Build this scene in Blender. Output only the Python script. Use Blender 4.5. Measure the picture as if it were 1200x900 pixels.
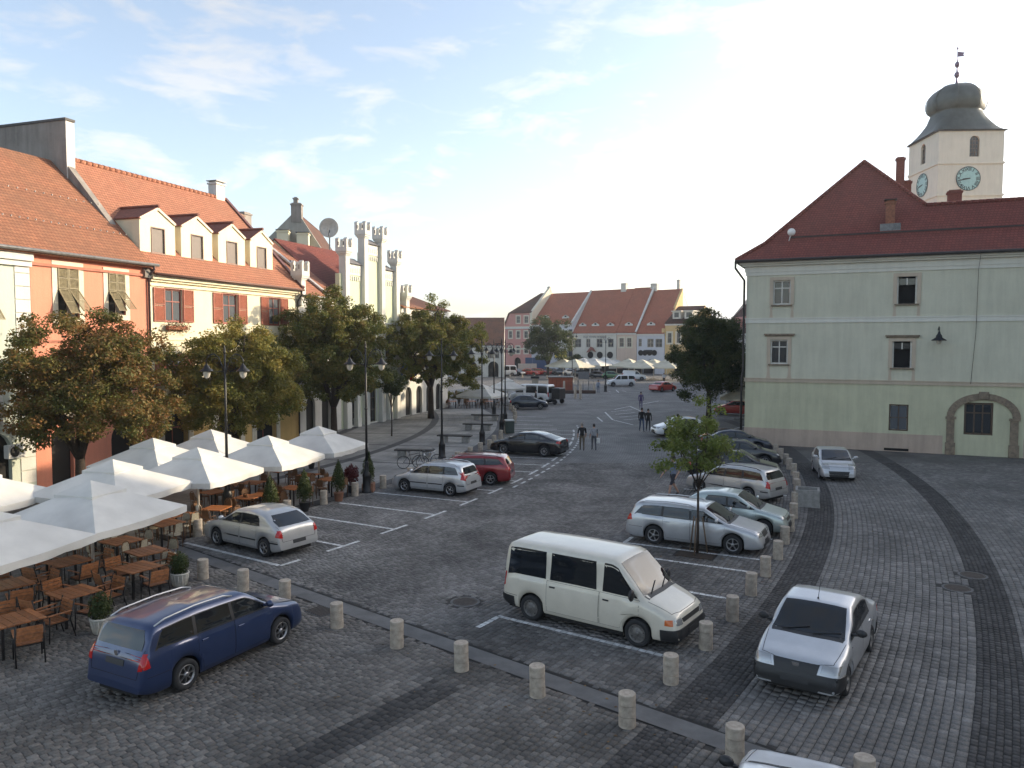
import bpy, bmesh, math, random
import numpy as np
from mathutils import Vector, Matrix
from mathutils.bvhtree import BVHTree

for _o in list(bpy.data.objects):
    bpy.data.objects.remove(_o, do_unlink=True)
scene = bpy.context.scene
col = scene.collection
R = math.radians

# ---------------------------------------------------------------- camera, sky, sun, exposure
CAM_H, FPX = 7.0, 900.0                      # eye height, focal length in pixels of a 1200 px wide frame
PITCH = math.atan(50 / FPX)
cam_data = bpy.data.cameras.new('camera')
cam_data.sensor_width = 36.0
cam_data.lens = FPX / 1200 * 36
cam_data.clip_start = 0.1
cam_data.clip_end = 9000
cam = bpy.data.objects.new('camera', cam_data)
cam.location = (0, 0, CAM_H)
cam.rotation_euler = (math.pi / 2 - PITCH, 0, 0)
col.objects.link(cam)
scene.camera = cam

SUN_EL, SUN_AZ = R(17.2), math.atan2(0.95, 0.31)       # azimuth measured from +Y towards +X
world = bpy.data.worlds.new('World')
scene.world = world
world.use_nodes = True
wn, wl = world.node_tree.nodes, world.node_tree.links
wn.clear()
w_out = wn.new('ShaderNodeOutputWorld')
w_bg = wn.new('ShaderNodeBackground')
w_sky = wn.new('ShaderNodeTexSky')
w_sky.sky_type = 'NISHITA'
w_sky.sun_disc = False
w_sky.sun_elevation = SUN_EL
w_sky.sun_rotation = SUN_AZ
w_sky.altitude = 300
w_sky.air_density = 1.0
w_sky.dust_density = 2.6
w_sky.ozone_density = 1.1
w_bg.inputs['Strength'].default_value = 0.12
# thin high clouds: the sky's own light, brightened where the veil is thicker
w_tc = wn.new('ShaderNodeTexCoord')
w_map = wn.new('ShaderNodeMapping')
w_map.inputs['Scale'].default_value = (1.7, 1.7, 5.2)
w_map.inputs['Location'].default_value = (0.35, 0.2, 0.1)
w_noi = wn.new('ShaderNodeTexNoise')
w_noi.inputs['Scale'].default_value = 5.0
w_noi.inputs['Detail'].default_value = 7
w_noi.inputs['Roughness'].default_value = 0.6
w_noi.inputs['Distortion'].default_value = 0.35
w_rmp = wn.new('ShaderNodeValToRGB')
w_rmp.color_ramp.elements[0].position = 0.50
w_rmp.color_ramp.elements[0].color = (0.20, 0.20, 0.20, 1)
w_rmp.color_ramp.elements[1].position = 0.66
w_rmp.color_ramp.elements[1].color = (0.80, 0.80, 0.80, 1)
w_bw = wn.new('ShaderNodeRGBToBW')
w_cl = wn.new('ShaderNodeMix'); w_cl.data_type = 'RGBA'; w_cl.blend_type = 'MULTIPLY'
w_cl.inputs[0].default_value = 1.0
w_cl.inputs[7].default_value = (1.40, 1.42, 1.46, 1)
w_mix = wn.new('ShaderNodeMix'); w_mix.data_type = 'RGBA'
wl.new(w_tc.outputs['Generated'], w_map.inputs['Vector'])
wl.new(w_map.outputs['Vector'], w_noi.inputs['Vector'])
wl.new(w_noi.outputs['Fac'], w_rmp.inputs['Fac'])
wl.new(w_sky.outputs['Color'], w_bw.inputs['Color'])
wl.new(w_bw.outputs['Val'], w_cl.inputs[6])
wl.new(w_rmp.outputs['Color'], w_mix.inputs[0])
wl.new(w_sky.outputs['Color'], w_mix.inputs[6])
wl.new(w_cl.outputs[2], w_mix.inputs[7])
wl.new(w_mix.outputs[2], w_bg.inputs['Color'])
wl.new(w_bg.outputs['Background'], w_out.inputs['Surface'])

sun_data = bpy.data.lights.new('sun', 'SUN')
sun_data.energy = 2.35
sun_data.angle = R(0.6)
sun_data.color = (1.0, 0.83, 0.60)
sun = bpy.data.objects.new('sun', sun_data)
sun_dir = Vector((math.sin(SUN_AZ) * math.cos(SUN_EL), math.cos(SUN_AZ) * math.cos(SUN_EL), math.sin(SUN_EL)))
sun.rotation_euler = sun_dir.to_track_quat('Z', 'Y').to_euler()
sun.location = sun_dir * 200
col.objects.link(sun)

scene.view_settings.view_transform = 'Standard'
scene.view_settings.look = 'None'
scene.view_settings.gamma = 1
scene.view_settings.exposure = 1.5
scene.view_settings.use_curve_mapping = False

# ---------------------------------------------------------------- measuring helpers (survey of the place)
_c, _s = math.cos(PITCH), math.sin(PITCH)
def ray(x, y):
    a = (x - 600) / FPX; b = -(y - 450) / FPX
    return Vector((a, _c + b * _s, -_s + b * _c))
def G(x, y, z=0.0):
    r = ray(x, y); t = (z - CAM_H) / r.z
    return Vector((r.x * t, r.y * t, z))
class Plane:
    """vertical plane through o along unit direction e; uz() gives (along, height) of a sighted point"""
    def __init__(s, o, e):
        s.o = Vector((o[0], o[1])); s.e = Vector((e[0], e[1])).normalized()
        s.rz = math.atan2(s.e.y, s.e.x)
    def uz(s, x, y):
        r = ray(x, y); k = r.x / r.y
        u = (s.o.y * k - s.o.x) / (s.e.x - s.e.y * k)
        Yd = s.o.y + s.e.y * u
        return u, CAM_H + r.z / r.y * Yd
    def u(s, x): return s.uz(x, 400)[0]
    def pt(s, u, back=0.0, z=0.0):
        return Vector((s.o.x + s.e.x * u - s.e.y * back, s.o.y + s.e.y * u + s.e.x * back, z))
# the square is laid out on circles round this point
PC = Vector((-68.0, 64.0))
def pol(r, deg, z=0.0):
    a = R(deg); return Vector((PC.x + r * math.cos(a), PC.y + r * math.sin(a), z))
def to_pol(p):
    return math.hypot(p[0] - PC.x, p[1] - PC.y), math.degrees(math.atan2(p[1] - PC.y, p[0] - PC.x))

# ---------------------------------------------------------------- mesh helpers
SPLIT=('cornice','string_course','eaves_cornice','pilaster','plinth','arch_pier_block')
class MB:
    def __init__(s): s.v = []; s.f = []; s.m = []; s.sm = []
    def add(s, vs, fs, mi=0, smooth=False):
        b = len(s.v); s.v.extend([tuple(v) for v in vs])
        for f in fs:
            s.f.append(tuple(b + i for i in f)); s.m.append(mi); s.sm.append(smooth)
        return s
    def box(s, x0, x1, y0, y1, z0, z1, mi=0):
        return s.add([(x0,y0,z0),(x1,y0,z0),(x1,y1,z0),(x0,y1,z0),(x0,y0,z1),(x1,y0,z1),(x1,y1,z1),(x0,y1,z1)],
                     [(3,2,1,0),(4,5,6,7),(0,1,5,4),(1,2,6,5),(2,3,7,6),(3,0,4,7)], mi)
    def bbox(s, x0, x1, y0, y1, z0, z1, b=.01, mi=0):
        """box with chamfered vertical and top edges"""
        def ring(i, z): return [(x0+i+b,y0+i,z),(x1-i-b,y0+i,z),(x1-i,y0+i+b,z),(x1-i,y1-i-b,z),(x1-i-b,y1-i,z),(x0+i+b,y1-i,z),(x0+i,y1-i-b,z),(x0+i,y0+i+b,z)]
        vs = ring(b, z0) + ring(0, z0+b) + ring(0, z1-b) + ring(b, z1)
        fs = [tuple(range(7,-1,-1)), tuple(range(24,32))]
        for k in range(3):
            for i in range(8):
                j=(i+1)%8; fs.append((k*8+i,k*8+j,k*8+8+j,k*8+8+i))
        return s.add(vs, fs, mi)
    def obox(s, p0, p1, w, h, mi=0, up=(0,0,1)):
        """bar from p0 to p1 with width w and height h"""
        p0=Vector(p0);p1=Vector(p1);d=(p1-p0).normalized();u=Vector(up)
        a=d.cross(u)
        if a.length<1e-4: a=d.cross(Vector((1,0,0)))
        a.normalize();b=a.cross(d).normalized()
        vs=[]
        for p in (p0,p1):
            for sx,sy in ((-1,-1),(1,-1),(1,1),(-1,1)): vs.append(p+a*(sx*w/2)+b*(sy*h/2))
        return s.add(vs,[(3,2,1,0),(4,5,6,7),(0,1,5,4),(1,2,6,5),(2,3,7,6),(3,0,4,7)],mi)
    def path(s, pts, rad, n=8, mi=0, cap=True, smooth=True):
        pts=[Vector(p) for p in pts]
        if not hasattr(rad,'__len__'): rad=[rad]*len(pts)
        vs=[];a=None
        for i,p in enumerate(pts):
            d=(pts[min(i+1,len(pts)-1)]-pts[max(i-1,0)]).normalized()
            if a is None:
                a=d.cross(Vector((0,0,1)))
                if a.length<1e-3:a=d.cross(Vector((1,0,0)))
            a=(a-d*a.dot(d))
            if a.length<1e-5:a=d.cross(Vector((0.3,1,0.2)))
            a.normalize();b=d.cross(a)
            for k in range(n):
                t=2*math.pi*k/n; vs.append(p+(a*math.cos(t)+b*math.sin(t))*rad[i])
        fs=[]
        for i in range(len(pts)-1):
            for k in range(n):
                j=(k+1)%n; fs.append((i*n+k,i*n+j,i*n+n+j,i*n+n+k))
        s.add(vs,fs,mi,smooth)
        if cap:
            m=len(s.v)-len(vs)
            s.f.append(tuple(m+k for k in range(n-1,-1,-1)));s.m.append(mi);s.sm.append(False)
            e=m+(len(pts)-1)*n
            s.f.append(tuple(e+k for k in range(n)));s.m.append(mi);s.sm.append(False)
        return s
    def lathe(s, prof, n=16, c=(0,0,0), axis='z', mi=0, smooth=True, rot=0.0, cap=True):
        vs=[]
        for r,z in prof:
            for k in range(n):
                t=2*math.pi*k/n+rot
                x,y=r*math.cos(t),r*math.sin(t)
                if axis=='z': vs.append((c[0]+x,c[1]+y,c[2]+z))
                elif axis=='y': vs.append((c[0]+x,c[1]+z,c[2]+y))
                else: vs.append((c[0]+z,c[1]+x,c[2]+y))
        fs=[]
        for i in range(len(prof)-1):
            for k in range(n):
                j=(k+1)%n
                q=(i*n+k,i*n+j,i*n+n+j,i*n+n+k)
                fs.append(q if axis!='y' else q[::-1])
        b0=len(s.v);s.add(vs,fs,mi,smooth);e=(len(prof)-1)*n
        for q in ((range(n-1,-1,-1),range(e,e+n)) if cap else ()):
            s.add([vs[i] for i in q],[tuple(range(n))],mi,False)
        return s
    def slab(s, quad, th, mi=0):
        q=[Vector(p) for p in quad]
        n=(q[1]-q[0]).cross(q[2]-q[0]).normalized()
        if n.z<0: q=q[::-1]; n=-n
        k=len(q); vs=q+[p-n*th for p in q]
        fs=[tuple(range(k)),tuple(range(2*k-1,k-1,-1))]+[(i,k+i,k+(i+1)%k,(i+1)%k) for i in range(k)]
        return s.add(vs,fs,mi)
    def prism(s, poly, y0, y1, mi=0, axis='y'):
        """extrude an (x,z) outline along y (or (x,y) along z, or (y,z) along x)"""
        k=len(poly)
        def P(a,b,t): return (a,t,b) if axis=='y' else ((a,b,t) if axis=='z' else (t,a,b))
        vs=[P(a,b,y0) for a,b in poly]+[P(a,b,y1) for a,b in poly]
        fs=[tuple(range(k)),tuple(range(2*k-1,k-1,-1))]+[(i,k+i,k+(i+1)%k,(i+1)%k) for i in range(k)]
        return s.add(vs,fs,mi)
    def mesh(s, name, mats):
        me=bpy.data.meshes.new(name)
        me.from_pydata(s.v,[],s.f)
        for m in (mats if isinstance(mats,(list,tuple)) else [mats]): me.materials.append(m)
        me.polygons.foreach_set('material_index',s.m)
        me.polygons.foreach_set('use_smooth',s.sm)
        me.update()
        return me
    def build(s, name, mats, parent=None, fix=True):
        if name in SPLIT and len(s.v)>8 and len(s.v)*6==len(s.f)*8:
            o=None
            for k in range(len(s.v)//8):       # every moulding a piece of its own
                q=MB();q.v=s.v[8*k:8*k+8];q.f=[tuple(i-8*k for i in f) for f in s.f[6*k:6*k+6]];q.m=s.m[6*k:6*k+6];q.sm=s.sm[6*k:6*k+6]
                o=link(name,q.mesh(name,mats),parent)
            return o
        me=s.mesh(name,mats)
        if fix:
            bm=bmesh.new();bm.from_mesh(me);bmesh.ops.recalc_face_normals(bm,faces=bm.faces);bm.to_mesh(me);bm.free()
        return link(name,me,parent)
def link(name, data, parent=None):
    o=bpy.data.objects.new(name,data); col.objects.link(o)
    if parent is not None: o.parent=parent
    return o
def tag(o,label=None,cat=None,group=None,kind=None):
    if label:o['label']=label
    if cat:o['category']=cat
    if group:o['group']=group
    if kind:o['kind']=kind
    return o
def thing(name,label,cat,loc=(0,0,0),rz=0.0,group=None):
    o=link(name,None); o.empty_display_size=.2
    o.location=loc;o.rotation_euler=(0,0,rz)
    return tag(o,label,cat,group)
KIDS={}
def copy_tree(o,parent=None):
    if not KIDS:
        pass
    c=o.copy();col.objects.link(c);c.parent=parent
    for ch in [x for x in TREE(o)]: copy_tree(ch,c)
    return c
def TREE(o): return list(o.children)
def dup(o,loc,rz=None,label=None,group=None,scale=None):
    c=copy_tree(o); c.location=loc
    if rz is not None:c.rotation_euler=(0,0,rz)
    if label:c['label']=label
    if group:c['group']=group
    if scale:c.scale=(scale,scale,scale)
    return c

# ---------------------------------------------------------------- materials
MATS={}
def nmat(name):
    m=bpy.data.materials.new(name);m.use_nodes=True
    nt=m.node_tree;b=nt.nodes['Principled BSDF']
    return m,nt,b
def lin(c): return (c[0],c[1],c[2],1)
def mat(name,c,rough=.6,metal=0.0,var=0.0,scale=4.0,bump=0.0,bscale=40.0,coat=0.0,c2=None,spec=None,island=0.0,trans=0.0):
    """plain procedural surface: base colour, noise variation to c2, fine bump"""
    if name in MATS:return MATS[name]
    m,nt,b=nmat(name);N=nt.nodes;L=nt.links
    b.inputs['Base Color'].default_value=lin(c);b.inputs['Roughness'].default_value=rough;b.inputs['Metallic'].default_value=metal
    if coat:b.inputs['Coat Weight'].default_value=coat;b.inputs['Coat Roughness'].default_value=.06
    if spec is not None:b.inputs['Specular IOR Level'].default_value=spec
    tc=N.new('ShaderNodeTexCoord')
    src=None
    if var>0 or c2:
        no=N.new('ShaderNodeTexNoise');no.inputs['Scale'].default_value=scale;no.inputs['Detail'].default_value=6;no.inputs['Roughness'].default_value=.62
        L.new(tc.outputs['Object'],no.inputs['Vector'])
        rp=N.new('ShaderNodeValToRGB');L.new(no.outputs['Fac'],rp.inputs['Fac'])
        d=c2 if c2 else tuple(x*(1-var) for x in c)
        rp.color_ramp.elements[0].position=.36;rp.color_ramp.elements[0].color=lin(d)
        rp.color_ramp.elements[1].position=.62;rp.color_ramp.elements[1].color=lin(c)
        src=rp.outputs['Color']
    if island>0:
        ge=N.new('ShaderNodeNewGeometry');mr=N.new('ShaderNodeMapRange');mr.inputs['To Min'].default_value=1-island;mr.inputs['To Max'].default_value=1+island*.7
        L.new(ge.outputs['Random Per Island'],mr.inputs['Value'])
        mx=N.new('ShaderNodeMix');mx.data_type='RGBA';mx.blend_type='MULTIPLY';mx.inputs[0].default_value=1
        if src:L.new(src,mx.inputs[6])
        else:mx.inputs[6].default_value=lin(c)
        L.new(mr.outputs['Result'],mx.inputs[7]);src=mx.outputs[2]
    if src:L.new(src,b.inputs['Base Color'])
    if bump>0:
        nb=N.new('ShaderNodeTexNoise');nb.inputs['Scale'].default_value=bscale;nb.inputs['Detail'].default_value=4
        L.new(tc.outputs['Object'],nb.inputs['Vector'])
        bp=N.new('ShaderNodeBump');bp.inputs['Strength'].default_value=bump;bp.inputs['Distance'].default_value=.02
        L.new(nb.outputs['Fac'],bp.inputs['Height']);L.new(bp.outputs['Normal'],b.inputs['Normal'])
    MATS[name]=m
    return m
def plaster(name,c,stain=.18):
    """lime-washed render: cloudy tone, vertical streaks and damp, slight trowel relief"""
    if name in MATS:return MATS[name]
    m,nt,b=nmat(name);N=nt.nodes;L=nt.links
    tc=N.new('ShaderNodeTexCoord');mp=N.new('ShaderNodeMapping');mp.inputs['Scale'].default_value=(1.6,1.6,.16)
    L.new(tc.outputs['Object'],mp.inputs['Vector'])
    n1=N.new('ShaderNodeTexNoise');n1.inputs['Scale'].default_value=1.7;n1.inputs['Detail'].default_value=8;n1.inputs['Roughness'].default_value=.65
    n2=N.new('ShaderNodeTexNoise');n2.inputs['Scale'].default_value=.5;n2.inputs['Detail'].default_value=9;n2.inputs['Roughness'].default_value=.7
    L.new(mp.outputs['Vector'],n1.inputs['Vector']);L.new(tc.outputs['Object'],n2.inputs['Vector'])
    ml=N.new('ShaderNodeMath');ml.operation='ADD';L.new(n1.outputs['Fac'],ml.inputs[0]);L.new(n2.outputs['Fac'],ml.inputs[1])
    rp=N.new('ShaderNodeValToRGB');mr=N.new('ShaderNodeMath');mr.operation='MULTIPLY';mr.inputs[1].default_value=.5
    L.new(ml.outputs[0],mr.inputs[0]);L.new(mr.outputs[0],rp.inputs['Fac'])
    rp.color_ramp.elements[0].position=.33;rp.color_ramp.elements[0].color=lin([x*(1-stain) for x in c])
    rp.color_ramp.elements[1].position=.58;rp.color_ramp.elements[1].color=lin(c)
    L.new(rp.outputs['Color'],b.inputs['Base Color'])
    b.inputs['Roughness'].default_value=.9;b.inputs['Specular IOR Level'].default_value=.2
    nb=N.new('ShaderNodeTexNoise');nb.inputs['Scale'].default_value=9;nb.inputs['Detail'].default_value=6
    L.new(tc.outputs['Object'],nb.inputs['Vector'])
    bp=N.new('ShaderNodeBump');bp.inputs['Strength'].default_value=.25;bp.inputs['Distance'].default_value=.03
    L.new(nb.outputs['Fac'],bp.inputs['Height']);L.new(bp.outputs['Normal'],b.inputs['Normal'])
    MATS[name]=m;return m
def tiles(name,c,c2,dark,w=.20,h=.17,moss=.3):
    """clay beaver-tail tiles: courses up the slope, each tile its own tone, moss and soot patches"""
    if name in MATS:return MATS[name]
    m,nt,b=nmat(name);N=nt.nodes;L=nt.links
    tc=N.new('ShaderNodeTexCoord');sx=N.new('ShaderNodeSeparateXYZ');L.new(tc.outputs['Object'],sx.inputs[0])
    ad=N.new('ShaderNodeMath');L.new(sx.outputs['X'],ad.inputs[0]);L.new(sx.outputs['Y'],ad.inputs[1])
    cb=N.new('ShaderNodeCombineXYZ');L.new(sx.outputs['X'],cb.inputs[0]);L.new(sx.outputs['Z'],cb.inputs[1])
    cb2=N.new('ShaderNodeMath');cb2.operation='MULTIPLY';cb2.inputs[1].default_value=.23
    L.new(sx.outputs['Y'],cb2.inputs[0]);a2=N.new('ShaderNodeMath');L.new(sx.outputs['X'],a2.inputs[0]);L.new(cb2.outputs[0],a2.inputs[1]);L.new(a2.outputs[0],cb.inputs[0])
    br=N.new('ShaderNodeTexBrick');br.inputs['Scale'].default_value=1;br.inputs['Brick Width'].default_value=w;br.inputs['Row Height'].default_value=h
    br.inputs['Mortar Size'].default_value=.018;br.inputs['Mortar Smooth'].default_value=.4;br.inputs['Bias'].default_value=-.1
    br.inputs['Color1'].default_value=lin(c);br.inputs['Color2'].default_value=lin(c2);br.inputs['Mortar'].default_value=lin([x*.55 for x in c2])
    L.new(cb.outputs[0],br.inputs['Vector'])
    no=N.new('ShaderNodeTexNoise');no.inputs['Scale'].default_value=.55;no.inputs['Detail'].default_value=9;no.inputs['Roughness'].default_value=.7
    L.new(tc.outputs['Object'],no.inputs['Vector'])
    rp=N.new('ShaderNodeValToRGB');L.new(no.outputs['Fac'],rp.inputs['Fac'])
    rp.color_ramp.elements[0].position=.40;rp.color_ramp.elements[0].color=(0,0,0,1);rp.color_ramp.elements[1].position=.68;rp.color_ramp.elements[1].color=(moss,moss,moss,1)
    mx=N.new('ShaderNodeMix');mx.data_type='RGBA';L.new(rp.outputs['Color'],mx.inputs[0]);L.new(br.outputs['Color'],mx.inputs[6]);mx.inputs[7].default_value=lin(dark)
    L.new(mx.outputs[2],b.inputs['Base Color']);b.inputs['Roughness'].default_value=.85;b.inputs['Specular IOR Level'].default_value=.25
    # each course overlaps the one below: saw-tooth relief
    dv=N.new('ShaderNodeMath');dv.operation='DIVIDE';dv.inputs[1].default_value=h;L.new(sx.outputs['Z'],dv.inputs[0])
    fr=N.new('ShaderNodeMath');fr.operation='FRACT';L.new(dv.outputs[0],fr.inputs[0])
    sb=N.new('ShaderNodeMath');sb.operation='SUBTRACT';sb.inputs[0].default_value=1;L.new(fr.outputs[0],sb.inputs[1])
    mm=N.new('ShaderNodeMath');mm.operation='SUBTRACT';L.new(sb.outputs[0],mm.inputs[0]);L.new(br.outputs['Fac'],mm.inputs[1])
    bp=N.new('ShaderNodeBump');bp.inputs['Strength'].default_value=.6;bp.inputs['Distance'].default_value=.03
    L.new(mm.outputs[0],bp.inputs['Height']);L.new(bp.outputs['Normal'],b.inputs['Normal'])
    MATS[name]=m;return m
def paint(name,c,metal=.35,rough=.32):
    return mat(name,c,rough,metal,var=.08,scale=3,coat=.9)
GLASS=mat('window_glass',(.030,.034,.038),.06,0,spec=.7)
CARGLASS=mat('car_glass',(.012,.014,.016),.03,0,spec=.6)
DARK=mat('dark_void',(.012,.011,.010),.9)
BLACKP=mat('black_plastic',(.018,.018,.019),.5)
RUBBER=mat('tyre_rubber',(.02,.02,.021),.85,bump=.2,bscale=120)
STEEL=mat('wheel_alloy',(.42,.42,.43),.35,.85,var=.3,scale=20)
CHROME=mat('chrome',(.7,.7,.7),.15,1)
LAMPG=mat('headlight_glass',(.40,.40,.39),.10,.6,spec=.8)
REDG=mat('tail_light_red',(.42,.012,.012),.12,spec=.7)
AMBER=mat('indicator_amber',(.55,.12,.02),.15,spec=.7)
IRON=mat('cast_iron_black',(.012,.012,.013),.42,.2,bump=.2,bscale=60)
LIME=mat('pale_limestone',(.47,.40,.32),.85,var=.35,scale=7,bump=.3,bscale=55)
CONC=mat('grey_concrete',(.30,.29,.27),.9,var=.3,scale=6,bump=.3)
ZINC=mat('zinc_gutter',(.20,.20,.20),.5,.6,var=.4,scale=5)
DKGUT=mat('dark_gutter',(.035,.032,.030),.55,.2,var=.3)
WHITEP=mat('white_paint',(.78,.77,.73),.55,var=.12,scale=6)
CREAMT=mat('cream_trim',(.66,.60,.47),.8,var=.15,scale=3)
WOOD=mat('orange_wood',(.30,.115,.040),.5,var=.45,scale=14,island=.25)

# ================================================================ ground and paving
def polar_nodes(nt):
    N=nt.nodes;L=nt.links
    tc=N.new('ShaderNodeTexCoord');sb=N.new('ShaderNodeVectorMath');sb.operation='SUBTRACT';sb.inputs[1].default_value=(PC.x,PC.y,0)
    L.new(tc.outputs['Object'],sb.inputs[0])
    sx=N.new('ShaderNodeSeparateXYZ');L.new(sb.outputs[0],sx.inputs[0])
    ln=N.new('ShaderNodeVectorMath');ln.operation='LENGTH';L.new(sb.outputs[0],ln.inputs[0])
    at=N.new('ShaderNodeMath');at.operation='ARCTAN2';L.new(sx.outputs['Y'],at.inputs[0]);L.new(sx.outputs['X'],at.inputs[1])
    mu=N.new('ShaderNodeMath');mu.operation='MULTIPLY';mu.inputs[1].default_value=80;L.new(at.outputs[0],mu.inputs[0])
    cb=N.new('ShaderNodeCombineXYZ');L.new(mu.outputs[0],cb.inputs[0]);L.new(ln.outputs['Value'],cb.inputs[1])
    return tc,cb
def stain_factor(nt,vec,scale=.35,lo=.38,hi=.66,dark=.55):
    """worn, oily and dusty patches"""
    N=nt.nodes;L=nt.links
    no=N.new('ShaderNodeTexNoise');no.inputs['Scale'].default_value=scale;no.inputs['Detail'].default_value=9;no.inputs['Roughness'].default_value=.68;no.inputs['Distortion'].default_value=.4
    L.new(vec,no.inputs['Vector'])
    mr=N.new('ShaderNodeMapRange');mr.inputs['From Min'].default_value=lo;mr.inputs['From Max'].default_value=hi;mr.inputs['To Min'].default_value=dark;mr.inputs['To Max'].default_value=1.12
    L.new(no.outputs['Fac'],mr.inputs['Value']);return mr.outputs['Result']
def sett_sheet(name,c,c2,mortar,w=.2,h=.15,rough=.75):
    m,nt,b=nmat(name);N=nt.nodes;L=nt.links
    tc,cb=polar_nodes(nt)
    br=N.new('ShaderNodeTexBrick');br.inputs['Scale'].default_value=1;br.inputs['Brick Width'].default_value=w;br.inputs['Row Height'].default_value=h
    br.inputs['Mortar Size'].default_value=.012;br.inputs['Mortar Smooth'].default_value=.3
    br.inputs['Color1'].default_value=lin(c);br.inputs['Color2'].default_value=lin(c2);br.inputs['Mortar'].default_value=lin(mortar)
    L.new(cb.outputs[0],br.inputs['Vector'])
    st=stain_factor(nt,tc.outputs['Object'])
    mx=N.new('ShaderNodeMix');mx.data_type='RGBA';mx.blend_type='MULTIPLY';mx.inputs[0].default_value=1
    L.new(br.outputs['Color'],mx.inputs[6]);L.new(st,mx.inputs[7]);L.new(mx.outputs[2],b.inputs['Base Color'])
    b.inputs['Roughness'].default_value=rough
    bp=N.new('ShaderNodeBump');bp.inputs['Strength'].default_value=.5;bp.inputs['Distance'].default_value=.02;bp.invert=True
    L.new(br.outputs['Fac'],bp.inputs['Height']);L.new(bp.outputs['Normal'],b.inputs['Normal'])
    return m
def sett_stone(name,c,c2,rough=.84,dark=.5):
    """single stones: a tone per stone, grain, stains that run across many stones"""
    m,nt,b=nmat(name);N=nt.nodes;L=nt.links
    ge=N.new('ShaderNodeNewGeometry');tc=N.new('ShaderNodeTexCoord')
    rp=N.new('ShaderNodeValToRGB');L.new(ge.outputs['Random Per Island'],rp.inputs['Fac'])
    rp.color_ramp.elements[0].color=lin(c);rp.color_ramp.elements[1].color=lin(c2)
    e=rp.color_ramp.elements.new(.5);e.color=lin([(x*.48+y*.52) for x,y in zip(c,c2)])
    e=rp.color_ramp.elements.new(.9);e.color=lin([x*1.2*1.0 for x in c2])
    st=stain_factor(nt,ge.outputs['Position'],.32,.36,.64,dark)
    mx=N.new('ShaderNodeMix');mx.data_type='RGBA';mx.blend_type='MULTIPLY';mx.inputs[0].default_value=1
    L.new(rp.outputs['Color'],mx.inputs[6]);L.new(st,mx.inputs[7])
    no=N.new('ShaderNodeTexNoise');no.inputs['Scale'].default_value=26;no.inputs['Detail'].default_value=5
    L.new(ge.outputs['Position'],no.inputs['Vector'])
    mr=N.new('ShaderNodeMapRange');mr.inputs['From Min'].default_value=.3;mr.inputs['From Max'].default_value=.7;mr.inputs['To Min'].default_value=.72;mr.inputs['To Max'].default_value=1.2
    L.new(no.outputs['Fac'],mr.inputs['Value'])
    m2=N.new('ShaderNodeMix');m2.data_type='RGBA';m2.blend_type='MULTIPLY';m2.inputs[0].default_value=1
    L.new(mx.outputs[2],m2.inputs[6]);L.new(mr.outputs['Result'],m2.inputs[7]);L.new(m2.outputs[2],b.inputs['Base Color'])
    b.inputs['Roughness'].default_value=rough;b.inputs['Specular IOR Level'].default_value=.3
    bp=N.new('ShaderNodeBump');bp.inputs['Strength'].default_value=.3;bp.inputs['Distance'].default_value=.006
    L.new(no.outputs['Fac'],bp.inputs['Height']);L.new(bp.outputs['Normal'],b.inputs['Normal'])
    return m
M_GROUND=mat('outskirts_ground',(.10,.10,.085),.95,var=.4,scale=.05)
M_SHEET=sett_sheet('sett_paving_far',(.155,.149,.142),(.190,.183,.174),(.085,.080,.075))
M_BED=mat('sett_joint_bed',(.045,.041,.037),.95,var=.3,scale=30)
M_PAVE=sett_sheet('plaza_slabs',(.250,.243,.230),(.285,.278,.262),(.15,.145,.135),w=.9,h=.5)
M_ROADS=sett_stone('road_setts',(.150,.141,.132),(.212,.201,.188))
M_WALKS=sett_stone('walk_setts',(.158,.149,.139),(.208,.196,.182),dark=.7)
M_FORES=sett_stone('fore_setts',(.130,.119,.108),(.182,.169,.153),dark=.52)
M_BANDS=sett_stone('band_setts',(.052,.049,.047),(.084,.079,.075),dark=.7)
M_BANDF=mat('band_sheet',(.058,.056,.058),.75,var=.35,scale=1.2)
M_GUT=mat('channel_concrete',(.135,.132,.128),.8,var=.35,scale=1.5,bump=.25)
M_PAINT=mat('road_marking_white',(.68,.68,.66),.7,var=.4,scale=5,island=.18)

def ring_sheet(name,r0,r1,a0,a1,z,m,parent=None,n=None):
    mb=MB();n=n or max(4,int(abs(a1-a0)/1.2))
    vs=[];fs=[]
    for i in range(n+1):
        a=a0+(a1-a0)*i/n; vs+= [pol(r0,a,z),pol(r1,a,z)]
    for i in range(n): fs.append((2*i,2*i+1,2*i+3,2*i+2))
    mb.add(vs,fs); return mb.build(name,m,parent)
g=MB();k=40
g.add([(3500*math.cos(2*math.pi*i/k),3500*math.sin(2*math.pi*i/k),-.06) for i in range(k)],[tuple(range(k))])
tag(g.build('ground',M_GROUND),kind='structure')
paving=MB().add([(-60,-6,-.018),(75,-6,-.018),(75,44,-.018),(-60,44,-.018)],[(0,1,2,3)]).build('square_paving',M_BED)
tag(paving,kind='structure')
road=MB().add([(-60,44,-.018),(95,44,-.018),(95,230,-.018),(-60,230,-.018)],[(0,1,2,3)]).build('road',M_SHEET)
tag(road,kind='structure')
pavement=ring_sheet('pavement',30,67.35,-33.4,14,-.006,M_PAVE);tag(pavement,kind='structure')
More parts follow.
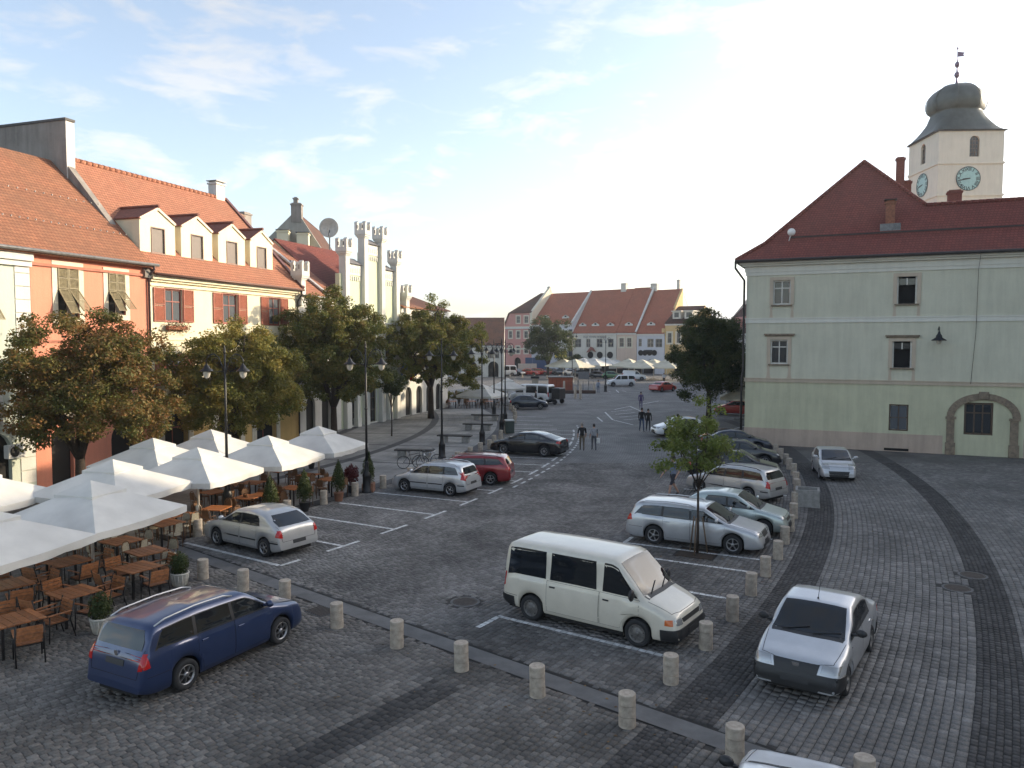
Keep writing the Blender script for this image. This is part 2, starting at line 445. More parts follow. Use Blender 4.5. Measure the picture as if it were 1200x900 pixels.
# darker stone bands set into the plaza and the curving band along the walkways
for r0,r1,a0,a1 in ((54.8,55.5,-33,8),(61.0,61.6,-25,12),(66.75,67.34,-33.3,14)):
    ring_sheet('stone_band',r0,r1,a0,a1,-.002,M_BANDF,pavement)
for a in (-18.5,-12.0,-6.0,-1.0,4.5):
    mb=MB();p,q=pol(48,a,-.0012),pol(66.7,a+.4,-.0012);d=(q-p).normalized();nn=Vector((-d.y,d.x,0))*.12
    mb.add([p-nn,q-nn,q+nn,p+nn],[(0,1,2,3)]).build('stone_band',M_BANDF,pavement)

BANDS=[(86.62,87.62,-60,20),(91.5,92.42,-60,20),(82.1,82.9,-60,-36.1)]
for r0,r1,a0,a1 in BANDS[:2]:
    ring_sheet('stone_band',r0,r1,-20,4,-.012,M_BANDF,road)
# drainage channel (radial)
ga,gb=G(340,690),G(850,870);gd=(gb-ga).normalized();gn=Vector((-gd.y,gd.x,0))
GW=.26
def chan_dist(x,y): return (x-ga.x)*gn.x+(y-ga.y)*gn.y
mb=MB();p,q=ga-gd*24,gb+gd*14
mb.add([p-gn*GW,q-gn*GW,q+gn*GW,p+gn*GW],[(0,1,2,3)])
o=mb.build('drain_channel',M_GUT,paving);o.location.z=.0
mb=MB();mb.add([p+gn*(GW+.005),q+gn*(GW+.005),q+gn*(GW+.10),p+gn*(GW+.10)],[(0,1,2,3)])
o=mb.build('channel_slot',DARK,paving);o.location.z=-.010

rng=np.random.default_rng(7)
def rows():
    """stones of the square as (r, theta, half width, half length, kind)"""
    out=[];r=48.0
    while r<112:
        if r>87.6: w=.172
        elif r>80.8: w=.150
        elif r>67.4: w=.128
        else: w=.14
        for b0,b1,_,_ in BANDS[:2]:
            if b0-.02<=r<b1: w=.125
        w*=rng.uniform(.93,1.07)
        a0,a1=R(-50),R(-8)
        n=int((a1-a0)*r/(w*1.25))
        ln=rng.uniform(.92,1.55,n)*w
        ar=np.cumsum(ln); ar=ar[ar<(a1-a0)*r]; ln=ln[:len(ar)]
        th=a0+(ar-ln/2)/r
        out.append((np.full(len(th),r+w/2),th,np.full(len(th),w/2),ln/2))
        r+=w
    return [np.concatenate([o[i] for o in out]) for i in range(4)]
sr,st_,shw,shl=rows()
sx_=PC.x+sr*np.cos(st_);sy_=PC.y+sr*np.sin(st_)
ppx=600+FPX*sx_/np.maximum(sy_,.1);ppy=400+CAM_H*FPX/np.maximum(sy_,.1)
deg=np.degrees(st_)
cd=(sx_-ga.x)*gn.x+(sy_-ga.y)*gn.y
vis=(sy_>11.3)&(sy_<44)&(ppx>-260)&(ppx<1560)&((cd<-(GW+.05))|(cd>GW+.12))
fore=cd<0
vis&=(sr>67.42)|fore
HOLES=[(G(545,705),.42),(G(1122,689),.42),(G(1140,674),.42)]
for h,rr in HOLES: vis&=((sx_-h.x)**2+(sy_-h.y)**2)>(rr+.06)**2
pit=(G(817,648)); pr,pa=to_pol(pit)
vis&=~((np.abs(sr-pr)<.62)&(np.abs(deg-pa)<.42))
inb=np.zeros(len(sr),bool)
for b0,b1,a0,a1 in BANDS: inb|=(sr>b0)&(sr<b1)&(deg>a0)&(deg<a1)
kindi=np.where(inb,3,np.where(fore,2,np.where(sr>87.6,1,0)))
def quad_mesh(name,co,mats):
    """co: (n,8,3) stones as bottom ring + top ring"""
    n=len(co);me=bpy.data.meshes.new(name)
    me.vertices.add(n*8);me.vertices.foreach_set('co',co.reshape(-1).astype(np.float32))
    fq=np.array([[4,5,6,7],[0,1,5,4],[1,2,6,5],[2,3,7,6],[3,0,4,7]])
    idx=(fq[None]+(np.arange(n)*8)[:,None,None]).reshape(-1)
    me.loops.add(len(idx));me.loops.foreach_set('vertex_index',idx.astype(np.int32))
    me.polygons.add(n*5);me.polygons.foreach_set('loop_start',(np.arange(n*5)*4).astype(np.int32))
    me.materials.append(mats);me.update(calc_edges=True);me.validate();return me
def stone_co(sel):
    r,t,hw,hl=sr[sel],st_[sel],shw[sel]-.0055,(shl[sel]-.0055)/sr[sel]
    n=len(r);co=np.zeros((n,8,3));ins=.006
    for k,(a,b) in enumerate(((-1,-1),(1,-1),(1,1),(-1,1))):
        for lvl in (0,1):
            e=ins*lvl
            rr=r+a*(hw-e)+rng.normal(0,.003,n);tt=t+b*(hl-e/r)+rng.normal(0,.003,n)/r
            co[:,k+4*lvl,0]=PC.x+rr*np.cos(tt);co[:,k+4*lvl,1]=PC.y+rr*np.sin(tt);co[:,k+4*lvl,2]=-.0185 if lvl==0 else rng.uniform(-.0022,.0015,n)
    return co
ids=np.nonzero(vis)[0]
inframe=ids[(ppx[ids]>8)&(ppx[ids]<1192)&(ppy[ids]<893)]
size=shw[inframe]*shl[inframe]/sy_[inframe]**3
near=inframe[np.argsort(-size)[:300]]
nearset=np.zeros(len(sr),bool);nearset[near]=True
for k,(nm,m) in enumerate((('sett_field',M_ROADS),('sett_field',M_WALKS),('sett_field',M_FORES),('sett_field',M_BANDS))):
    sel=np.nonzero(vis&(kindi==k)&~nearset)[0]
    if len(sel):
        o=link(nm,quad_mesh(nm,stone_co(sel),m),paving);tag(o,kind='stuff')
unit={}
for k,m in enumerate((M_ROADS,M_WALKS,M_FORES,M_BANDS)):
    co=np.zeros((1,8,3))
    for j,(a,b) in enumerate(((-1,-1),(1,-1),(1,1),(-1,1))):
        co[0,j]=(a*.5,b*.5,-.0185);co[0,j+4]=(a*.46,b*.46,0)
    unit[k]=quad_mesh('sett',co,m)
for i in near:
    o=link('sett',unit[int(kindi[i])],paving)
    o.location=(sx_[i],sy_[i],rng.uniform(-.003,.002));o.rotation_euler=(0,0,st_[i]);o.scale=(2*shw[i]-.011,2*shl[i]-.011,1)

# painted parking bays: short blocks of paint on the stones
def paint_line(pts,w=.14,z=.0065,gap=.012,step=.17,parent=None):
    mb=MB()
    for p,q in zip(pts[:-1],pts[1:]):
        d=(q-p);L=d.length;d.normalize();n=Vector((-d.y,d.x,0))
        t=0
        while t<L:
            s=min(step*random.uniform(.8,1.2),L-t)
            if s<.03:break
            e0=p+d*(t+gap/2);e1=p+d*(t+s-gap/2)
            j=random.uniform(-.008,.008)
            mb.add([Vector((v.x,v.y,z)) for v in (e0-n*(w/2+j),e1-n*(w/2-j),e1+n*(w/2+j),e0+n*(w/2-j))],[(0,1,2,3)])
            t+=s
    return mb.build('parking_line',M_PAINT,parent or paving,fix=False)
random.seed(3)
def par(p): return paving if p.y<44 else road
def radial(a,r0,r1): paint_line([pol(r0,a),pol(r1,a)],parent=par(pol(r0,a)))
def arc(r,a0,a1): paint_line([pol(r,a0+(a1-a0)*i/3) for i in range(4)],parent=par(pol(r,a0)))
a=-33.6
while a<-2:
    step=2.15 if a<-19 else 1.9
    radial(a,68.0,72.9)
    arc(72.95,a,a+.62);
    if a>-33.5: arc(72.95,a-.62,a)
    a+=step
for i in range(26): # dashed kerb-side line further up the square
    a=-22+i*.85; arc(73.4,a,a+.45)
for a in (-33.5,-30.45,-28.6,-27.6,-25.7,-23.8,-22.1,-20.1,-18.2,-16.3,-14.4,-12.5,-10.6): radial(a,81.1,85.7)
for a0,a1 in ((-33.5,-34.15),(-30.45,-31.1),(-30.45,-29.9),(-27.6,-27.0),(-28.6,-29.2),(-25.7,-26.2),(-23.8,-23.2)): arc(81.15,a0,a1)
# hatched island and lines out on the carriageway
def gl(*pp): paint_line([G(*p) for p in pp],w=.16,parent=road)
gl((709,483),(718,492),(742,498));gl((738,476),(760,486));gl((720,480),(739,476));gl((750,474),(772,470))
for i in range(4): gl((716+i*5,482.5+i*3.2),(741+i*3.4,480+i*3.5))
gl((712,458.5),(716,459));gl((722,457),(725,460));gl((729,458),(734,459))
gl((700,489),(706,494));gl((858,503),(880,498))
for i in range(9):
    gl((600,488+i*4.6),(640+i*4.2,489+i*4.7))

# covers, grate, tree pit
def cover(p,r,label):
    t=thing('manhole_cover',label,'manhole cover',(p.x,p.y,0))
    mb=MB();mb.lathe([(r,-.018),(r,.001),(r-.06,.003),(r-.06,-.018)],28,smooth=False);mb.build('cover_frame',M_GUT,t)
    mb=MB();mb.lathe([(r-.07,-.018),(r-.07,.002),(.05,.003)],28,smooth=False)
    for i in range(-3,4):
        w=math.sqrt(max(0,(r-.12)**2-(i*.085)**2)); mb.box(-w,w,i*.085-.012,i*.085+.012,.0025,.008)
    mb.build('cover_lid',mat('cover_iron',(.085,.068,.055),.7,.3,var=.4,scale=9),t)
cover(HOLES[0][0],.40,'round iron manhole cover in the roadway between the drain channel and the white van')
cover(HOLES[1][0],.40,'round iron manhole cover touching the left edge of the dark band, lower of a pair')
cover(HOLES[2][0],.40,'round iron manhole cover lying on the dark band, upper of a pair')
p=G(376,716);t=thing('drain_grate','square dark iron drain grate at the end of the stone channel','drain grate',(p.x,p.y,.0),math.atan2(gd.y,gd.x))
mb=MB();mb.box(-.36,.36,-.28,.28,-.004,.003);mb.build('grate_frame',BLACKP,t)
mb=MB()
for i in range(8): mb.box(-.33+i*.085,-.29+i*.085,-.25,.25,.003,.012)
mb.build('grate_bars',mat('cover_iron',(0,0,0)),t)
mb=MB();mb.box(-.60,.60,-.58,.58,-.018,-.002)
o=mb.build('tree_pit',mat('pit_soil',(.060,.042,.028),.95,var=.5,scale=9,bump=.6,bscale=30),paving);o.location=(pit.x,pit.y,0);o.rotation_euler=(0,0,R(pa))
# leaves and scraps blown over the stones near the young tree and the channel
mb=MB();random.seed(11)
for i in range(260):
    c=random.choice((pit,pit,G(700,860),G(1000,640),G(300,800)));x=c.x+random.gauss(0,1.5);y=c.y+random.gauss(0,1.5)
    if y<11.5:continue
    a=random.random()*6.3;s=random.uniform(.02,.04)
    mb.add([(x+s*math.cos(a+k*1.57),y+s*math.sin(a+k*1.57)*(.6 if k%2 else 1),.006+random.random()*.012) for k in range(4)],[(0,1,2,3)])
tag(mb.build('fallen_leaves',mat('dry_leaf',(.15,.085,.03),.8,island=.5),paving,fix=False),kind='stuff')

# ---------------------------------------------------------------- bollards
def bollard_mesh():
    mb=MB();H=.60;r=.155
    for z0,z1,q in ((0,.194,.003),(.203,.394,0),(.403,H-.012,.001)): mb.lathe([(r+q,z0),(r+q,z1)],26)
    mb.lathe([(r-.014,.19),(r-.014,.5)],16);mb.lathe([(r+.001,H-.0118),(r-.010,H)],26,smooth=False)
    return mb.mesh('bollard',LIME)
BOL=bollard_mesh()
def bollard(p,label,group,k=[0]):
    o=link('stone_bollard',BOL);o.location=(p.x,p.y,0);k[0]+=1
    o.rotation_euler=(R(random.uniform(-1.2,1.2)),R(random.uniform(-1.2,1.2)),random.uniform(0,6.28));s=random.uniform(.97,1.04);o.scale=(1,1,s)
    tag(o,label,'bollard',group)
ORD=['first','second','third','fourth','fifth','sixth','seventh','eighth','ninth','tenth','eleventh','twelfth','thirteenth','fourteenth','fifteenth','sixteenth','seventeenth','eighteenth','nineteenth','twentieth']
for i,q in enumerate([(238,678),(285,692),(334,705),(395,735),(465,758),(541,785),(630,815),(735,850),(861,890),(1013,931)]):
    bollard(G(*q),'pale drum-jointed stone bollard, %s along the drain channel from the terrace tables'%ORD[i],'bollards along the drain channel')
for i,q in enumerate([(909,532),(915,537),(921,544),(925,550),(930,557),(932.5,567),(934,576),(932,593),(930,607),(926,622),(919.5,637),(911.5,655),(897,675),(880,697),(858,727),(827,760),(786,800)]):
    bollard(G(*q),'pale stone bollard, %s from the sage building along the curved dark band'%ORD[i],'bollards along the curved dark band')
for i,q in enumerate([(232,628),(337,604),(379.5,591),(416,581),(449,572),(481,562),(509,552),(536,542),(551,535),(563,530),(574,526),(579,520),(587,514),(594,508),(600,501),(603,495),(604,490),(603,486),(601,482.5),(598,480)]):
    bollard(G(*q),'pale stone bollard, %s from the terrace along the left pavement edge'%ORD[i],'bollards along the left pavement edge')
for i in range(9):
    bollard(G(583+i*14.5,443.5-.4*abs(i-4)),'small pale stone bollard before the far parked cars, %s from the white van'%ORD[i],'far bollards before the parked cars')
for i,q in enumerate([(753,437),(764,438),(776,438.5),(792,439)]):
    bollard(G(*q),'small pale stone bollard edging the far restaurant terrace, %s from the panel van'%ORD[i],'far bollards at the restaurant terrace')

# ================================================================ building kit
def wall_mesh(mb,u0,u1,z0,z1,holes,y=0.0,dep=.22,mi=0):
    """front face in the local x-z plane with real openings and reveals; a hole is (u0,u1,z0,z1[,'arch'])"""
    us=sorted({round(v,4) for v in [u0,u1]+[h[i] for h in holes for i in (0,1)]})
    zs=sorted({round(v,4) for v in [z0,z1]+[h[i] for h in holes for i in (2,3)]})
    us=[u for u in us if u0-1e-3<=u<=u1+1e-3];zs=[z for z in zs if z0-1e-3<=z<=z1+1e-3]
    for a,b in zip(us[:-1],us[1:]):
        for c,d in zip(zs[:-1],zs[1:]):
            m,n=(a+b)/2,(c+d)/2
            if any(h[0]<m<h[1] and h[2]<n<h[3] for h in holes):continue
            mb.add([(a,y,c),(b,y,c),(b,y,d),(a,y,d)],[(0,1,2,3)],mi)
    for h in holes:
        a,b,c,d=h[:4]
        if len(h)>4:
            r=(b-a)/2;k=10;cx=(a+b)/2;rz=min(r,d-c);zb=d-rz
            arc=[(cx+r*math.cos(math.pi*i/k),zb+rz*math.sin(math.pi*i/k)) for i in range(k+1)]
            for (p,q) in zip(arc[:-1],arc[1:]):
                mb.add([(p[0],y,p[1]),(p[0],y,d),(q[0],y,d),(q[0],y,q[1])],[(0,1,2,3)],mi)
                mb.add([(p[0],y,p[1]),(q[0],y,q[1]),(q[0],y+dep,q[1]),(p[0],y+dep,p[1])],[(0,1,2,3)],mi)
            top=zb
        else:
            top=d;mb.add([(a,y,d),(b,y,d),(b,y+dep,d),(a,y+dep,d)],[(0,1,2,3)],mi)
        mb.add([(a,y,c),(a,y,top),(a,y+dep,top),(a,y+dep,c)],[(0,1,2,3)],mi)
        mb.add([(b,y,c),(b,y+dep,c),(b,y+dep,top),(b,y,top)],[(0,1,2,3)],mi)
        mb.add([(a,y,c),(a,y+dep,c),(b,y+dep,c),(b,y,c)],[(0,1,2,3)],mi)
def body(par,L,H,D,holes,m,name='wall',dep=.22,gable=None):
    """four walls of a house; gable=(ridge_y, ridge_z) closes the ends up to the roof"""
    mb=MB();wall_mesh(mb,0,L,0,H,holes,0,dep)
    for x in (0,L):
        if gable: mb.add([(x,0,0),(x,0,H),(x,gable[0],gable[1]),(x,D,H),(x,D,0)],[(0,1,2,3,4)])
        else: mb.add([(x,0,0),(x,0,H),(x,D,H),(x,D,0)],[(0,1,2,3)])
    mb.add([(0,D,0),(L,D,0),(L,D,H),(0,D,H)],[(0,1,2,3)])
    return mb.build(name,m,par,fix=False)
def window(par,a,b,c,d,fm,nx=2,nz=2,bar=.05,y=.12,surround=None,sill=None,glass=None,split=True,name='window',arch=False,curtain=None,zsplit=None):
    """frame with mullions, each pane a piece of its own, sill and moulded surround"""
    mb=MB();f=bar*1.3
    mb.box(a,a+f,y-.03,y+.05,c,d);mb.box(b-f,b,y-.03,y+.05,c,d);mb.box(a+f,b-f,y-.03,y+.05,c,c+f);mb.box(a+f,b-f,y-.03,y+.05,d-f,d)
    xs=[a+f+(b-a-2*f)*i/nx for i in range(nx+1)]
    zs=[c+f+(d-c-2*f)*i/nz for i in range(nz+1)]
    if zsplit and nz==2: zs[1]=c+(d-c)*zsplit
    for x in xs[1:-1]:mb.box(x-bar/2,x+bar/2,y-.022,y+.04,c+f,d-f)
    for z in zs[1:-1]:mb.box(a+f,b-f,y-.026,y+.04,z-bar/2,z+bar/2)
    w=mb.build(name,fm,par,fix=False)
    gm=glass or GLASS
    if split:
        for i in range(nx):
            for j in range(nz):
                p=MB();p.box(xs[i]+bar*.4,xs[i+1]-bar*.4,y+.012,y+.02,zs[j]+bar*.4,zs[j+1]-bar*.4);p.build('pane',gm,w,fix=False)
    else:
        p=MB();p.box(a+f*.9,b-f*.9,y+.012,y+.02,c+f*.9,d-f*.9);p.build('pane',gm,w,fix=False)
    if curtain:
        p=MB();n=14
        for k in range(n):
            x0=a+f+(b-a-2*f)*k/n;x1=a+f+(b-a-2*f)*(k+1)/n
            if .33<(k+.5)/n<.62:continue
            p.add([(x0,y+.05+.02*(k%2),c+f),(x1,y+.05+.02*((k+1)%2),c+f),(x1,y+.05+.02*((k+1)%2),d-f),(x0,y+.05+.02*(k%2),d-f)],[(0,1,2,3)])
        p.build('curtain',curtain,w,fix=False)
    if sill:
        s=MB();s.bbox(a-.12,b+.12,-.16,.10,c-.09,c-.003,.012);s.build('sill',sill,w)
    if surround:
        sm,sw,pr=surround;s=MB()
        s.box(a-sw,a,-pr,.004,c-(0 if sill else sw),d+sw);s.box(b,b+sw,-pr,.004,c-(0 if sill else sw),d+sw);s.box(a,b,-pr,.004,d,d+sw)
        if not sill:s.box(a,b,-pr,.004,c-sw,c)
        s.build('surround',sm,w)
    return w
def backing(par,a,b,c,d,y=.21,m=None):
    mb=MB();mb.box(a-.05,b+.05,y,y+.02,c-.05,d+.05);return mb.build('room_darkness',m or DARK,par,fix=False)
def shutter(par,a,b,c,d,m,p0=None,out=0.0,tilt=0.0,name='shutter'):
    """louvred leaf; tilt swings the bottom edge away from the wall about the top"""
    mb=MB();f=.06;y0,y1=-.075,-.03
    def T(x,y,z):
        dz=z-d;ct,sn=math.cos(tilt),math.sin(tilt)
        return (x,(y)*ct+dz*sn,d+dz*ct-y*sn*0)
    def bx(x0,x1,ya,yb,z0,z1,sl=0):
        vs=[(x0,ya,z0),(x1,ya,z0),(x1,yb,z0+sl),(x0,yb,z0+sl),(x0,ya,z1),(x1,ya,z1),(x1,yb,z1+sl),(x0,yb,z1+sl)]
        mb.add([T(*v) for v in vs],[(3,2,1,0),(4,5,6,7),(0,1,5,4),(1,2,6,5),(2,3,7,6),(3,0,4,7)])
    bx(a,a+f,y0,y1,c,d);bx(b-f,b,y0,y1,c,d)
    mid=(c+d)/2
    for z in (c,d-f,mid-f/2):bx(a+f,b-f,y0,y1,z,z+f)
    z=c+f+.015
    while z<d-f-.03:
        if abs(z-mid)>.06: bx(a+f,b-f,y0+.006,y1-.004,z,z+.014,.035)
        z+=.062
    return mb.build(name,m,par,fix=False)
def chimney(par,u,y,z0,z1,w,d,m,cap=None,name='chimney'):
    mb=MB();mb.box(u-w/2,u+w/2,y-d/2,y+d/2,z0,z1-.22);c=.07
    mb.box(u-w/2-c,u+w/2+c,y-d/2-c,y+d/2+c,z1-.22,z1-.10);mb.box(u-w/2+.05,u+w/2-.05,y-d/2+.05,y+d/2-.05,z1-.10,z1)
    o=mb.build(name,m,par)
    if cap:
        p=MB();p.box(u-w/2-.1,u+w/2+.1,y-d/2-.1,y+d/2+.1,z1+.003,z1+.06);p.build('chimney_cap',cap,o)
    return o
def gutter(par,pts,r=.075,m=None):
    return MB().path(pts,r,8).build('gutter',m or ZINC,par)
def pipe(par,pts,r=.055,m=None):
    return MB().path(pts,r,8).build('downpipe',m or ZINC,par)
class House:
    def __init__(s,name,label,cat,plane,u0,u1,group=None):
        s.p=plane;s.u0=u0;s.L=u1-u0
        s.r=thing(name,label,cat,plane.pt(u0),plane.rz,group)
    def uz(s,x,y):
        u,z=s.p.uz(x,y);return u-s.u0,z
    def rect(s,x0,x1,y0,y1):
        """opening sighted by its left/right columns and top/bottom rows, squared up"""
        ua,ub=s.p.u(x0)-s.u0,s.p.u(x1)-s.u0;xm=(x0+x1)/2
        return ua,ub,s.uz(xm,y1)[1],s.uz(xm,y0)[1]
def ridge_tiles(par,p0,p1,m,r=.12):
    p0=Vector(p0);p1=Vector(p1);n=max(2,int((p1-p0).length/.42));mb=MB()
    for i in range(n):
        a=p0.lerp(p1,i/n);b=p0.lerp(p1,(i+1.08)/n);mb.path([a,b],[r*1.06,r*.94],8,smooth=True)
    return mb.build('ridge_tiles',m,par,fix=False)

T_RED=tiles('clay_tiles_warm_red',(.40,.175,.105),(.33,.135,.082),(.17,.10,.065))  # the clay's own base red, same on both roof slopes
T_OLD=tiles('clay_tiles_weathered',(.34,.15,.085),(.26,.11,.065),(.13,.085,.055),moss=.5)
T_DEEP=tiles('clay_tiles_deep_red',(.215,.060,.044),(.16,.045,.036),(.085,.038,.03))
T_FAR=tiles('clay_tiles_far_red',(.44,.16,.095),(.36,.125,.08),(.20,.095,.065),moss=.45)
T_BROWN=tiles('clay_tiles_sooty_brown',(.11,.062,.045),(.075,.045,.036),(.19,.075,.045),moss=.5)
P_PINK=plaster('plaster_coral_pink',(.66,.265,.175))
P_CREAM=plaster('plaster_warm_cream',(.75,.68,.49),.12)
P_OCHRE=plaster('plaster_ochre_base',(.62,.42,.17),.2)
P_MINT=plaster('plaster_pale_mint',(.50,.54,.46),.18)
P_WHITE=plaster('plaster_offwhite',(.62,.60,.56),.18)
P_GREY=plaster('plaster_bare_grey',(.30,.27,.24),.45)
P_CASTLE=plaster('plaster_castle_green',(.58,.61,.43),.14)
P_CASTW=plaster('plaster_castle_white',(.62,.61,.56),.16)
SHUT=mat('shutter_red_brown',(.36,.10,.055),.6,var=.3,scale=8)
SHUTO=mat('shutter_olive',(.24,.20,.11),.65,var=.35,scale=8)
FRAMEW=mat('window_frame_white',(.62,.60,.54),.5,var=.15)
FRAMER=mat('window_frame_red',(.28,.075,.05),.55,var=.2)
FRAMEB=mat('window_frame_brown',(.10,.065,.04),.6,var=.3)
CURT=mat('net_curtain',(.55,.54,.50),.9)

# ================================================================ left-hand row
PL=Plane((-13.1,62.4),(.316,.949))
U_WH0,U_PK0,U_CR0,U_LK0,U_CA0,U_CA1=-46.0,PL.u(38),PL.u(176.5),PL.u(349),PL.u(399),PL.u(469)

# --- pink house (and its roof, which runs on over the pale house next door)
hp=House('town_house','coral pink house with olive louvred shutters propped open','house',PL,U_PK0,U_CR0-.02)
w1=hp.rect(69,94,314,373);w2=hp.rect(128,148,321,369)
w3=(w1[0],w1[1],3.6,5.4);w4=(w2[0],w2[1],3.6,5.4)
dr=(.8,2.0,0,2.6);dr2=(4.3,5.9,0,2.7,'arch')
EZ=11.25
hole=[w1,w2,w3,w4,dr,dr2]
body(hp.r,hp.L,EZ,12,hole,P_PINK,gable=(6,17.0))
for i,w in enumerate((w1,w2,w3,w4)):
    window(hp.r,*w,FRAMEB,2,2,surround=(CREAMT,.28,.035),glass=DARK if i<2 else None)
    m=(w[0]+w[1])/2;zz=w[2]+(w[3]-w[2])*.58
    shutter(hp.r,w[0]+.02,m-.01,zz,w[3],SHUTO);shutter(hp.r,m+.01,w[1]-.02,zz,w[3],SHUTO)
    shutter(hp.r,w[0]+.02,m-.01,w[2],zz-.02,SHUTO,tilt=R(33));shutter(hp.r,m+.01,w[1]-.02,w[2],zz-.02,SHUTO,tilt=R(40))
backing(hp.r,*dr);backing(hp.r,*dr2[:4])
mb=MB()
for z in (7.0,6.93): mb.box(0,hp.L,-.06+(.02 if z<7 else 0),.0,z,z+.07)
mb.box(0,hp.L,-.10,.0,EZ-.75,EZ-.62);mb.box(0,hp.L,-.22,-.003,EZ-.28,EZ-.02);mb.build('cornice',mat('pink_cornice',(.44,.17,.11),.85,var=.2),hp.r)
pipe(hp.r,[(hp.L-.12,-.5,EZ-.05),(hp.L-.12,-.5,EZ-.35),(hp.L-.10,-.10,EZ-.7),(hp.L-.10,-.10,.1)],.06,mat('pipe_purple_brown',(.075,.05,.055),.5,.3))
rf=MB();sl=(17.0-EZ)/6.0
rf.slab([(-18,-.5,EZ-.45*sl+.25),(hp.L-.05,-.5,EZ-.45*sl+.25),(hp.L-.05,6.2,17.15),(-18,6.2,17.15)],.12)
rf.slab([(-18,6.2,17.15),(hp.L-.05,6.2,17.15),(hp.L-.05,12.6,EZ),(-18,12.6,EZ)],.12)
rfo=rf.build('roof',T_OLD,hp.r)
gutter(hp.r,[(-18,-.56,EZ-.12),(hp.L+.15,-.56,EZ-.12)],.085)
mb=MB();random.seed(5)
for row,n in ((1.3,46),(3.1,40)):          # snow hooks
    for i in range(n):
        u=-12+i*.42*46/n;z=EZ-.45*sl+.25+(row+.5)*sl
        mb.box(u-.013,u+.013,row-.07,row+.01,z-.0,z+.07)
mb.build('snow_hooks',mat('snow_hook_zinc',(.36,.34,.32),.6,.3),rfo)
# --- pale mint house at the edge of the view
hw=House('town_house','pale mint house with rusticated corner strip beside the coral pink house','house',PL,U_WH0,U_PK0-.02)
a=hw.L
ww=[(a-3.0-3.1*i,a-1.75-3.1*i,7.75,9.75) for i in range(5)]
wl_=[(a-3.0-3.1*i,a-1.75-3.1*i,3.5,5.3) for i in range(5)]
dh=[(a-2.9,a-1.2,0,3.0,'arch'),(a-6.4,a-4.7,0,3.0,'arch')]
body(hw.r,hw.L,EZ,12,ww+wl_+dh,P_MINT,gable=(6,17.0))
for w in ww+wl_:
    window(hw.r,*w,FRAMEB,2,2,surround=(P_CASTW,.2,.03))
    m=(w[0]+w[1])/2;zz=w[2]+(w[3]-w[2])*.55
    shutter(hw.r,w[0]+.02,m-.01,zz,w[3],SHUTO);shutter(hw.r,m+.01,w[1]-.02,zz,w[3],SHUTO)
    shutter(hw.r,w[0]+.02,m-.01,w[2],zz-.02,SHUTO,tilt=R(35));shutter(hw.r,m+.01,w[1]-.02,w[2],zz-.02,SHUTO,tilt=R(35))
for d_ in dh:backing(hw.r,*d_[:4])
for i in range(17): # corner quoins
    mb=MB();mb.bbox(a-.78,a-.03,-.035,.0,.5+i*.6,1.07+i*.6,.012);mb.build('quoin',P_CASTW,hw.r)
mb=MB();mb.box(0,hw.L,-.28,-.003,EZ-.6,EZ-.02);mb.box(0,hw.L,-.16,-.003,EZ-.85,EZ-.6);mb.build('cornice',P_CASTW,hw.r)
t=thing('air_conditioner','white air conditioner unit fixed to the pale mint house wall','air conditioner',PL.pt(U_PK0-.35-3.3,-.02,3.0),PL.rz)
t.location=PL.pt(PL.u(9),-.02,PL.uz(9,537)[1])
mb=MB();mb.bbox(-.42,.42,-.32,-.02,0,.6,.02);mb.build('casing',WHITEP,t)
mb=MB();mb.lathe([(.24,0),(.24,.02),(.19,.03),(.03,.02)],20,(-.1,-.325,.3),'y');mb.build('fan_grille',BLACKP,t)

# --- cream house with dormers and red-brown shutters
hc=House('town_house','cream house with four gabled dormers and red-brown louvred shutters','house',PL,U_CR0,U_LK0)
EC,RY,RZ=10.75,6.1,17.45;L=hc.L
up=[hc.rect(194.5,214.5,340,377),hc.rect(262,279,344.5,376),hc.rect(315.5,329,349,377)]
up=[(w[0],w[1],8.12,9.95) for w in up]
lo=[(w[0],w[1],4.55,6.25) for w in up]
arches=[(hc.uz(189.5,400)[0],hc.uz(218,400)[0],0,2.95,'arch'),(5.2,7.4,0,2.9,'arch'),(9.0,11.2,0,2.9,'arch')]
mb=MB();wall_mesh(mb,0,L,3.9,EC,up+lo,0,.25);
for x in (0,L): mb.add([(x,0,3.9),(x,0,EC),(x,RY,RZ-.1),(x,12,EC),(x,12,3.9)],[(0,1,2,3,4)])
mb.add([(0,12,0),(L,12,0),(L,12,EC),(0,12,EC)],[(0,1,2,3)])
mb.build('wall',P_CREAM,hc.r,fix=False)
mb=MB();wall_mesh(mb,0,L,0,3.9,arches,0,.35)
for x in (0,L): mb.add([(x,0,0),(x,0,3.9),(x,12,3.9),(x,12,0)],[(0,1,2,3)])
mb.build('ground_floor_wall',P_OCHRE,hc.r,fix=False)
for w in arches:
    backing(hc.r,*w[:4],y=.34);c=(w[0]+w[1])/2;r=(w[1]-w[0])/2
    mb=MB();n=14
    for r0,r1,pr in ((r,r+.22,.06),(r+.22,r+.42,.035)):
        for i in range(n):
            t0,t1=math.pi*i/n,math.pi*(i+1)/n;zb=2.95-r if w[3]>2.92 else 2.9-r
            q=[(c+rr*math.cos(t),zb+rr*math.sin(t)) for rr,t in ((r0,t0),(r1,t0),(r1,t1),(r0,t1))]
            mb.prism(q,-pr,.0)
        for s in (-1,1): mb.box(min(c+s*r0,c+s*r1),max(c+s*r0,c+s*r1),-pr,.0,0,w[3]-r)
    mb.build('arch_moulding',CREAMT,hc.r)
    mb=MB();mb.box(w[0]+.05,w[1]-.05,.28,.30,2.0,2.08);mb.box(c-.03,c+.03,.28,.30,0,2.6);mb.build('shop_door',FRAMER,hc.r)
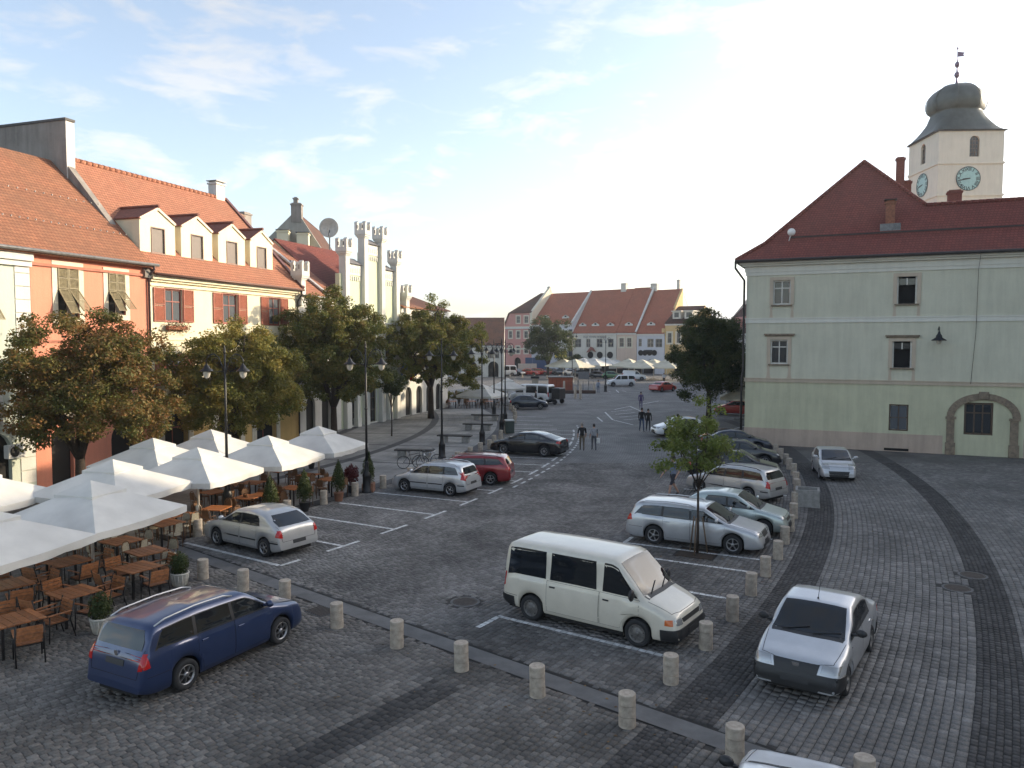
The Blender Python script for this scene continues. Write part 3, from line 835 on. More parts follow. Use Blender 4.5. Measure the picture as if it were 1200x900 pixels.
for w in up+lo:
    window(hc.r,*w,FRAMER,2,2,bar=.055,surround=(FRAMER,.05,.03),curtain=CURT,zsplit=.62,glass=mat('thin_glass',(.10,.11,.12),.05,spec=.7))
    sw=(w[1]-w[0])*.62
    shutter(hc.r,w[0]-sw-.06,w[0]-.06,w[2]-.02,w[3]+.03,SHUT);shutter(hc.r,w[1]+.06,w[1]+sw+.06,w[2]-.02,w[3]+.03,SHUT)
mb=MB();mb.box(0,L,-.05,0,7.06,7.12);mb.box(0,L,-.04,0,6.72,6.76);mb.box(0,L,-.07,0,3.86,4.0)
mb.box(0,L,-.10,-.002,10.05,10.12);mb.box(0,L,-.16,-.003,10.30,10.42);mb.box(0,L,-.3,-.004,10.42,10.70);mb.build('cornice',P_CREAM,hc.r)
rf=MB();sl=(RZ-EC)/(RY+.45)
rf.slab([(.0,-.45,EC),(L,-.45,EC),(L,RY,RZ),(.0,RY,RZ)],.12);rf.slab([(0,RY,RZ),(L,RY,RZ),(L,12.5,EC-.2),(0,12.5,EC-.2)],.12)
rfo=rf.build('roof',T_RED,hc.r);ridge_tiles(rfo,(0,RY,RZ+.02),(L,RY,RZ+.02),T_RED,.14)
mb=MB();mb.slab([(L-.02,-.5,EC+.14),(L+.28,-.5,EC+.14),(L+.28,RY,RZ+.16),(L-.02,RY,RZ+.16)],.35);mb.build('verge',mat('verge_brown',(.13,.055,.05),.6,var=.3),rfo)
gutter(hc.r,[(.0,-.52,EC-.08),(L+.1,-.52,EC-.08)],.08,mat('copper_brown_gutter',(.14,.07,.05),.5,.4))
pipe(hc.r,[(L-.15,-.5,EC-.12),(L-.15,-.5,EC-.4),(L-.1,-.1,EC-.9),(L-.1,-.1,.1)],.06,DKGUT)
FY=.75
for x0,x1 in ((167,208),(215,251),(258,289),(295,321)):
    # the dormer fronts stand a little behind the wall face
    pd=Plane(PL.pt(0,FY)[:2],PL.e)
    a,b=pd.u(x0)-U_CR0,pd.u(x1)-U_CR0;m=(a+b)/2;zb=EC+(FY+.45)*sl-.1;zt=13.78;za=14.52
    mb=MB();wn_=(m-.46,m+.46,zb+.12,13.36)
    wall_mesh(mb,a,b,zb,zt,[wn_],FY,.12);mb.add([(a,FY,zt),(b,FY,zt),(m,FY,za)],[(0,1,2)])
    yb=(zt-EC)/sl-.45
    for x in (a,b): mb.add([(x,FY,zb),(x,FY,zt),(x,yb,zt)],[(0,1,2)])
    d=mb.build('dormer',P_CREAM,hc.r,fix=False)
    p=MB();p.box(wn_[0],wn_[1],FY+.05,FY+.07,wn_[2],wn_[3]);p.build('dormer_blind',mat('blind_taupe',(.16,.13,.11),.6,var=.1),d)
    p=MB()
    for q in ((wn_[0]-.06,wn_[0],wn_[2],wn_[3]+.06),(wn_[1],wn_[1]+.06,wn_[2],wn_[3]+.06),(wn_[0],wn_[1],wn_[3],wn_[3]+.06),(wn_[0]-.1,wn_[1]+.1,wn_[2]-.07,wn_[2])): p.box(q[0],q[1],FY-.04,FY+.05,q[2],q[3])
    p.build('dormer_frame',mat('dormer_frame_brown',(.20,.13,.10),.6),d)
    p=MB();ya=(za-EC)/sl-.45;e=.10
    for x,s in ((a-e,-1),(b+e,1)):
        zl=zt-e*(za-zt)/(m-a)
        p.slab([(x,FY-.07,zl+.08),(m,FY-.07,za+.08),(m,ya+.2,za+.08),(x,yb-.1,zl+.08)],.08)
    p.path([(m,FY-.16,za+.12),(m,ya+.1,za+.12)],.09,8)
    p.build('dormer_roof',mat('dormer_roof_dark',(.22,.08,.055),.8,var=.4,scale=6),d)
    p=MB();zl=zt
    for s,x in ((-1,a),(1,b)): p.obox((x,FY-.05,zt-.02),(m,FY-.05,za-.04),.06,.14)
    p.build('dormer_cornice',CREAMT,d)
# flower box under the nearest upper window
w=up[0];t=thing('flower_box','window box spilling red and pink geraniums under the cream house window','flower box',PL.pt(U_CR0+(w[0]+w[1])/2,-.18,w[2]-.45),PL.rz)
mb=MB();mb.box(-.75,.75,-.12,.1,0,.2);mb.build('trough',mat('terracotta',(.30,.12,.06),.8),t)
random.seed(9);f1,f2=MB(),MB()
for i in range(520):
    x=random.uniform(-.95,.95);y=random.gauss(-.08,.14);z=.2+random.gauss(0.02,.17)-.15*abs(x);s=random.uniform(.03,.06)
    m=f1 if random.random()<.62 else f2
    a,bb=random.random()*6.28,random.random()*3
    ax=Vector((math.cos(a),math.sin(a),math.sin(bb)*.6)).normalized();ay=ax.cross(Vector((.3,.2,1))).normalized()
    m.add([Vector((x,y,z))+ax*s,Vector((x,y,z))+ay*s,Vector((x,y,z))-ax*s,Vector((x,y,z))-ay*s],[(0,1,2,3)])
f1.build('foliage',mat('geranium_leaf',(.10,.11,.035),.7,island=.4),t,fix=False);f2.build('blossom',mat('geranium_flower',(.42,.05,.05),.6,island=.5),t,fix=False)
# fire wall with its great chimney block, between the pink and cream houses
t=thing('fire_wall','tall bare grey fire wall with slab chimney between two tiled roofs','wall',PL.pt(U_CR0-.25),PL.rz)
mb=MB();mb.prism([(-.2,EC-.3),(-.2,EC+.05),(5.0,16.75),(5.0,EC)],-.22,.2,axis='x');mb.build('parapet',P_GREY,t)
mb=MB();mb.box(-.27,.27,5.02,13,12.5,19.25);mb.build('chimney_block',P_GREY,t)
mb=MB();mb.box(-.33,.33,4.96,13.05,19.253,19.38);mb.build('coping',mat('coping_dark',(.10,.095,.09),.8,var=.3),t)
mb=MB();mb.box(-.272,.272,4.99,5.017,15.6,19.2);mb.build('sunlit_end',P_WHITE,t)  # sunlight on the block's street end, put in as paler plaster
chimney(rfo,L-.6,RY+.2,16.6,18.6,.9,.7,P_WHITE,ZINC)
chimney(rfo,L+.5,RY+1.6,15.0,17.6,.9,.8,mat('chimney_brick',(.30,.19,.13),.9,var=.4,scale=9),None)

# --- low link house with two roofs between the cream house and the castle-like one
hl=House('town_house','low pale house under two red roofs beside the crenellated facade','house',PL,U_LK0+.02,U_CA0-.02)
wu=[(1.1,2.0,7.6,9.4),(3.2,4.1,7.6,9.4)];wd=[(.9,2.1,0,2.9,'arch'),(3.0,4.2,0,2.9,'arch')]
body(hl.r,hl.L,10.4,12,wu+wd,P_WHITE,gable=(6.5,15.3))
for w in wu: window(hl.r,*w,FRAMEW,2,2,surround=(P_CASTW,.15,.04))
for w in wd: backing(hl.r,*w[:4])
mb=MB();mb.slab([(0,-.4,10.35),(hl.L,-.4,10.35),(hl.L,6.5,15.4),(0,6.5,15.4)],.12);mb.slab([(0,6.5,15.4),(hl.L,6.5,15.4),(hl.L,12.4,10.4),(0,12.4,10.4)],.12)
rl=mb.build('roof',T_RED,hl.r)
mb=MB();mb.obox((hl.L*.62,-.45,10.45),(hl.L*.62,6.4,15.55),.35,.12);mb.build('verge_flashing',mat('flashing_pale',(.5,.48,.45),.5,.3,var=.2),rl)
mb=MB();mb.slab([(hl.L*.66,2.2,12.4),(hl.L*.66+.8,2.2,12.4),(hl.L*.66+.8,3.2,13.15),(hl.L*.66,3.2,13.15)],.06);o=mb.build('roof_window',GLASS,rl);o.location.z=.15
gutter(hl.r,[(0,-.46,10.28),(hl.L,-.46,10.28)],.08)
mb=MB();mb.box(-.1,hl.L,-.2,-.003,9.95,10.25);mb.build('cornice',P_CASTW,hl.r)
def turret(par,u,y,w,z0,z1,m,name='turret'):
    """square shaft, corbelled cap, merlons with slits"""
    mb=MB();h=w/2;zc=z1-1.35;mb.box(u-h,u+h,y-h,y+h,z0,zc)
    mb.box(u-h-.06,u+h+.06,y-h-.06,y+h+.06,zc,zc+.12);mb.box(u-h-.14,u+h+.14,y-h-.14,y+h+.14,zc+.12,zc+.26)
    k=h+.2;mb.box(u-k,u+k,y-k,y+k,zc+.26,zc+.62)
    o=mb.build(name,m,par)
    s=k*.52
    for sx in (-1,1):
        for sy in (-1,1):
            p=MB();p.box(u+sx*k-(s if sx>0 else 0),u+sx*k+(s if sx<0 else 0),y+sy*k-(s if sy>0 else 0),y+sy*k+(s if sy<0 else 0),zc+.622,z1-.14)
            cx,cy=u+sx*(k-s/2),y+sy*(k-s/2)
            p.prism([(cx-s*.6,z1-.138),(cx+s*.6,z1-.138),(cx,z1+.02)],cy-s*.6,cy+s*.6)
            p.build('merlon',m,o)
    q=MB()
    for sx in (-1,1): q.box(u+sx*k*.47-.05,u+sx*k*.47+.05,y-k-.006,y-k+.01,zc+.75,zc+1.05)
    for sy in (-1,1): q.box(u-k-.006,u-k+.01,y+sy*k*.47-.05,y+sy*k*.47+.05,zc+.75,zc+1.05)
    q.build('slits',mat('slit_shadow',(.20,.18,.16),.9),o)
    return o
turret(hl.r,.25,-.1,.55,9.6,PL.uz(346,307)[1]+.1,P_CASTW,'corner_turret')
for x,y,b in ((375,312,7.2),(384,315,7.2)):
    pp=Plane(PL.pt(0,b)[:2],PL.e);u,z=pp.uz(x-20,y-8)
chimney(rl,.9,7.0,13,17.0,.7,.7,P_GREY,ZINC);chimney(rl,3.2,7.6,13,17.0,.9,.8,mat('chimney_brick',(0,0,0)),None);chimney(rl,4.9,8.2,13,17.4,.9,.8,P_GREY,None)

# --- castle-like house
hk=House('castle_house','pale green mock-castle house with four white crenellated turrets','house',PL,U_CA0,U_CA1)
L=hk.L;ut=[hk.uz(404,400)[0],hk.uz(426,400)[0],hk.uz(446,400)[0],hk.uz(463,400)[0]]
zt=[hk.uz(403,277)[1],hk.uz(426,259)[1],hk.uz(446,268)[1],hk.uz(463,296)[1]]
zo=(zt[0]+zt[3])/2;zi=(zt[1]+zt[2])/2
zs,zc=zo-1.9,zi-1.7
side=[(ut[0]+.5,ut[1]-.5),(ut[2]+.5,ut[3]-.5)]
holes=[];tall=[]
for a,b in ((ut[0]+.55,ut[1]-.55),(ut[1]+.55,ut[2]-.55),(ut[2]+.55,ut[3]-.55)):
    m=(a+b)/2;w=min(.55,(b-a)/2-.1);tall.append((m-w,m+w,5.6,8.2));tall.append((m-w,m+w,.1,3.2))
mb=MB();wall_mesh(mb,0,L,0,zs-.9,tall,0,.3)
for x in (0,L): mb.add([(x,0,0),(x,0,zs-.9),(x,.4,zs-.9),(x,.4,10.6),(x,6,15.2),(x,11,10.6),(x,11,0)],[(0,1,2,3,4,5,6)])
mb.add([(0,11,0),(L,11,0),(L,11,11),(0,11,11)],[(0,1,2,3)])
mb.box(ut[1],ut[2],.01,.5,zs-.9,zc-.8);mb.build('wall',P_CASTLE,hk.r,fix=False)
for w in tall: window(hk.r,*w,FRAMEB,2,3,surround=(P_CASTW,.16,.05))
for a,b,z in ((ut[0],ut[1],zs),(ut[1],ut[2],zc),(ut[2],ut[3],zs)):
    mb=MB();mb.box(a+.3,b-.3,-.06,.42,z-.9,z-.03);mb.build('frieze',P_CASTW,hk.r)
    n=max(3,int((b-a-.8)/.36))
    for i in range(n):
        u=a+.45+(b-a-.9)*(i+.5)/n
        q=MB();q.prism([(u-.10,z-.72),(u+.10,z-.72),(u+.10,z-.40),(u,z-.28),(u-.10,z-.40)],-.075,-.058);q.build('frieze_panel',mat('frieze_recess',(.50,.49,.42),.9),hk.r)
        q=MB();q.prism([(u-.09,z-1.0),(u-.05,z-1.35),(u+.05,z-1.35),(u+.09,z-1.0)],-.07,.004);q.build('corbel',P_CASTW,hk.r)
    q=MB();q.prism([(-.25,z),(.6,z),(.6,z+.55)],a+.35,b-.35,axis='x');q.build('coping',mat('lead_grey',(.20,.19,.19),.6,.3),hk.r)
for u,zz,zb in ((ut[0],zo,0),(ut[1],zi,7.9),(ut[2],zi,7.9),(ut[3],zo,0)):
    turret(hk.r,u,-.05,.62,zb,zz,P_CASTW)
    if zb>1:
        q=MB();q.lathe([(.05,-.9),(.3,-.5),(.62,-.02)],4,(u,-.05,zb),rot=R(45),smooth=False);q.build('turret_bracket',P_CASTW,hk.r)
mb=MB();mb.box(0,L,-.12,-.003,4.4,4.65);mb.box(0,L,-.08,-.003,8.5,8.62);mb.build('cornice',P_CASTW,hk.r)
mb=MB();mb.slab([(0,.5,10.6),(L,.5,10.6),(L,6,15.35),(0,6,15.35)],.12);mb.slab([(0,6,15.35),(L,6,15.35),(L,11.3,10.5),(0,11.3,10.5)],.12);mb.build('roof',T_DEEP,hk.r)
# entrance porch
for u in (2.2,3.6,6.4,7.8): mb=MB();mb.box(u-.22,u+.22,-.35,-.003,.7,4.3);mb.box(u-.3,u+.3,-.43,-.002,0,.7);mb.build('pilaster',P_CASTW,hk.r)
# --- house after the castle
ha=House('town_house','pale house with crenellated chimney beyond the mock-castle facade','house',PL,U_CA1+.02,U_CA1+11)
ws=[(1.2+2.3*i,2.2+2.3*i,z,z+1.9) for i in range(4) for z in (3.7,7.3)]+[(1.0+2.3*i,2.3+2.3*i,0,2.7,'arch') for i in range(4)]
body(ha.r,ha.L,10.2,11,ws,P_CASTW,gable=(5.5,12.2))
for w in ws:
    if len(w)>4: backing(ha.r,*w[:4])
    else: window(ha.r,*w,FRAMEW,2,2,surround=(CREAMT,.15,.04))
mb=MB();mb.slab([(0,-.4,10.2),(ha.L,-.4,10.2),(ha.L,5.5,12.3),(0,5.5,12.3)],.12);mb.slab([(0,5.5,12.3),(ha.L,5.5,12.3),(ha.L,11.4,10.2),(0,11.4,10.2)],.12);mb.build('roof',T_OLD,ha.r)
turret(ha.r,.9,-.02,.7,9.5,PL.uz(481,335)[1],P_CASTW,'corner_turret')
mb=MB();mb.box(0,ha.L,-.15,-.003,9.6,10.0)
mb.build('cornice',P_CASTW,ha.r)
# --- grey gable wall far behind the low roofs, dish beside it
pg=Plane((-22,76),(1,.08))
hg=House('gable_house','bare grey gable end with chimney rising behind the low red roofs','house',pg,pg.u(314),pg.u(378))
L=hg.L;m=hg.uz(347,240)[0];zt_=pg.uz(347,246)[1];zl=pg.uz(316,281)[1];zr=pg.uz(376,291)[1]
mb=MB();mb.prism([(0,0),(L,0),(L,zr),(m,zt_),(0,zl)],0,.5);mb.build('wall',plaster('plaster_old_grey',(.36,.35,.31),.3),hg.r)
mb=MB();mb.slab([(0,.5,zl-.1),(m,.5,zt_-.1),(m,14,zt_-.1),(0,14,zl-.1)],.15);mb.slab([(L,.5,zr-.1),(m,.5,zt_-.1),(m,14,zt_-.1),(L,14,zr-.1)],.15);mb.build('roof',T_BROWN,hg.r)
chimney(hg.r,m,.4,zt_-1.2,zt_+.7,1.0,.9,P_GREY,None);chimney(hg.r,m-.1,.4,zt_+.7,zt_+1.3,.4,.4,P_GREY,None)
chimney(hg.r,hg.uz(334,300)[0],-.6,12,pg.uz(334,271)[1],1.1,.8,P_CREAM,ZINC);chimney(hg.r,hg.uz(357,300)[0],-.6,12,pg.uz(357,274)[1],1.1,.8,P_CREAM,ZINC)
mb=MB();mb.box(0,L,0.05,13.8,0,min(zl,zr)-.05);mb.build('side_walls',P_GREY,hg.r)
u,z=pg.uz(388,269);c=pg.pt(u,-1.0,z)
t=thing('satellite_dish','large pale satellite dish on a mast above the low red roofs','satellite dish',(c.x,c.y,z-3.2))
MB().path([(0,0,-4.5),(0,0,3.0)],.07,8).build('mast',ZINC,t)
mb=MB();mb.lathe([(.05,.26),(.42,.20),(.75,.09),(.95,-.05),(.93,-.08),(.7,.06),(.38,.17),(.05,.22)],24,(0,-.2,3.2),'y')
mb.build('dish',mat('dish_pale',(.55,.50,.44),.5,var=.2),t)
MB().path([(0,-.1,2.2),(0,-.95,3.1)],.03,6).build('feed_arm',ZINC,t)
# flags on the castle-like house
for uu,y,cs,lab in ((PL.u(474),432,[(.02,.035,.16),(.62,.42,.03),(.55,.03,.03)],'blue, yellow and red tricolour hanging from a wall pole'),(PL.u(463),426,[(.05,.10,.32)]*3,'plain blue flag hanging from a wall pole beside the tricolour')):
    z=PL.uz(474,y)[1];c=PL.pt(uu,-.05,z-.2)
    t=thing('wall_flag',lab,'flag',c,PL.rz)
    MB().path([(0,0,0),(0,-1.5,.9)],.025,6).build('pole',WHITEP,t)
    for k in range(3):
        mb=MB();n=8;vs=[];fs=[]
        for i in range(n+1):
            v=i/n
            for j in (0,1):
                q=(k+j)/3; vs.append((q*.5-.1+.06*math.sin(v*7+k),-1.45+v*.25+q*.95,.85-.75*q*0-v*1.25+q*-.55+.5*0))
        for i in range(n): fs.append((2*i,2*i+1,2*i+3,2*i+2))
        mb.add(vs,fs,smooth=True)
        o=mb.build('cloth_stripe',mat('flag_%d%d%d'%tuple(int(x*99) for x in cs[k]),cs[k],.8),t,fix=False)

# ================================================================ right-hand building
def text_mesh(s,size,name='lettering',depth=.01):
    cu=bpy.data.curves.new(name,'FONT');cu.body=s;cu.size=size;cu.extrude=depth;cu.offset=size*.018;cu.align_x='CENTER';cu.align_y='CENTER'
    o=bpy.data.objects.new(name,cu);col.objects.link(o)
    dg=bpy.context.evaluated_depsgraph_get();me=bpy.data.meshes.new_from_object(o.evaluated_get(dg))
    bpy.data.objects.remove(o,do_unlink=True);bpy.data.curves.remove(cu);me.name=name
    return me
P_SAGE=plaster('plaster_sage_upper',(.58,.57,.45),.2)
P_SAGEL=plaster('plaster_sage_lower',(.55,.545,.385),.24)
P_PLINTH=plaster('plaster_pink_plinth',(.50,.40,.32),.25)
P_TRIMW=plaster('plaster_trim_white',(.66,.65,.57),.12)
P_TRIMB=plaster('plaster_trim_beige',(.52,.44,.34),.18)
STONE=mat('brown_sandstone',(.27,.215,.155),.9,var=.4,scale=5,bump=.4)
PR=Plane((15.9,52.3),(14.8,-6.6))
hr=House('corner_building','long sage green building with deep red hipped roof and stone archway','building',PR,0,72)
L=hr.L;EAV=12.45
wins=[hr.rect(905,925.5,328.6,357),hr.rect(1049.5,1073,324,356),hr.rect(903,923.5,398,426.5),hr.rect(1046,1069,400,431)]
z0=[9.45,9.3,5.5,5.2]
wins=[(w[0],w[1],(w[2]),w[3]) for w in wins]
small=hr.rect(1044,1067,474,505);big=hr.rect(1132.5,1167,472,510)
extra=[]
for i in range(1,6):
    for w in (wins[1],wins[3]): extra.append((w[0]+8.3*i+.3,w[1]+8.3*i+.3,w[2],w[3]))
uppers=[w for w in wins+extra if w[2]>7];mids=[w for w in wins+extra if 4.6<w[2]<7]
ZS1=4.32;ZS0=1.15
mb=MB();wall_mesh(mb,0,L,ZS1,EAV-.2,wins+extra,0,.28)
mb.add([(0,0,0),(0,0,EAV-.2),(0,34,EAV-.2),(0,34,0)],[(0,1,2,3)]);mb.add([(L,0,0),(L,0,EAV-.2),(L,8,EAV-.2),(L,8,0)],[(0,1,2,3)])
mb.add([(14.4,7.5,0),(L,7.5,0),(L,7.5,EAV-.2),(14.4,7.5,EAV-.2)],[(0,1,2,3)]);mb.add([(14.4,7.5,0),(14.4,34,0),(14.4,34,EAV-.2),(14.4,7.5,EAV-.2)],[(0,1,2,3)]);mb.add([(0,34,0),(14.4,34,0),(14.4,34,EAV-.2),(0,34,EAV-.2)],[(0,1,2,3)])
mb.build('wall',P_SAGE,hr.r,fix=False)
mb=MB();wall_mesh(mb,0,L,ZS0,ZS1,[small,big],0,.25);mb.build('ground_floor_wall',P_SAGEL,hr.r,fix=False)
ua,ub=hr.uz(1114,520)[0],hr.uz(1189,520)[0]
mb=MB();mb.box(-.03,ua-.45,-.035,.2,0,ZS0);mb.box(ub+.45,L,-.035,.2,0,ZS0);mb.build('plinth',P_PLINTH,hr.r)
mb=MB();mb.box(ua-.45,ub+.45,.002,.1,0,ZS0);mb.build('arch_infill',P_SAGEL,hr.r)
# cornices
mb=MB();zt_=11.4
mb.box(-.06,L,-.06,-.002,zt_,zt_+.22);mb.box(-.10,L,-.10,-.003,zt_+.22,zt_+.28);mb.box(-.13,L,-.08,-.001,zt_+.28,zt_+.62);mb.box(-.3,L,-.3,-.004,zt_+.62,zt_+.74);mb.box(-.46,L,-.46,-.005,zt_+.74,EAV-.12);mb.build('eaves_cornice',P_TRIMW,hr.r)
mb=MB();mb.box(-.05,L,-.05,-.002,8.22,8.50);mb.box(-.08,L,-.08,-.003,8.50,8.57);mb.build('string_course',P_TRIMW,hr.r)
mb=MB();mb.box(-.07,L,-.07,-.002,ZS1-.05,ZS1+.16);mb.box(-.10,L,-.11,-.003,ZS1+.16,ZS1+.21);mb.build('string_course',P_TRIMB,hr.r)
for i,w in enumerate(wins+extra):
    op=i in (1,3)
    fw=window(hr.r,*w,FRAMEW,2,2,bar=.07,surround=(P_TRIMB,.22,.05),sill=STONE,zsplit=.68 if w[2]>7 else .7,y=.14)
    if op: # lower casements stand open: take their panes and bars away, leave the dark room
        for ch in list(fw.children):
            zc=sum(v.co.z for v in ch.data.vertices)/len(ch.data.vertices)
            if ch.name.startswith('pane') and zc<w[2]+(w[3]-w[2])*.6: bpy.data.objects.remove(ch,do_unlink=True)
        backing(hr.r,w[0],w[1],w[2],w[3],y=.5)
        me=fw.data;bm=bmesh.new();bm.from_mesh(me);m=(w[0]+w[1])/2
        bmesh.ops.delete(bm,geom=[f for f in bm.faces if abs(f.calc_center_median().x-m)<.05],context='FACES');bm.to_mesh(me);bm.free()
        p=MB();zz=w[2]+(w[3]-w[2])*.70;p.box(m-.035,m+.035,.115,.18,zz,w[3]-.09);p.build('mullion',FRAMEW,fw)
    if w in mids:
        p=MB();p.box(w[0]-.42,w[1]+.42,-.17,-.002,w[3]+.30,w[3]+.40);p.box(w[0]-.36,w[1]+.36,-.10,-.003,w[3]+.22,w[3]+.30);p.build('hood_mould',STONE,fw)
    p=MB()
    for s,x in ((-1,w[0]-.11),(1,w[1]+.11)):
        zb=w[2]-.09;p.prism([(x-.10,zb),(x+.10,zb),(x+.07,zb-.25),(x+.10,zb-.7),(x+.2,zb-.95),(x-.2,zb-.95),(x-.10,zb-.7),(x-.07,zb-.25)],-.02,.0)
    p.build('apron',P_TRIMB,fw)
window(hr.r,*small,FRAMEB,2,2,bar=.06,surround=None,y=.1,curtain=CURT,glass=mat('thin_glass',(0,0,0)))
window(hr.r,*big,FRAMEB,3,2,bar=.08,y=.1,curtain=mat('dark_curtain',(.10,.085,.075),.9),zsplit=.68)
# stone archway
c=(ua+ub)/2;r=(ub-ua)/2-.0;zsp=hr.uz(1112,488)[1];zto=hr.uz(1150,466)[1];rz=zto-zsp
mb=MB();n=20
for i in range(n):
    t0,t1=math.pi*i/n,math.pi*(i+.97)/n
    mb.prism([(c+(r-.14)*math.cos(t0),zsp+(rz-.14)*math.sin(t0)),(c+(r+.26)*math.cos(t0),zsp+(rz+.26)*math.sin(t0)),(c+(r+.26)*math.cos(t1),zsp+(rz+.26)*math.sin(t1)),(c+(r-.14)*math.cos(t1),zsp+(rz-.14)*math.sin(t1))],-.10,.0)
for i in range(n): pass
arch=mb.build('archway',STONE,hr.r)
mb=MB()
for x in (ua,ub):
    mb.box(x-.26,x+.16,-.10,.0,.75,zsp-.14);mb.box(x-.32,x+.24,-.16,.0,zsp-.137,zsp-.003);mb.box(x-.31,x+.22,-.15,.0,0,.747)
mb.build('arch_pier',STONE,arch)
mb=MB();mb.bbox(c-.26,c+.26,-.15,.0,zto-.10,zto+.36,.02);mb.build('keystone',STONE,arch)
# outline of a walled-up door, and a vent
mb=MB();u0=hr.uz(896,520)[0];u1=hr.uz(928,520)[0];m=(u0+u1)/2;rr=(u1-u0)/2
mb.path([(u0,0,1.2),(u0,0,2.4)]+[(m-rr*math.cos(math.pi*i/12),0,2.4+rr*.8*math.sin(math.pi*i/12)) for i in range(13)]+[(u1,0,1.2)],.012,5);mb.build('walled_door_outline',P_SAGE,hr.r)
mb=MB();u=hr.uz(1050,530)[0];mb.box(u-.7,u+.7,-.045,-.03,.06,.22);mb.build('vent_slot',DARK,hr.r)
# roof: hipped wing with a lower wing running on to the right
HX,HY,HZ=7.1,7.5,19.95;E0=-.62;KY,KZ=1.0,13.62;RWY=3.35;RWZ=KZ+(RWY-KY)*(HZ-KZ)/(HY-KY);W=14.2
mb=MB();ez=EAV+.0
s_=(HZ-KZ)/(HY-KY)
def kx(z): return KY+(z-KZ)/s_
mb.slab([(E0,E0,ez),(L,E0,ez),(L,KY,KZ),(KY,KY,KZ)],.12)                       # front kick
xr=W-RWY
mb.slab([(KY,KY,KZ),(L,KY,KZ),(L,RWY,RWZ),(xr,RWY,RWZ),(HX,HY,HZ)],.12)         # front slope
mb.slab([(E0,E0,ez),(KY,KY,KZ),(KY,34,KZ),(E0,34.6,ez)],.12)                    # left kick
mb.slab([(KY,KY,KZ),(HX,HY,HZ),(HX,34,HZ),(KY,34,KZ)],.12)
mb.slab([(HX,HY,HZ),(xr,RWY,RWZ),(W+.6,RWY,RWZ-3.2),(W+.6,34,ez),(HX,34,HZ)],.12)
mb.slab([(xr-.5,RWY,RWZ),(L,RWY,RWZ),(L,8.1,ez),(xr-.5,8.1,ez)],.12)
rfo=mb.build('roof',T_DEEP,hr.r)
ridge_tiles(rfo,(xr,RWY,RWZ+.03),(L,RWY,RWZ+.03),T_DEEP,.13);ridge_tiles(rfo,(HX,HY,HZ+.03),(xr,RWY,RWZ+.03),T_DEEP,.13);ridge_tiles(rfo,(HX,HY,HZ+.03),(KY,KY,KZ+.03),T_DEEP,.13);ridge_tiles(rfo,(KY,KY,KZ+.03),(E0,E0,ez+.03),T_DEEP,.13)
mb=MB();mb.box(2.6,L,KY+.28,KY+.31,KZ+.36,KZ+.44);mb.build('snow_guard',DKGUT,rfo)
gutter(hr.r,[(E0-.06,34,ez-.1),(E0-.06,E0-.06,ez-.1),(L,E0-.06,ez-.1)],.10,DKGUT)
pipe(hr.r,[(E0-.05,E0-.05,ez-.12),(E0-.05,E0-.05,ez-.55),(-.14,-.16,ez-1.35),(-.14,-.16,5.0),(-.2,-.22,4.6),(-.2,-.22,.1)],.075,DKGUT)
BRICK=mat('chimney_red_brick',(.20,.075,.055),.9,var=.45,scale=10)
for u,y,zb,zt_,w,d in ((9.7,13.5,15,21.3,.6,.6),(10.25,14.2,14,19.6,.55,.55),(13.0,9.0,12,17.7,.85,.8)): chimney(rfo,u,y,zb,zt_,w,d,BRICK)
c_=chimney(rfo,8.7,2.3,13.6,16.2,.55,.5,mat('chimney_orange_brick',(.30,.12,.07),.9,var=.4,scale=10),DKGUT)
mb=MB();mb.box(8.1,9.3,1.55,3.0,14.0,14.62);mb.build('chimney_flashing',ZINC,c_)
mb=MB();mb.lathe([(.06,0),(.24,.05),(.26,.16),(.05,.2)],16,(2.7,1.0,14.35),'y');mb.path([(2.5,1.2,13.6),(2.7,1.1,14.3)],.03,6);mb.build('roof_floodlight',WHITEP,rfo)
# cable down the wall and the wall lamp
MB().path([(hr.uz(1148,300)[0],-.5,12.2),(hr.uz(1146,330)[0],-.12,11.3),(hr.uz(1143,400)[0],-.10,7.5),(hr.uz(1137,455)[0],-.12,4.4)],.012,5).build('wall_cable',DKGUT,hr.r)
u,z=hr.uz(1099,399)
t=thing('wall_lamp','black iron bell lantern bracketed to the sage green wall','wall lamp',PR.pt(u,-.02,z-.1),PR.rz)
MB().path([(0,0,.75),(0,-.25,.85),(0,-.55,.95),(0,-.7,.9),(0,-.7,.65)],.03,8).build('bracket',IRON,t)
mb=MB();mb.lathe([(.05,.65),(.09,.5),(.16,.40),(.18,.28),(.42,.12),(.42,.09),(.05,.1)],16,(0,-.7,0));mb.build('shade',IRON,t)
mb=MB();mb.lathe([(.16,.1),(.16,.02),(.10,-.08),(.02,-.12)],12,(0,-.7,0));mb.build('lamp_glass',mat('lamp_glass',(.5,.48,.42),.15,spec=.6),t)

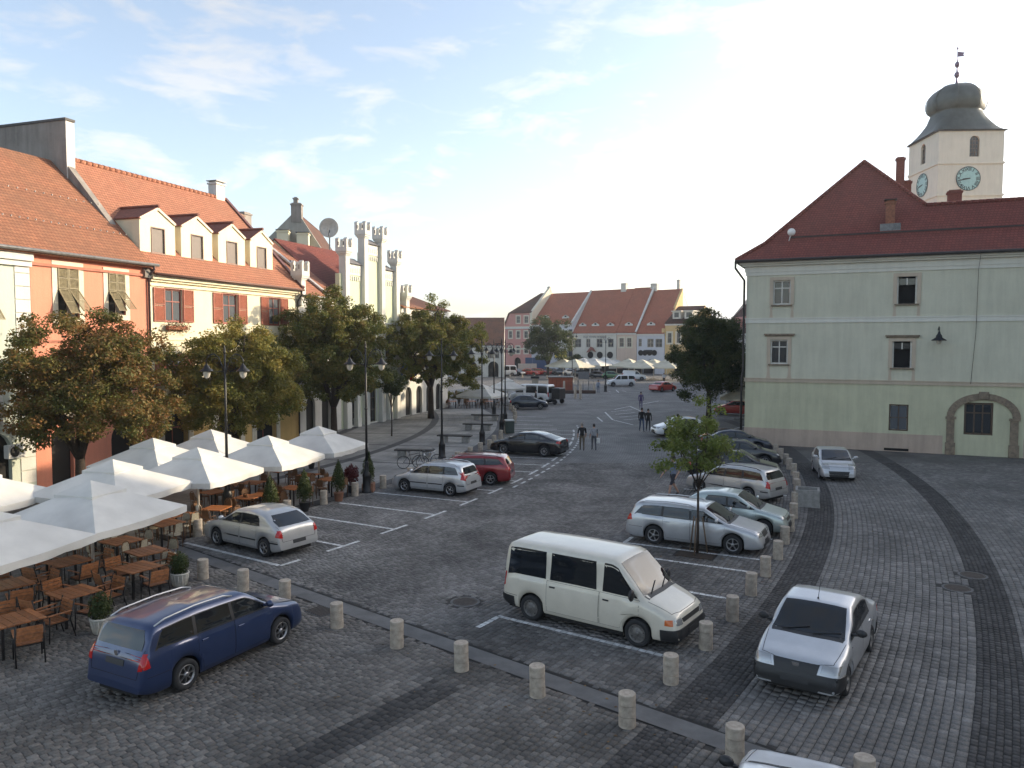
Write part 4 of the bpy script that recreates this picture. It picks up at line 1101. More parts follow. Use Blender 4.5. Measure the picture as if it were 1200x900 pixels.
# ================================================================ council tower
P_TOWER=plaster('plaster_tower_cream',(.70,.64,.53),.14)
COPPER=mat('patina_roof_grey_green',(.075,.092,.088),.5,.35,var=.35,scale=.8)
PT=Plane((53.95,98.6),(1,-.044));S=8.05
tw=House('clock_tower','square cream clock tower with dark onion dome behind the red roof','tower',PT,0,S)
ZE=PT.uz(1135,153)[1];Z1=PT.uz(1135,191)[1];Z2=PT.uz(1135,228.5)[1]
wr=tw.rect(1129,1140.5,159,183.5)
mb=MB();wall_mesh(mb,0,S,0,ZE,[wr+('arch',)],0,.35)
mb.add([(S,0,0),(S,S,0),(S,S,ZE),(S,0,ZE)],[(0,1,2,3)]);mb.add([(0,S,0),(S,S,0),(S,S,ZE),(0,S,ZE)],[(0,1,2,3)])
lw=(3.4,4.65,wr[2]+.0,wr[3])
mb2=MB();wall_mesh(mb2,-S,0,0,ZE,[(-lw[1],-lw[0],lw[2],lw[3],'arch')],0,.35)
mb.add([(v[1],-v[0],v[2]) for v in mb2.v],mb2.f)
mb.build('wall',P_TOWER,tw.r,fix=False)
TW_SIDE=Matrix.Rotation(R(-90),4,'Z')
window(tw.r,*wr,FRAMEB,3,5,bar=.09,y=.25,split=False)
ws=window(tw.r,-lw[1],-lw[0],lw[2],lw[3],FRAMEB,3,5,bar=.09,y=.25,split=False);ws.matrix_local=TW_SIDE
for z in (Z1,Z2):
    mb=MB();mb.box(-.14,S+.14,-.14,-.002,z-.12,z+.14);mb.box(-.14,-.002,-.002,S,z-.12,z+.14);mb.box(S+.002,S+.14,-.002,S,z-.12,z+.14);mb.build('string_course',P_TOWER,tw.r)
mb=MB();mb.box(-.25,S+.25,-.25,S+.25,ZE-.02,ZE+.12);mb.build('eaves',mat('eaves_dark',(.05,.045,.045),.7),tw.r)
CLK=mat('clock_turquoise',(.36,.56,.53),.5,var=.15,scale=3);CLKD=mat('clock_dark',(.025,.05,.055),.6)
cu_,cz=tw.uz(1134.5,207)
cz=(Z1+Z2)/2+.05
ROM=['XII','I','II','III','IIII','V','VI','VII','VIII','IX','X','XI']
def clock(cx,side):
    M=TW_SIDE if side else Matrix.Identity(4)
    def fin(o): o.matrix_local=M;return o
    mb=MB();mb.lathe([(1.52,-.05),(1.52,-.08),(1.44,-.09),(1.44,-.05)],40,(cx,0,cz),'y');ring=fin(mb.build('clock_rim',CLKD,tw.r))
    mb=MB();mb.lathe([(1.45,-.03),(1.45,-.06),(.02,-.062)],40,(cx,0,cz),'y',smooth=False);face=fin(mb.build('clock_face',CLK,tw.r))
    mb=MB()
    for k,s in enumerate(ROM):
        me=text_mesh(s,.60,'numeral',.006);a=math.pi/2-2*math.pi*k/12
        rot=Matrix.Rotation(-2*math.pi*k/12,4,'Z')
        vs=[rot@Vector((v.co.x,v.co.y+1.17,v.co.z)) for v in me.vertices]
        mb.add([(cx+v.x,-.075+v.z*-1,cz+v.y) for v in vs],[tuple(p.vertices) for p in me.polygons]);bpy.data.meshes.remove(me)
    fin(mb.build('numerals',CLKD,tw.r,fix=False))
    mb=MB()
    for ln,w,h in ((.78,.13,8+43/60),(1.2,.09,43/5)):
        a=math.pi/2-2*math.pi*h/12;d=Vector((math.cos(a),0,math.sin(a)));n=Vector((-d.z,0,d.x))
        p=Vector((cx,-.10,cz));mb.add([p-d*.25-n*w/2,p+d*ln*.8-n*w*.8,p+d*ln,p+d*ln*.8+n*w*.8,p-d*.25+n*w/2],[(0,1,2,3,4)])
    fin(mb.build('clock_hands',BLACKP,tw.r,fix=False))
clock(cu_,False);clock(-4.0,True)
prof=[(ZE+.1,4.42,1),(ZE+.3,4.1,1),(ZE+.75,3.65,.95),(ZE+1.3,3.3,.8),(ZE+1.9,3.02,.55),(ZE+2.5,2.86,.35),(ZE+2.72,2.80,.2),(ZE+2.78,3.0,.05),(ZE+3.0,3.2,.0),(ZE+3.4,3.36,.0),(ZE+3.8,3.40,.0),(ZE+4.25,3.28,.0),(ZE+4.7,2.98,0),(ZE+5.1,2.55,0),(ZE+5.45,1.95,0),(ZE+5.7,1.25,0),(ZE+5.84,.6,0),(ZE+5.92,.15,0)]
prof=[(ZE+.1+(z-ZE-.1)*1.2,h,sq) for z,h,sq in prof]
n=32;vs=[];fs=[]
for z,h,sq in prof:
    for k in range(n):
        t=2*math.pi*(k+.5)/n;c,s=math.cos(t),math.sin(t);m=max(abs(c),abs(s));oct_=1/max(abs(math.cos(((t+math.pi/8)%(math.pi/4))-math.pi/8)),.9)
        f=(1-sq)*oct_*.985+sq/m;vs.append((S/2+h*f*c,S/2+h*f*s,z))
for i in range(len(prof)-1):
    for k in range(n): fs.append((i*n+k,i*n+(k+1)%n,(i+1)*n+(k+1)%n,(i+1)*n+k))
mb=MB();mb.add(vs,fs,smooth=True);dome=mb.build('dome',COPPER,tw.r)
mb=MB()
for k in range(8):
    t=math.pi/8+k*math.pi/4;pts=[]
    for z,h,sq in prof[7:]:
        pts.append((S/2+h*1.05*math.cos(t),S/2+h*1.05*math.sin(t),z))
    mb.path(pts,.05,5)
mb.build('dome_ribs',COPPER,dome)
mb=MB();zf=ZE+7.05;mb.lathe([(.22,-.1),(.14,.3),(.10,.7),(.10,.75),(.26,.95),(.34,1.2),(.26,1.45),(.1,1.6),(.08,2.0),(.09,2.1),(.24,2.25),(.32,2.5),(.24,2.75),(.08,2.9),(.05,3.2),(.04,4.4),(.11,4.5),(.13,4.62),(.04,4.72),(.02,4.9)],12,(S/2,S/2,zf));fin_=mb.build('finial',mat('finial_purple_copper',(.16,.11,.16),.4,.6),dome)
mb=MB();mb.add([(S/2+.05,S/2,zf+3.5),(S/2+.9,S/2,zf+3.55),(S/2+.75,S/2+.01,zf+3.8),(S/2+.95,S/2,zf+4.05),(S/2+.05,S/2,zf+4.15)],[(0,1,2,3,4)]);mb.build('weather_vane',mat('finial_purple_copper',(0,0,0)),dome,fix=False)

# ================================================================ far row across the square
PF=Plane((26.1,168),(.79,-.62))
FG=mat('far_window_glass',(.05,.055,.06),.12,spec=.6)
FFR=mat('far_window_frame',(.28,.26,.23),.6)
def far_house(name,label,x0,x1,ye,zr,wm,rm,rects,D=16,cat='house',verge=None,over=.35,attic=None,plane=PF,ground=True,ridge_end=True,surround=None,zeave=None):
    h=House(name,label,cat,plane,plane.u(x0),plane.u(x1)-.03);L=h.L
    ze=zeave or plane.uz((x0+x1)/2,ye)[1]
    rs=[h.rect(*q) for q in rects]
    gr=[]
    if ground:
        k=max(1,int(L/4.2))
        for i in range(k): gr.append((L*(i+.5)/k-1.0,L*(i+.5)/k+1.0,.05,3.1,'arch'))
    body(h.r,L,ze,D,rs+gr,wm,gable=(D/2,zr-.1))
    for w in rs: window(h.r,*w,FFR,2,2,bar=.09,y=.14,split=False,glass=FG,surround=surround)
    for w in gr: backing(h.r,*w[:4])
    mb=MB();mb.slab([(0,-over,ze-.05),(L,-over,ze-.05),(L,D/2,zr),(0,D/2,zr)],.14);mb.slab([(0,D/2,zr),(L,D/2,zr),(L,D+over,ze),(0,D+over,ze)],.14)
    r=mb.build('roof',rm,h.r)
    mb=MB();mb.box(0,L,-.18,-.003,ze-.5,ze-.1);mb.build('cornice',P_WHITE,h.r)
    if verge:
        for side in verge:
            x=0 if side=='l' else L
            m=MB();m.obox((x,-.3,ze+.1),(x,D/2,zr+.15),.4,.25);m.build('verge',P_WHITE,r)
    return h,r,ze
def eyelid(h,r,ze,zr,D,x,y):
    """eyelid dormer: low curved hood with a dark slot, sighted on the roof slope"""
    s=(zr-ze)/(D/2+.35);lo,hi=0,D/2
    for _ in range(30):
        m=(lo+hi)/2;z=Plane(h.p.pt(0,m)[:2],h.p.e).uz(x,y)[1]
        if z>ze+(m+.35)*s: lo=m
        else: hi=m
    u=Plane(h.p.pt(0,lo)[:2],h.p.e).u(x)-h.u0;z=ze+(lo+.35)*s;w=1.0
    mb=MB();k=10
    arc=[(u-w+2*w*i/k,z+.10+.42*math.sin(math.pi*i/k)**1.5) for i in range(k+1)]
    for (a,b) in zip(arc[:-1],arc[1:]):
        mb.add([(a[0],lo-.35,a[1]),(b[0],lo-.35,b[1]),(b[0],lo+.75,b[1]+.35),(a[0],lo+.75,a[1]+.35)],[(0,1,2,3)])
        mb.add([(a[0],lo-.3,z-.25),(b[0],lo-.3,z-.25),(b[0],lo-.3,b[1]),(a[0],lo-.3,a[1])],[(0,1,2,3)],1)
    mb.box(u-.26,u+.26,lo-.34,lo-.29,z+.02,z+.38,2)
    mb.build('eyelid_dormer',[T_FAR,P_WHITE,DARK],r,fix=False)
P_FPINK=plaster('plaster_far_pink',(.55,.27,.23),.15);P_FLILAC=plaster('plaster_far_blue_white',(.55,.55,.58),.12);P_FPEACH=plaster('plaster_far_peach',(.60,.47,.38),.15)
P_FWHITE=plaster('plaster_far_white',(.60,.57,.50),.15);P_FYEL=plaster('plaster_far_yellow',(.60,.43,.22),.18)
# F1 pink gabled house
h,r,ze=far_house('gabled_house','pink gabled house with cream quoins and brown roof far across the square',591,622.5,383,PF.uz(612,367)[1]+.2,P_FPINK,T_BROWN,[(596.5,600,388,396),(605.5,609,388,396),(614.5,618.5,388,396),(596.5,600,406,414),(605,609,406,414),(614.5,618.5,406,414)],surround=(CREAMT,.25,.04),verge=None)
L=h.L;zk=PF.uz(606,366.5)[1];zp=zk+3.6
bpy.data.objects.remove(r,do_unlink=True)
mb=MB();wall_mesh(mb,1.6,L,ze-.02,zk,[tuple(h.rect(605.3,609.3,370.5,378.5)),tuple(h.rect(614.5,618.8,370.5,378.5))],0,.2);mb.add([(0,0,ze-.02),(1.6,0,ze-.02),(1.6,0,zk)],[(0,1,2)]);mb.add([(L,0,ze),(L,16,ze),(L,16,zk),(L,0,zk)],[(0,1,2,3)]);mb.build('gable_wall',P_FPINK,h.r,fix=False)
for q in ((605.3,609.3,370.5,378.5),(614.5,618.8,370.5,378.5)): window(h.r,*h.rect(*q),FFR,2,2,bar=.09,y=.14,split=False,glass=FG,surround=(CREAMT,.25,.04))
mb=MB();mb.slab([(1.5,-.3,zk),(L+.2,-.3,zk),(L+.2,7,zp+1.4),(6.0,7,zp+1.4)],.14);mb.slab([(-.3,-.3,ze-.2),(1.5,-.3,zk),(6.0,7,zp+1.4),(-.3,14,ze)],.14);mb.build('roof',T_BROWN,h.r)
mb=MB();mb.box(0,L,-.14,-.003,ze-.2,ze+.08);mb.box(0,L,-.1,-.003,5.0,5.35);mb.build('string_course',CREAMT,h.r)
mb=MB();mb.box(L-.3,L+.4,-.2,15,ze,zk);mb.prism([(-.2,zk),(7.2,zp+2.6),(14,zk)],L-.3,L+.4,axis='x');mb.build('fire_wall',plaster('plaster_far_cream_wall',(.66,.60,.47),.12),h.r)
chimney(h.r,L,7.5,zp+1.5,zp+3.0,.8,.7,P_FWHITE)
# F2 white house under a hoarding sheet
ZR=18.8
h,r,ze=far_house('town_house','white house with orange-red roof half hidden by a hanging advertising sheet',623,670.5,379.5,ZR,P_FLILAC,T_FAR,[(628.5,632.5,382.3,385),(637,640.5,382.3,385),(650,653.5,382.3,385),(661,664.5,382.3,385)],verge='r')
for x,y in ((640.5,371.8),(663.5,371.8)): eyelid(h,r,ze,ZR,16,x,y)
t=thing('banner_sheet','large white advertising sheet hung over the white house front, grey lettering','banner',PF.pt(PF.u(622.5),-.6),PF.rz)
bw=PF.u(667.5)-PF.u(622.5);z1,z0_=PF.uz(645,385.3)[1],PF.uz(645,414)[1]
mb=MB();n=12;vs=[];fs=[]
for i in range(n+1):
    for z in (z0_,z1): vs.append((bw*i/n,.06*math.sin(i*1.7),z))
for i in range(n): fs.append((2*i,2*i+2,2*i+3,2*i+1))
mb.add(vs,fs);mb.add([(v[0],v[1]+.03,v[2]) for v in vs],[f[::-1] for f in fs]);mb.build('sheet',mat('sheet_white',(.62,.62,.64),.8,var=.08),t,fix=False)
def letters(parent,s,size,u,z,m,y=-.12,name='lettering',rz=0):
    o=link(name,text_mesh(s,size,name),parent);o.data.materials.append(m);o.location=(u,y,z);o.rotation_euler=(R(90),0,0);return o
GREYINK=mat('grey_ink',(.14,.14,.15),.8)
ub_=PF.u(645.5)-PF.u(622.5);letters(t,'CONSTRUCTII',1.35,ub_,PF.uz(645,391)[1],GREYINK)
mb=MB();ul=PF.u(631)-PF.u(622.5);zl=PF.uz(631,391)[1]
mb.prism([(ul-.9,zl-.9),(ul+.9,zl-.9),(ul+.9,zl+.2),(ul,zl+1.0),(ul-.9,zl+.2)],-.12,-.10);mb.build('emblem',mat('emblem_yellow',(.60,.42,.16),.8),t)
t=thing('yellow_banner','yellow banner with dark lettering at the foot of the white sheet','banner',PF.pt(PF.u(652.5),-.9),PF.rz)
bw=PF.u(666.5)-PF.u(652.5);za,zb=PF.uz(660,419)[1],PF.uz(660,410.8)[1]
mb=MB();mb.box(0,bw,0,.05,za,zb);mb.build('sheet',mat('banner_yellow',(.72,.52,.05),.7),t)
letters(t,'MARKET',.95,bw*.5,za+(zb-za)*.68,mat('dark_ink',(.10,.08,.03),.8),y=-.03)
mb=MB();t=thing('scaffold_screen','dark blue-grey netting hung beside the white sheet','netting',PF.pt(PF.u(667.8),-.4),PF.rz)
bw=PF.u(671)-PF.u(667.8);mb.box(0,bw,0,.3,0,PF.uz(669,386)[1]);mb.build('net',mat('net_blue',(.045,.05,.075),.9,var=.3),t)
# F3 white hostel + peach end under one roof
h,r,ze=far_house('town_house','off-white hostel front below a huge red roof with eyelid dormers',671,722.5,390,ZR+.25,P_FWHITE,T_FAR,[(673.2,681,397,407),(687,691.8,397,407),(699,706,397,407),(712.3,719,397,407)],verge='l')
for x,y in ((683.5,381),(698.5,380.8),(716,380.8)): eyelid(h,r,ze,ZR+.25,16,x,y)
for wd,du in (('OLD',-2.35),('TOWN',-.5),('HOSTEL',1.85)): letters(h.r,wd,.62,PF.u(696.5)-h.u0+du,PF.uz(696.5,395)[1],GREYINK,y=-.03)
for x in (692,703,715): 
    m=MB();u=PF.u(x)-h.u0;m.lathe([(.75,-.02),(.75,.06)],16,(u,-.06,PF.uz(x,416)[1]),'y');m.build('round_window',DARK,h.r)
chimney(r,PF.u(724)-h.u0-3,8,ZR-1,ZR+1.5,1.3,1.1,P_FWHITE,ZINC)
m=MB();u=PF.u(694)-h.u0;z=PF.uz(694,410)[1];m.prism([(u-1.3,z-.6),(u-.2,z+.7),(u+.5,z+.5),(u+1.2,z-.5),(u+.6,z-.3),(u+.1,z+.1),(u-.5,z-.5)],-.5,-.3);m.build('shop_sign',mat('sign_rust',(.30,.12,.09),.7,var=.3),h.r)
h,r,ze=far_house('town_house','narrow peach house sharing the huge red roof beside the hostel',722.8,746,389.5,ZR+.4,P_FPEACH,T_FAR,[(726,731,396,406.5),(735,740,396,406.5)],verge='r',surround=(CREAMT,.3,.05))
eyelid(h,r,ze,ZR+.4,16,737.5,380.3)
chimney(r,h.L,8.2,ZR-.6,ZR+1.2,1.6,1.1,P_FWHITE,None)
# F5 blue-white
h,r,ze=far_house('town_house','blue-white house with arched shop windows under a red roof',746.3,779,390.5,ZR-.3,P_FLILAC,T_FAR,[(748.3,752,397,406),(758.5,766,397,407),(768,776,397,407)])
eyelid(h,r,ze,ZR-.3,16,763.5,380)
m=MB();u0,u1=PF.u(757.5)-h.u0,PF.u(765)-h.u0;m.box(u0,u1,-.3,-.12,PF.uz(761,412)[1],PF.uz(761,410)[1]);m.build('shop_sign',BLACKP,h.r)
for x in (751,756,761.5,767):
    m=MB();u=PF.u(x)-h.u0;m.lathe([(.62,-.02),(.62,.06)],16,(u,-.06,PF.uz(x,413.5)[1]),'y');m.build('round_window',DARK,h.r)
m=MB();m.box(h.L-.6,h.L+.1,-.2,8.2,ze,ze+1.0);m.prism([(-.2,ze),(8,ZR-.2),(8,ze)],h.L-.25,h.L+.25,axis='x');m.build('fire_wall',P_FYEL,r)
chimney(r,h.L-1,8.5,ZR-1,ZR+1.8,.7,.7,P_FWHITE)
# F6 yellow house with dormers
h,r,ze=far_house('town_house','small yellow house with two dormers beside the blue-white house',779.3,812,378.5,ZR-4.2,P_FYEL,T_BROWN,[(782.3,787,390,402),(793,797,390,402)],surround=(CREAMT,.3,.05),D=12)
for x in (791.5,805.5):
    u=PF.u(x)-h.u0;m=MB();zz=ze+.9;m.box(u-.9,u+.9,.4,3.2,zz,zz+1.5);m.box(u-1.15,u+1.15,.2,3.6,zz+1.5,zz+1.7);d=m.build('dormer',P_FWHITE,r)
    m=MB();m.box(u-.5,u+.5,.37,.398,zz+.3,zz+1.3);m.build('dormer_window',FG,d)
# F0 brown-roofed house behind the left trees
PB=Plane((-8,150),(1,0))
h,r,ze=far_house('town_house','low house with steep dark brown roof beyond the trees',540,591,404,PB.uz(570,371)[1],P_FWHITE,T_BROWN,[(571,576,412,420),(580,585,412,420)],plane=PB,D=13)
# FR long side of the square behind the sage building
PS=Plane((36,134),(0,-1))
def side_house(u0,u1,ze,zr,wm,gm,rm,label,D=13,hip=False):
    h=House('town_house',label,'house',PS,u0,u1);L=h.L
    ws=[(1.2+3.0*i,2.4+3.0*i,4.9,7.0) for i in range(int((L-1)/3.0))];gs=[(.9+3.0*i,2.7+3.0*i,0,3.4,'arch') for i in range(int((L-1)/3.0))]
    mb=MB();wall_mesh(mb,0,L,4.0,ze,ws,0,.25)
    for x in (0,L): mb.add([(x,0,4),(x,0,ze),(x,D/2,zr-.1),(x,D,ze),(x,D,4)],[(0,1,2,3,4)])
    mb.add([(0,D,0),(L,D,0),(L,D,ze),(0,D,ze)],[(0,1,2,3)]);mb.build('wall',wm,h.r,fix=False)
    mb=MB();wall_mesh(mb,0,L,0,4.0,gs,0,.3)
    for x in (0,L): mb.add([(x,0,0),(x,0,4),(x,D,4),(x,D,0)],[(0,1,2,3)])
    mb.build('ground_floor_wall',gm,h.r,fix=False)
    for w in ws: window(h.r,*w,FRAMEB,2,2,bar=.08,split=False,surround=(P_CASTW,.2,.05))
    for w in gs: backing(h.r,*w[:4],y=.28)
    hx=5.0 if hip else 0
    mb=MB();mb.slab([(0,-.4,ze),(L,-.4,ze),(L,D/2,zr),(hx,D/2,zr)],.14);mb.slab([(hx,D/2,zr),(L,D/2,zr),(L,D+.4,ze),(0,D+.4,ze)],.14)
    if hip: mb.slab([(-.3,-.4,ze),(hx,D/2,zr),(-.3,D+.4,ze)],.14)
    r=mb.build('roof',rm,h.r);mb=MB();mb.box(0,L,-.2,-.003,ze-.45,ze-.1);mb.box(0,L,-.1,-.003,3.95,4.2);mb.build('cornice',P_CASTW,h.r)
    return h,r
h,r=side_house(0,17,8.3,16.6,P_WHITE,plaster('plaster_tan_arcade',(.52,.36,.20),.2),T_BROWN,'pale house with tan arcaded ground floor and sooty brown roof behind the sage building',hip=True)
chimney(r,8.5,4.0,12,17.0,.9,1.0,P_WHITE)
for i in range(4):
    m=MB();u=9.5+i*1.7;m.box(u-.5,u+.5,.3,1.8,8.9,10.3);m.prism([(u-.65,10.3),(u+.65,10.3),(u,10.9)],.15,2.2);d=m.build('dormer',P_FPINK,r)
    p=MB();p.box(u-.3,u+.3,.26,.297,9.2,10.1);p.build('dormer_window',FG,d)
side_house(17.1,44,11.3,17.6,P_FPEACH,P_FYEL,T_FAR,'peach house of the side row hidden behind the sage building')
side_house(44.1,70,11.0,18.0,P_FWHITE,P_FYEL,T_OLD,'white house of the side row nearest the clock tower')
# tall out-of-frame house added on the right to cast shade over the foreground
PX=Plane((44,46),(0,-1))
h=House('town_house','unseen tall ochre house added beyond the sage building to shade the foreground','house',PX,0,74);L=h.L
ws=[(1.5+3.6*i,2.8+3.6*i,z,z+1.9) for i in range(20) for z in (4.8,8.4,12.0) if 1.5+3.6*i>9]
body(h.r,L,16.2,12.5,ws,P_FYEL,gable=(6.2,23.4))
for w in ws: window(h.r,*w,FRAMEB,2,2,bar=.08,split=False,surround=(P_CASTW,.2,.05))
mb=MB();mb.slab([(0,-.5,15.9),(L,-.5,15.9),(L,6.2,23.5),(0,6.2,23.5)],.14);mb.slab([(0,6.2,23.5),(L,6.2,23.5),(L,13,15.9),(0,13,15.9)],.14);mb.build('roof',T_OLD,h.r)
mb=MB();mb.box(0,L,-.2,-.003,15.4,15.8);mb.box(0,L,-.1,-.003,4.0,4.2);mb.build('cornice',P_CASTW,h.r)
# ---------------------------------------------------------------- hills
random.seed(2);mb=MB();n=60;vs=[];fs=[]
for i in range(n+1):
    x=-1500+3000*i/n;hh=46+14*math.sin(x*.004+1.2)+7*math.sin(x*.013)+3*math.sin(x*.041)
    vs+=[(x,1250,-2),(x,1500,hh*.75),(x,1800,hh)]
for i in range(n):
    for k in range(2): fs.append((3*i+k,3*i+3+k,3*i+4+k,3*i+1+k))
mb.add(vs,fs,smooth=True);tag(mb.build('hills',mat('wooded_hill',(.055,.075,.035),.95,var=.4,scale=.02)),kind='structure')

# ================================================================ vehicles
def mk(L,W,H,wb,fo,kind,cowl=None,wsx=None,hood=None,rw=.31,deck=None,belt=.92,**k):
    """longitudinal outline of a car (x forward, origin midway between the axles)"""
    ro=L-wb-fo;xf=wb/2+fo;xr=-wb/2-ro
    hood=hood or .76
    cx=cowl if cowl is not None else wb/2-.22
    rx=wsx if wsx is not None else cx-.78
    cz=belt+.07
    front=[(rx,H-.05),(rx+.12,H-.10),(cx,cz),(cx+.08,cz-.025),(xf-.55,hood+.075),(xf-.22,hood),(xf-.10,hood-.07),(xf-.035,.56),(xf-.01,.50),(xf,.44)]
    if kind=='hatch': rear=[(xr,.44),(xr+.02,.56),(xr+.05,.74),(xr+.09,.94),(xr+.15,1.0),(xr+.60,H-.20),(xr+.82,H-.09),(xr+1.1,H-.035)]
    elif kind=='estate': rear=[(xr,.44),(xr+.02,.56),(xr+.05,.74),(xr+.09,.95),(xr+.14,1.00),(xr+.34,H-.10),(xr+.46,H-.055)]
    elif kind=='sedan':
        dk=deck or .98;rear=[(xr,.44),(xr+.02,.56),(xr+.05,.78),(xr+.10,dk-.03),(xr+.18,dk),(xr+.62,dk+.02),(xr+1.22,H-.12),(xr+1.42,H-.06)]
    elif kind=='fast':
        dk=deck or 1.0;rear=[(xr,.44),(xr+.02,.58),(xr+.05,.80),(xr+.10,dk-.02),(xr+.16,dk),(xr+.40,dk+.03),(xr+1.20,H-.12),(xr+1.45,H-.06)]
    else: rear=[(xr,.50),(xr+.01,.70),(xr+.03,.95),(xr+.05,1.2),(xr+.09,H-.22),(xr+.13,H-.09),(xr+.28,H-.03)]
    top=rear+[((rx+rear[-1][0])/2-.1,H),]+front
    bl=[(xr,.60),(xr+.08,belt-.08),(xr+.35,belt+.045),(0,belt+.015),(cx,belt-.01),(xf-.5,hood-.01),(xf-.15,hood-.10),(xf,.42)]
    d=dict(L=L,W=W,H=H,wb=wb,xf=xf,xr=xr,cx=cx,rx=rx,top=top,belt=bl,kind=kind,rw=rw,bz=belt,sill=.20,tumble=.30,rimc=None)
    d.update(k);return d
def ipl(pts,x): 
    p=sorted(pts);return float(np.interp(x,[a for a,_ in p],[b for _,b in p]))
class Shell:
    def __init__(s,d):
        s.d=d;g=np.linspace(d['xr'],d['xf'],400);dx=g[1]-g[0]
        def sm(pts,w):
            p=sorted(pts);v=np.interp(g,[a for a,_ in p],[b for _,b in p]);n=max(1,int(w/dx))
            k=np.hanning(2*n+3);k/=k.sum();pad=np.concatenate([np.full(n+1,v[0]),v,np.full(n+1,v[-1])]);o=np.convolve(pad,k,'valid')
            t=np.clip(np.minimum(g-d['xr'],d['xf']-g)/.12,0,1);return o*t+v*(1-t)
        s.g=g;s.t=sm(d['top'],.09 if d['kind']!='van' else .06);s.b=sm(d['belt'],.18)
        xs=list(np.linspace(d['xr']+.0,d['xf'],86))
        xs+= [d['xr']+v for v in (.015,.03,.05,.08,.12)]+[d['xf']-v for v in (.015,.03,.05,.08,.12,.16)]
        s.R=d['rw']+.055
        for xa in (-d['wb']/2,d['wb']/2):
            xs+=[xa+s.R*math.cos(math.pi*i/14) for i in range(15)]+[xa-s.R-.001,xa+s.R+.001]
        s.xs=sorted(set(round(x,4) for x in xs))
        v=[];n=None
        for x in s.xs:
            sec=s.section(x);n=len(sec)
            v+= [(x,y,z) for y,z in sec]+[(x,-y,z) for y,z in sec[-2::-1]]
        m=2*n-1;f=[]
        for i in range(len(s.xs)-1):
            for k in range(m-1): f.append((i*m+k,i*m+k+1,(i+1)*m+k+1,(i+1)*m+k))
        e=(len(s.xs)-1)*m;q=len(v);v+=v[:m]+v[e:e+m];f.append(tuple(range(q,q+m)));f.append(tuple(range(q+2*m-1,q+m-1,-1)))
        s.v=v;s.f=f;s.bvh=BVHTree.FromPolygons([Vector(p) for p in v],f)
    def top(s,x): return float(np.interp(x,s.g,s.t))
    def belt(s,x): return min(float(np.interp(x,s.g,s.b)),s.top(x)-.03)
    def half(s,x):
        d=s.d;w=d['W']/2;tf=np.clip((x-(d['xf']-.62))/.62,0,1);tr=np.clip(((d['xr']+.5)-x)/.5,0,1)
        f=d.get('nose',.15)
        return w*(1-.03*tf-f*tf**5)*(1-.02*tr-.09*tr**6)*(1-.012*abs(x)/d['L']*2)
    def sill(s,x):
        d=s.d;z=d['sill']+.06*np.clip((x-(d['xf']-.5))/.5,0,1)**2+.10*np.clip(((d['xr']+.5)-x)/.5,0,1)**2
        for xa in (-d['wb']/2,d['wb']/2):
            q=s.R**2-(x-xa)**2
            if q>0: z=max(z,d['rw']+math.sqrt(q))
        return float(z)
    def section(s,x):
        d=s.d;zt=s.top(x);zb=s.belt(x);zs=s.sill(x);yb=s.half(x)
        if zb<zs+.06: zb=min(zs+.06,zt-.005)
        h=zt-zb;g=float(np.clip((h-.10)/.28,0,1));g=g*g*(3-2*g)
        lo=[(yb*.91,zs),(yb*.965,zs+(zb-zs)*.10),(yb*.992,zs+(zb-zs)*.28),(yb,zs+(zb-zs)*.46),(yb*.997,zs+(zb-zs)*.62),(yb*.985,zs+(zb-zs)*.80),(yb*.968,zs+(zb-zs)*.93),(yb*.945,zb)]
        hd=[(yb*.925,zb+.22*h),(yb*.895,zb+.45*h),(yb*.84,zb+.66*h),(yb*.74,zb+.82*h),(yb*.52,zb+.95*h),(yb*.27,zt-.004),(0,zt)]
        tm=d['tumble'];ye=yb*.945;yr=ye-tm*max(0,h-.1)
        gr=[(ye-.02,zb+.25*(h-.08)),(ye-.02-(ye-.02-yr)*.40,zb+.55*(h-.08)),(yr+.03,zb+.86*(h-.08)),(yr-.005,zt-.065),(yr*.90,zt-.022),(yr*.55,zt-.004),(0,zt)]
        return lo+[(a[0]*(1-g)+b[0]*g,a[1]*(1-g)+b[1]*g) for a,b in zip(hd,gr)]
    def hit(s,axis,a,b):
        if axis=='left': o,dr=Vector((a,4,b)),Vector((0,-1,0))
        elif axis=='right': o,dr=Vector((a,-4,b)),Vector((0,1,0))
        elif axis=='top': o,dr=Vector((a,b,5)),Vector((0,0,-1))
        elif axis=='front': o,dr=Vector((9,a,b)),Vector((-1,0,0))
        else: o,dr=Vector((-9,a,b)),Vector((1,0,0))
        p,n,_,_=s.bvh.ray_cast(o,dr)
        if p is None:
            q={'left':(a,s.d['W']/2,b),'right':(a,-s.d['W']/2,b),'top':(a,b,s.d['H']),'front':(s.d['xf'],a,b),'rear':(s.d['xr'],a,b)}[axis]
            p,n,_,_=s.bvh.find_nearest(Vector(q))
        if n.dot(dr)>0: n=-n
        return p,n
    def overlay(s,mb,poly,axis,off=.006,rings=4,mi=0,seg=.09):
        bd=[]
        for (a,b),(c,d) in zip(poly,poly[1:]+poly[:1]):
            k=max(1,int(math.hypot(c-a,d-b)/seg))
            bd+= [(a+(c-a)*i/k,b+(d-b)*i/k) for i in range(k)]
        cx=sum(p[0] for p in bd)/len(bd);cy=sum(p[1] for p in bd)/len(bd);n=len(bd);vs=[];fs=[]
        for r in range(rings+1):
            t=1-(max(0,r-1)/rings)
            for a,b in bd:
                p,nn=s.hit(axis,cx+(a-cx)*t,cy+(b-cy)*t);vs.append(p+nn*(off if r else -.004))
        mb.add(vs[:2*n],[(i,(i+1)%n,n+(i+1)%n,n+i) for i in range(n)],mi,False)   # edge wall with its own corners
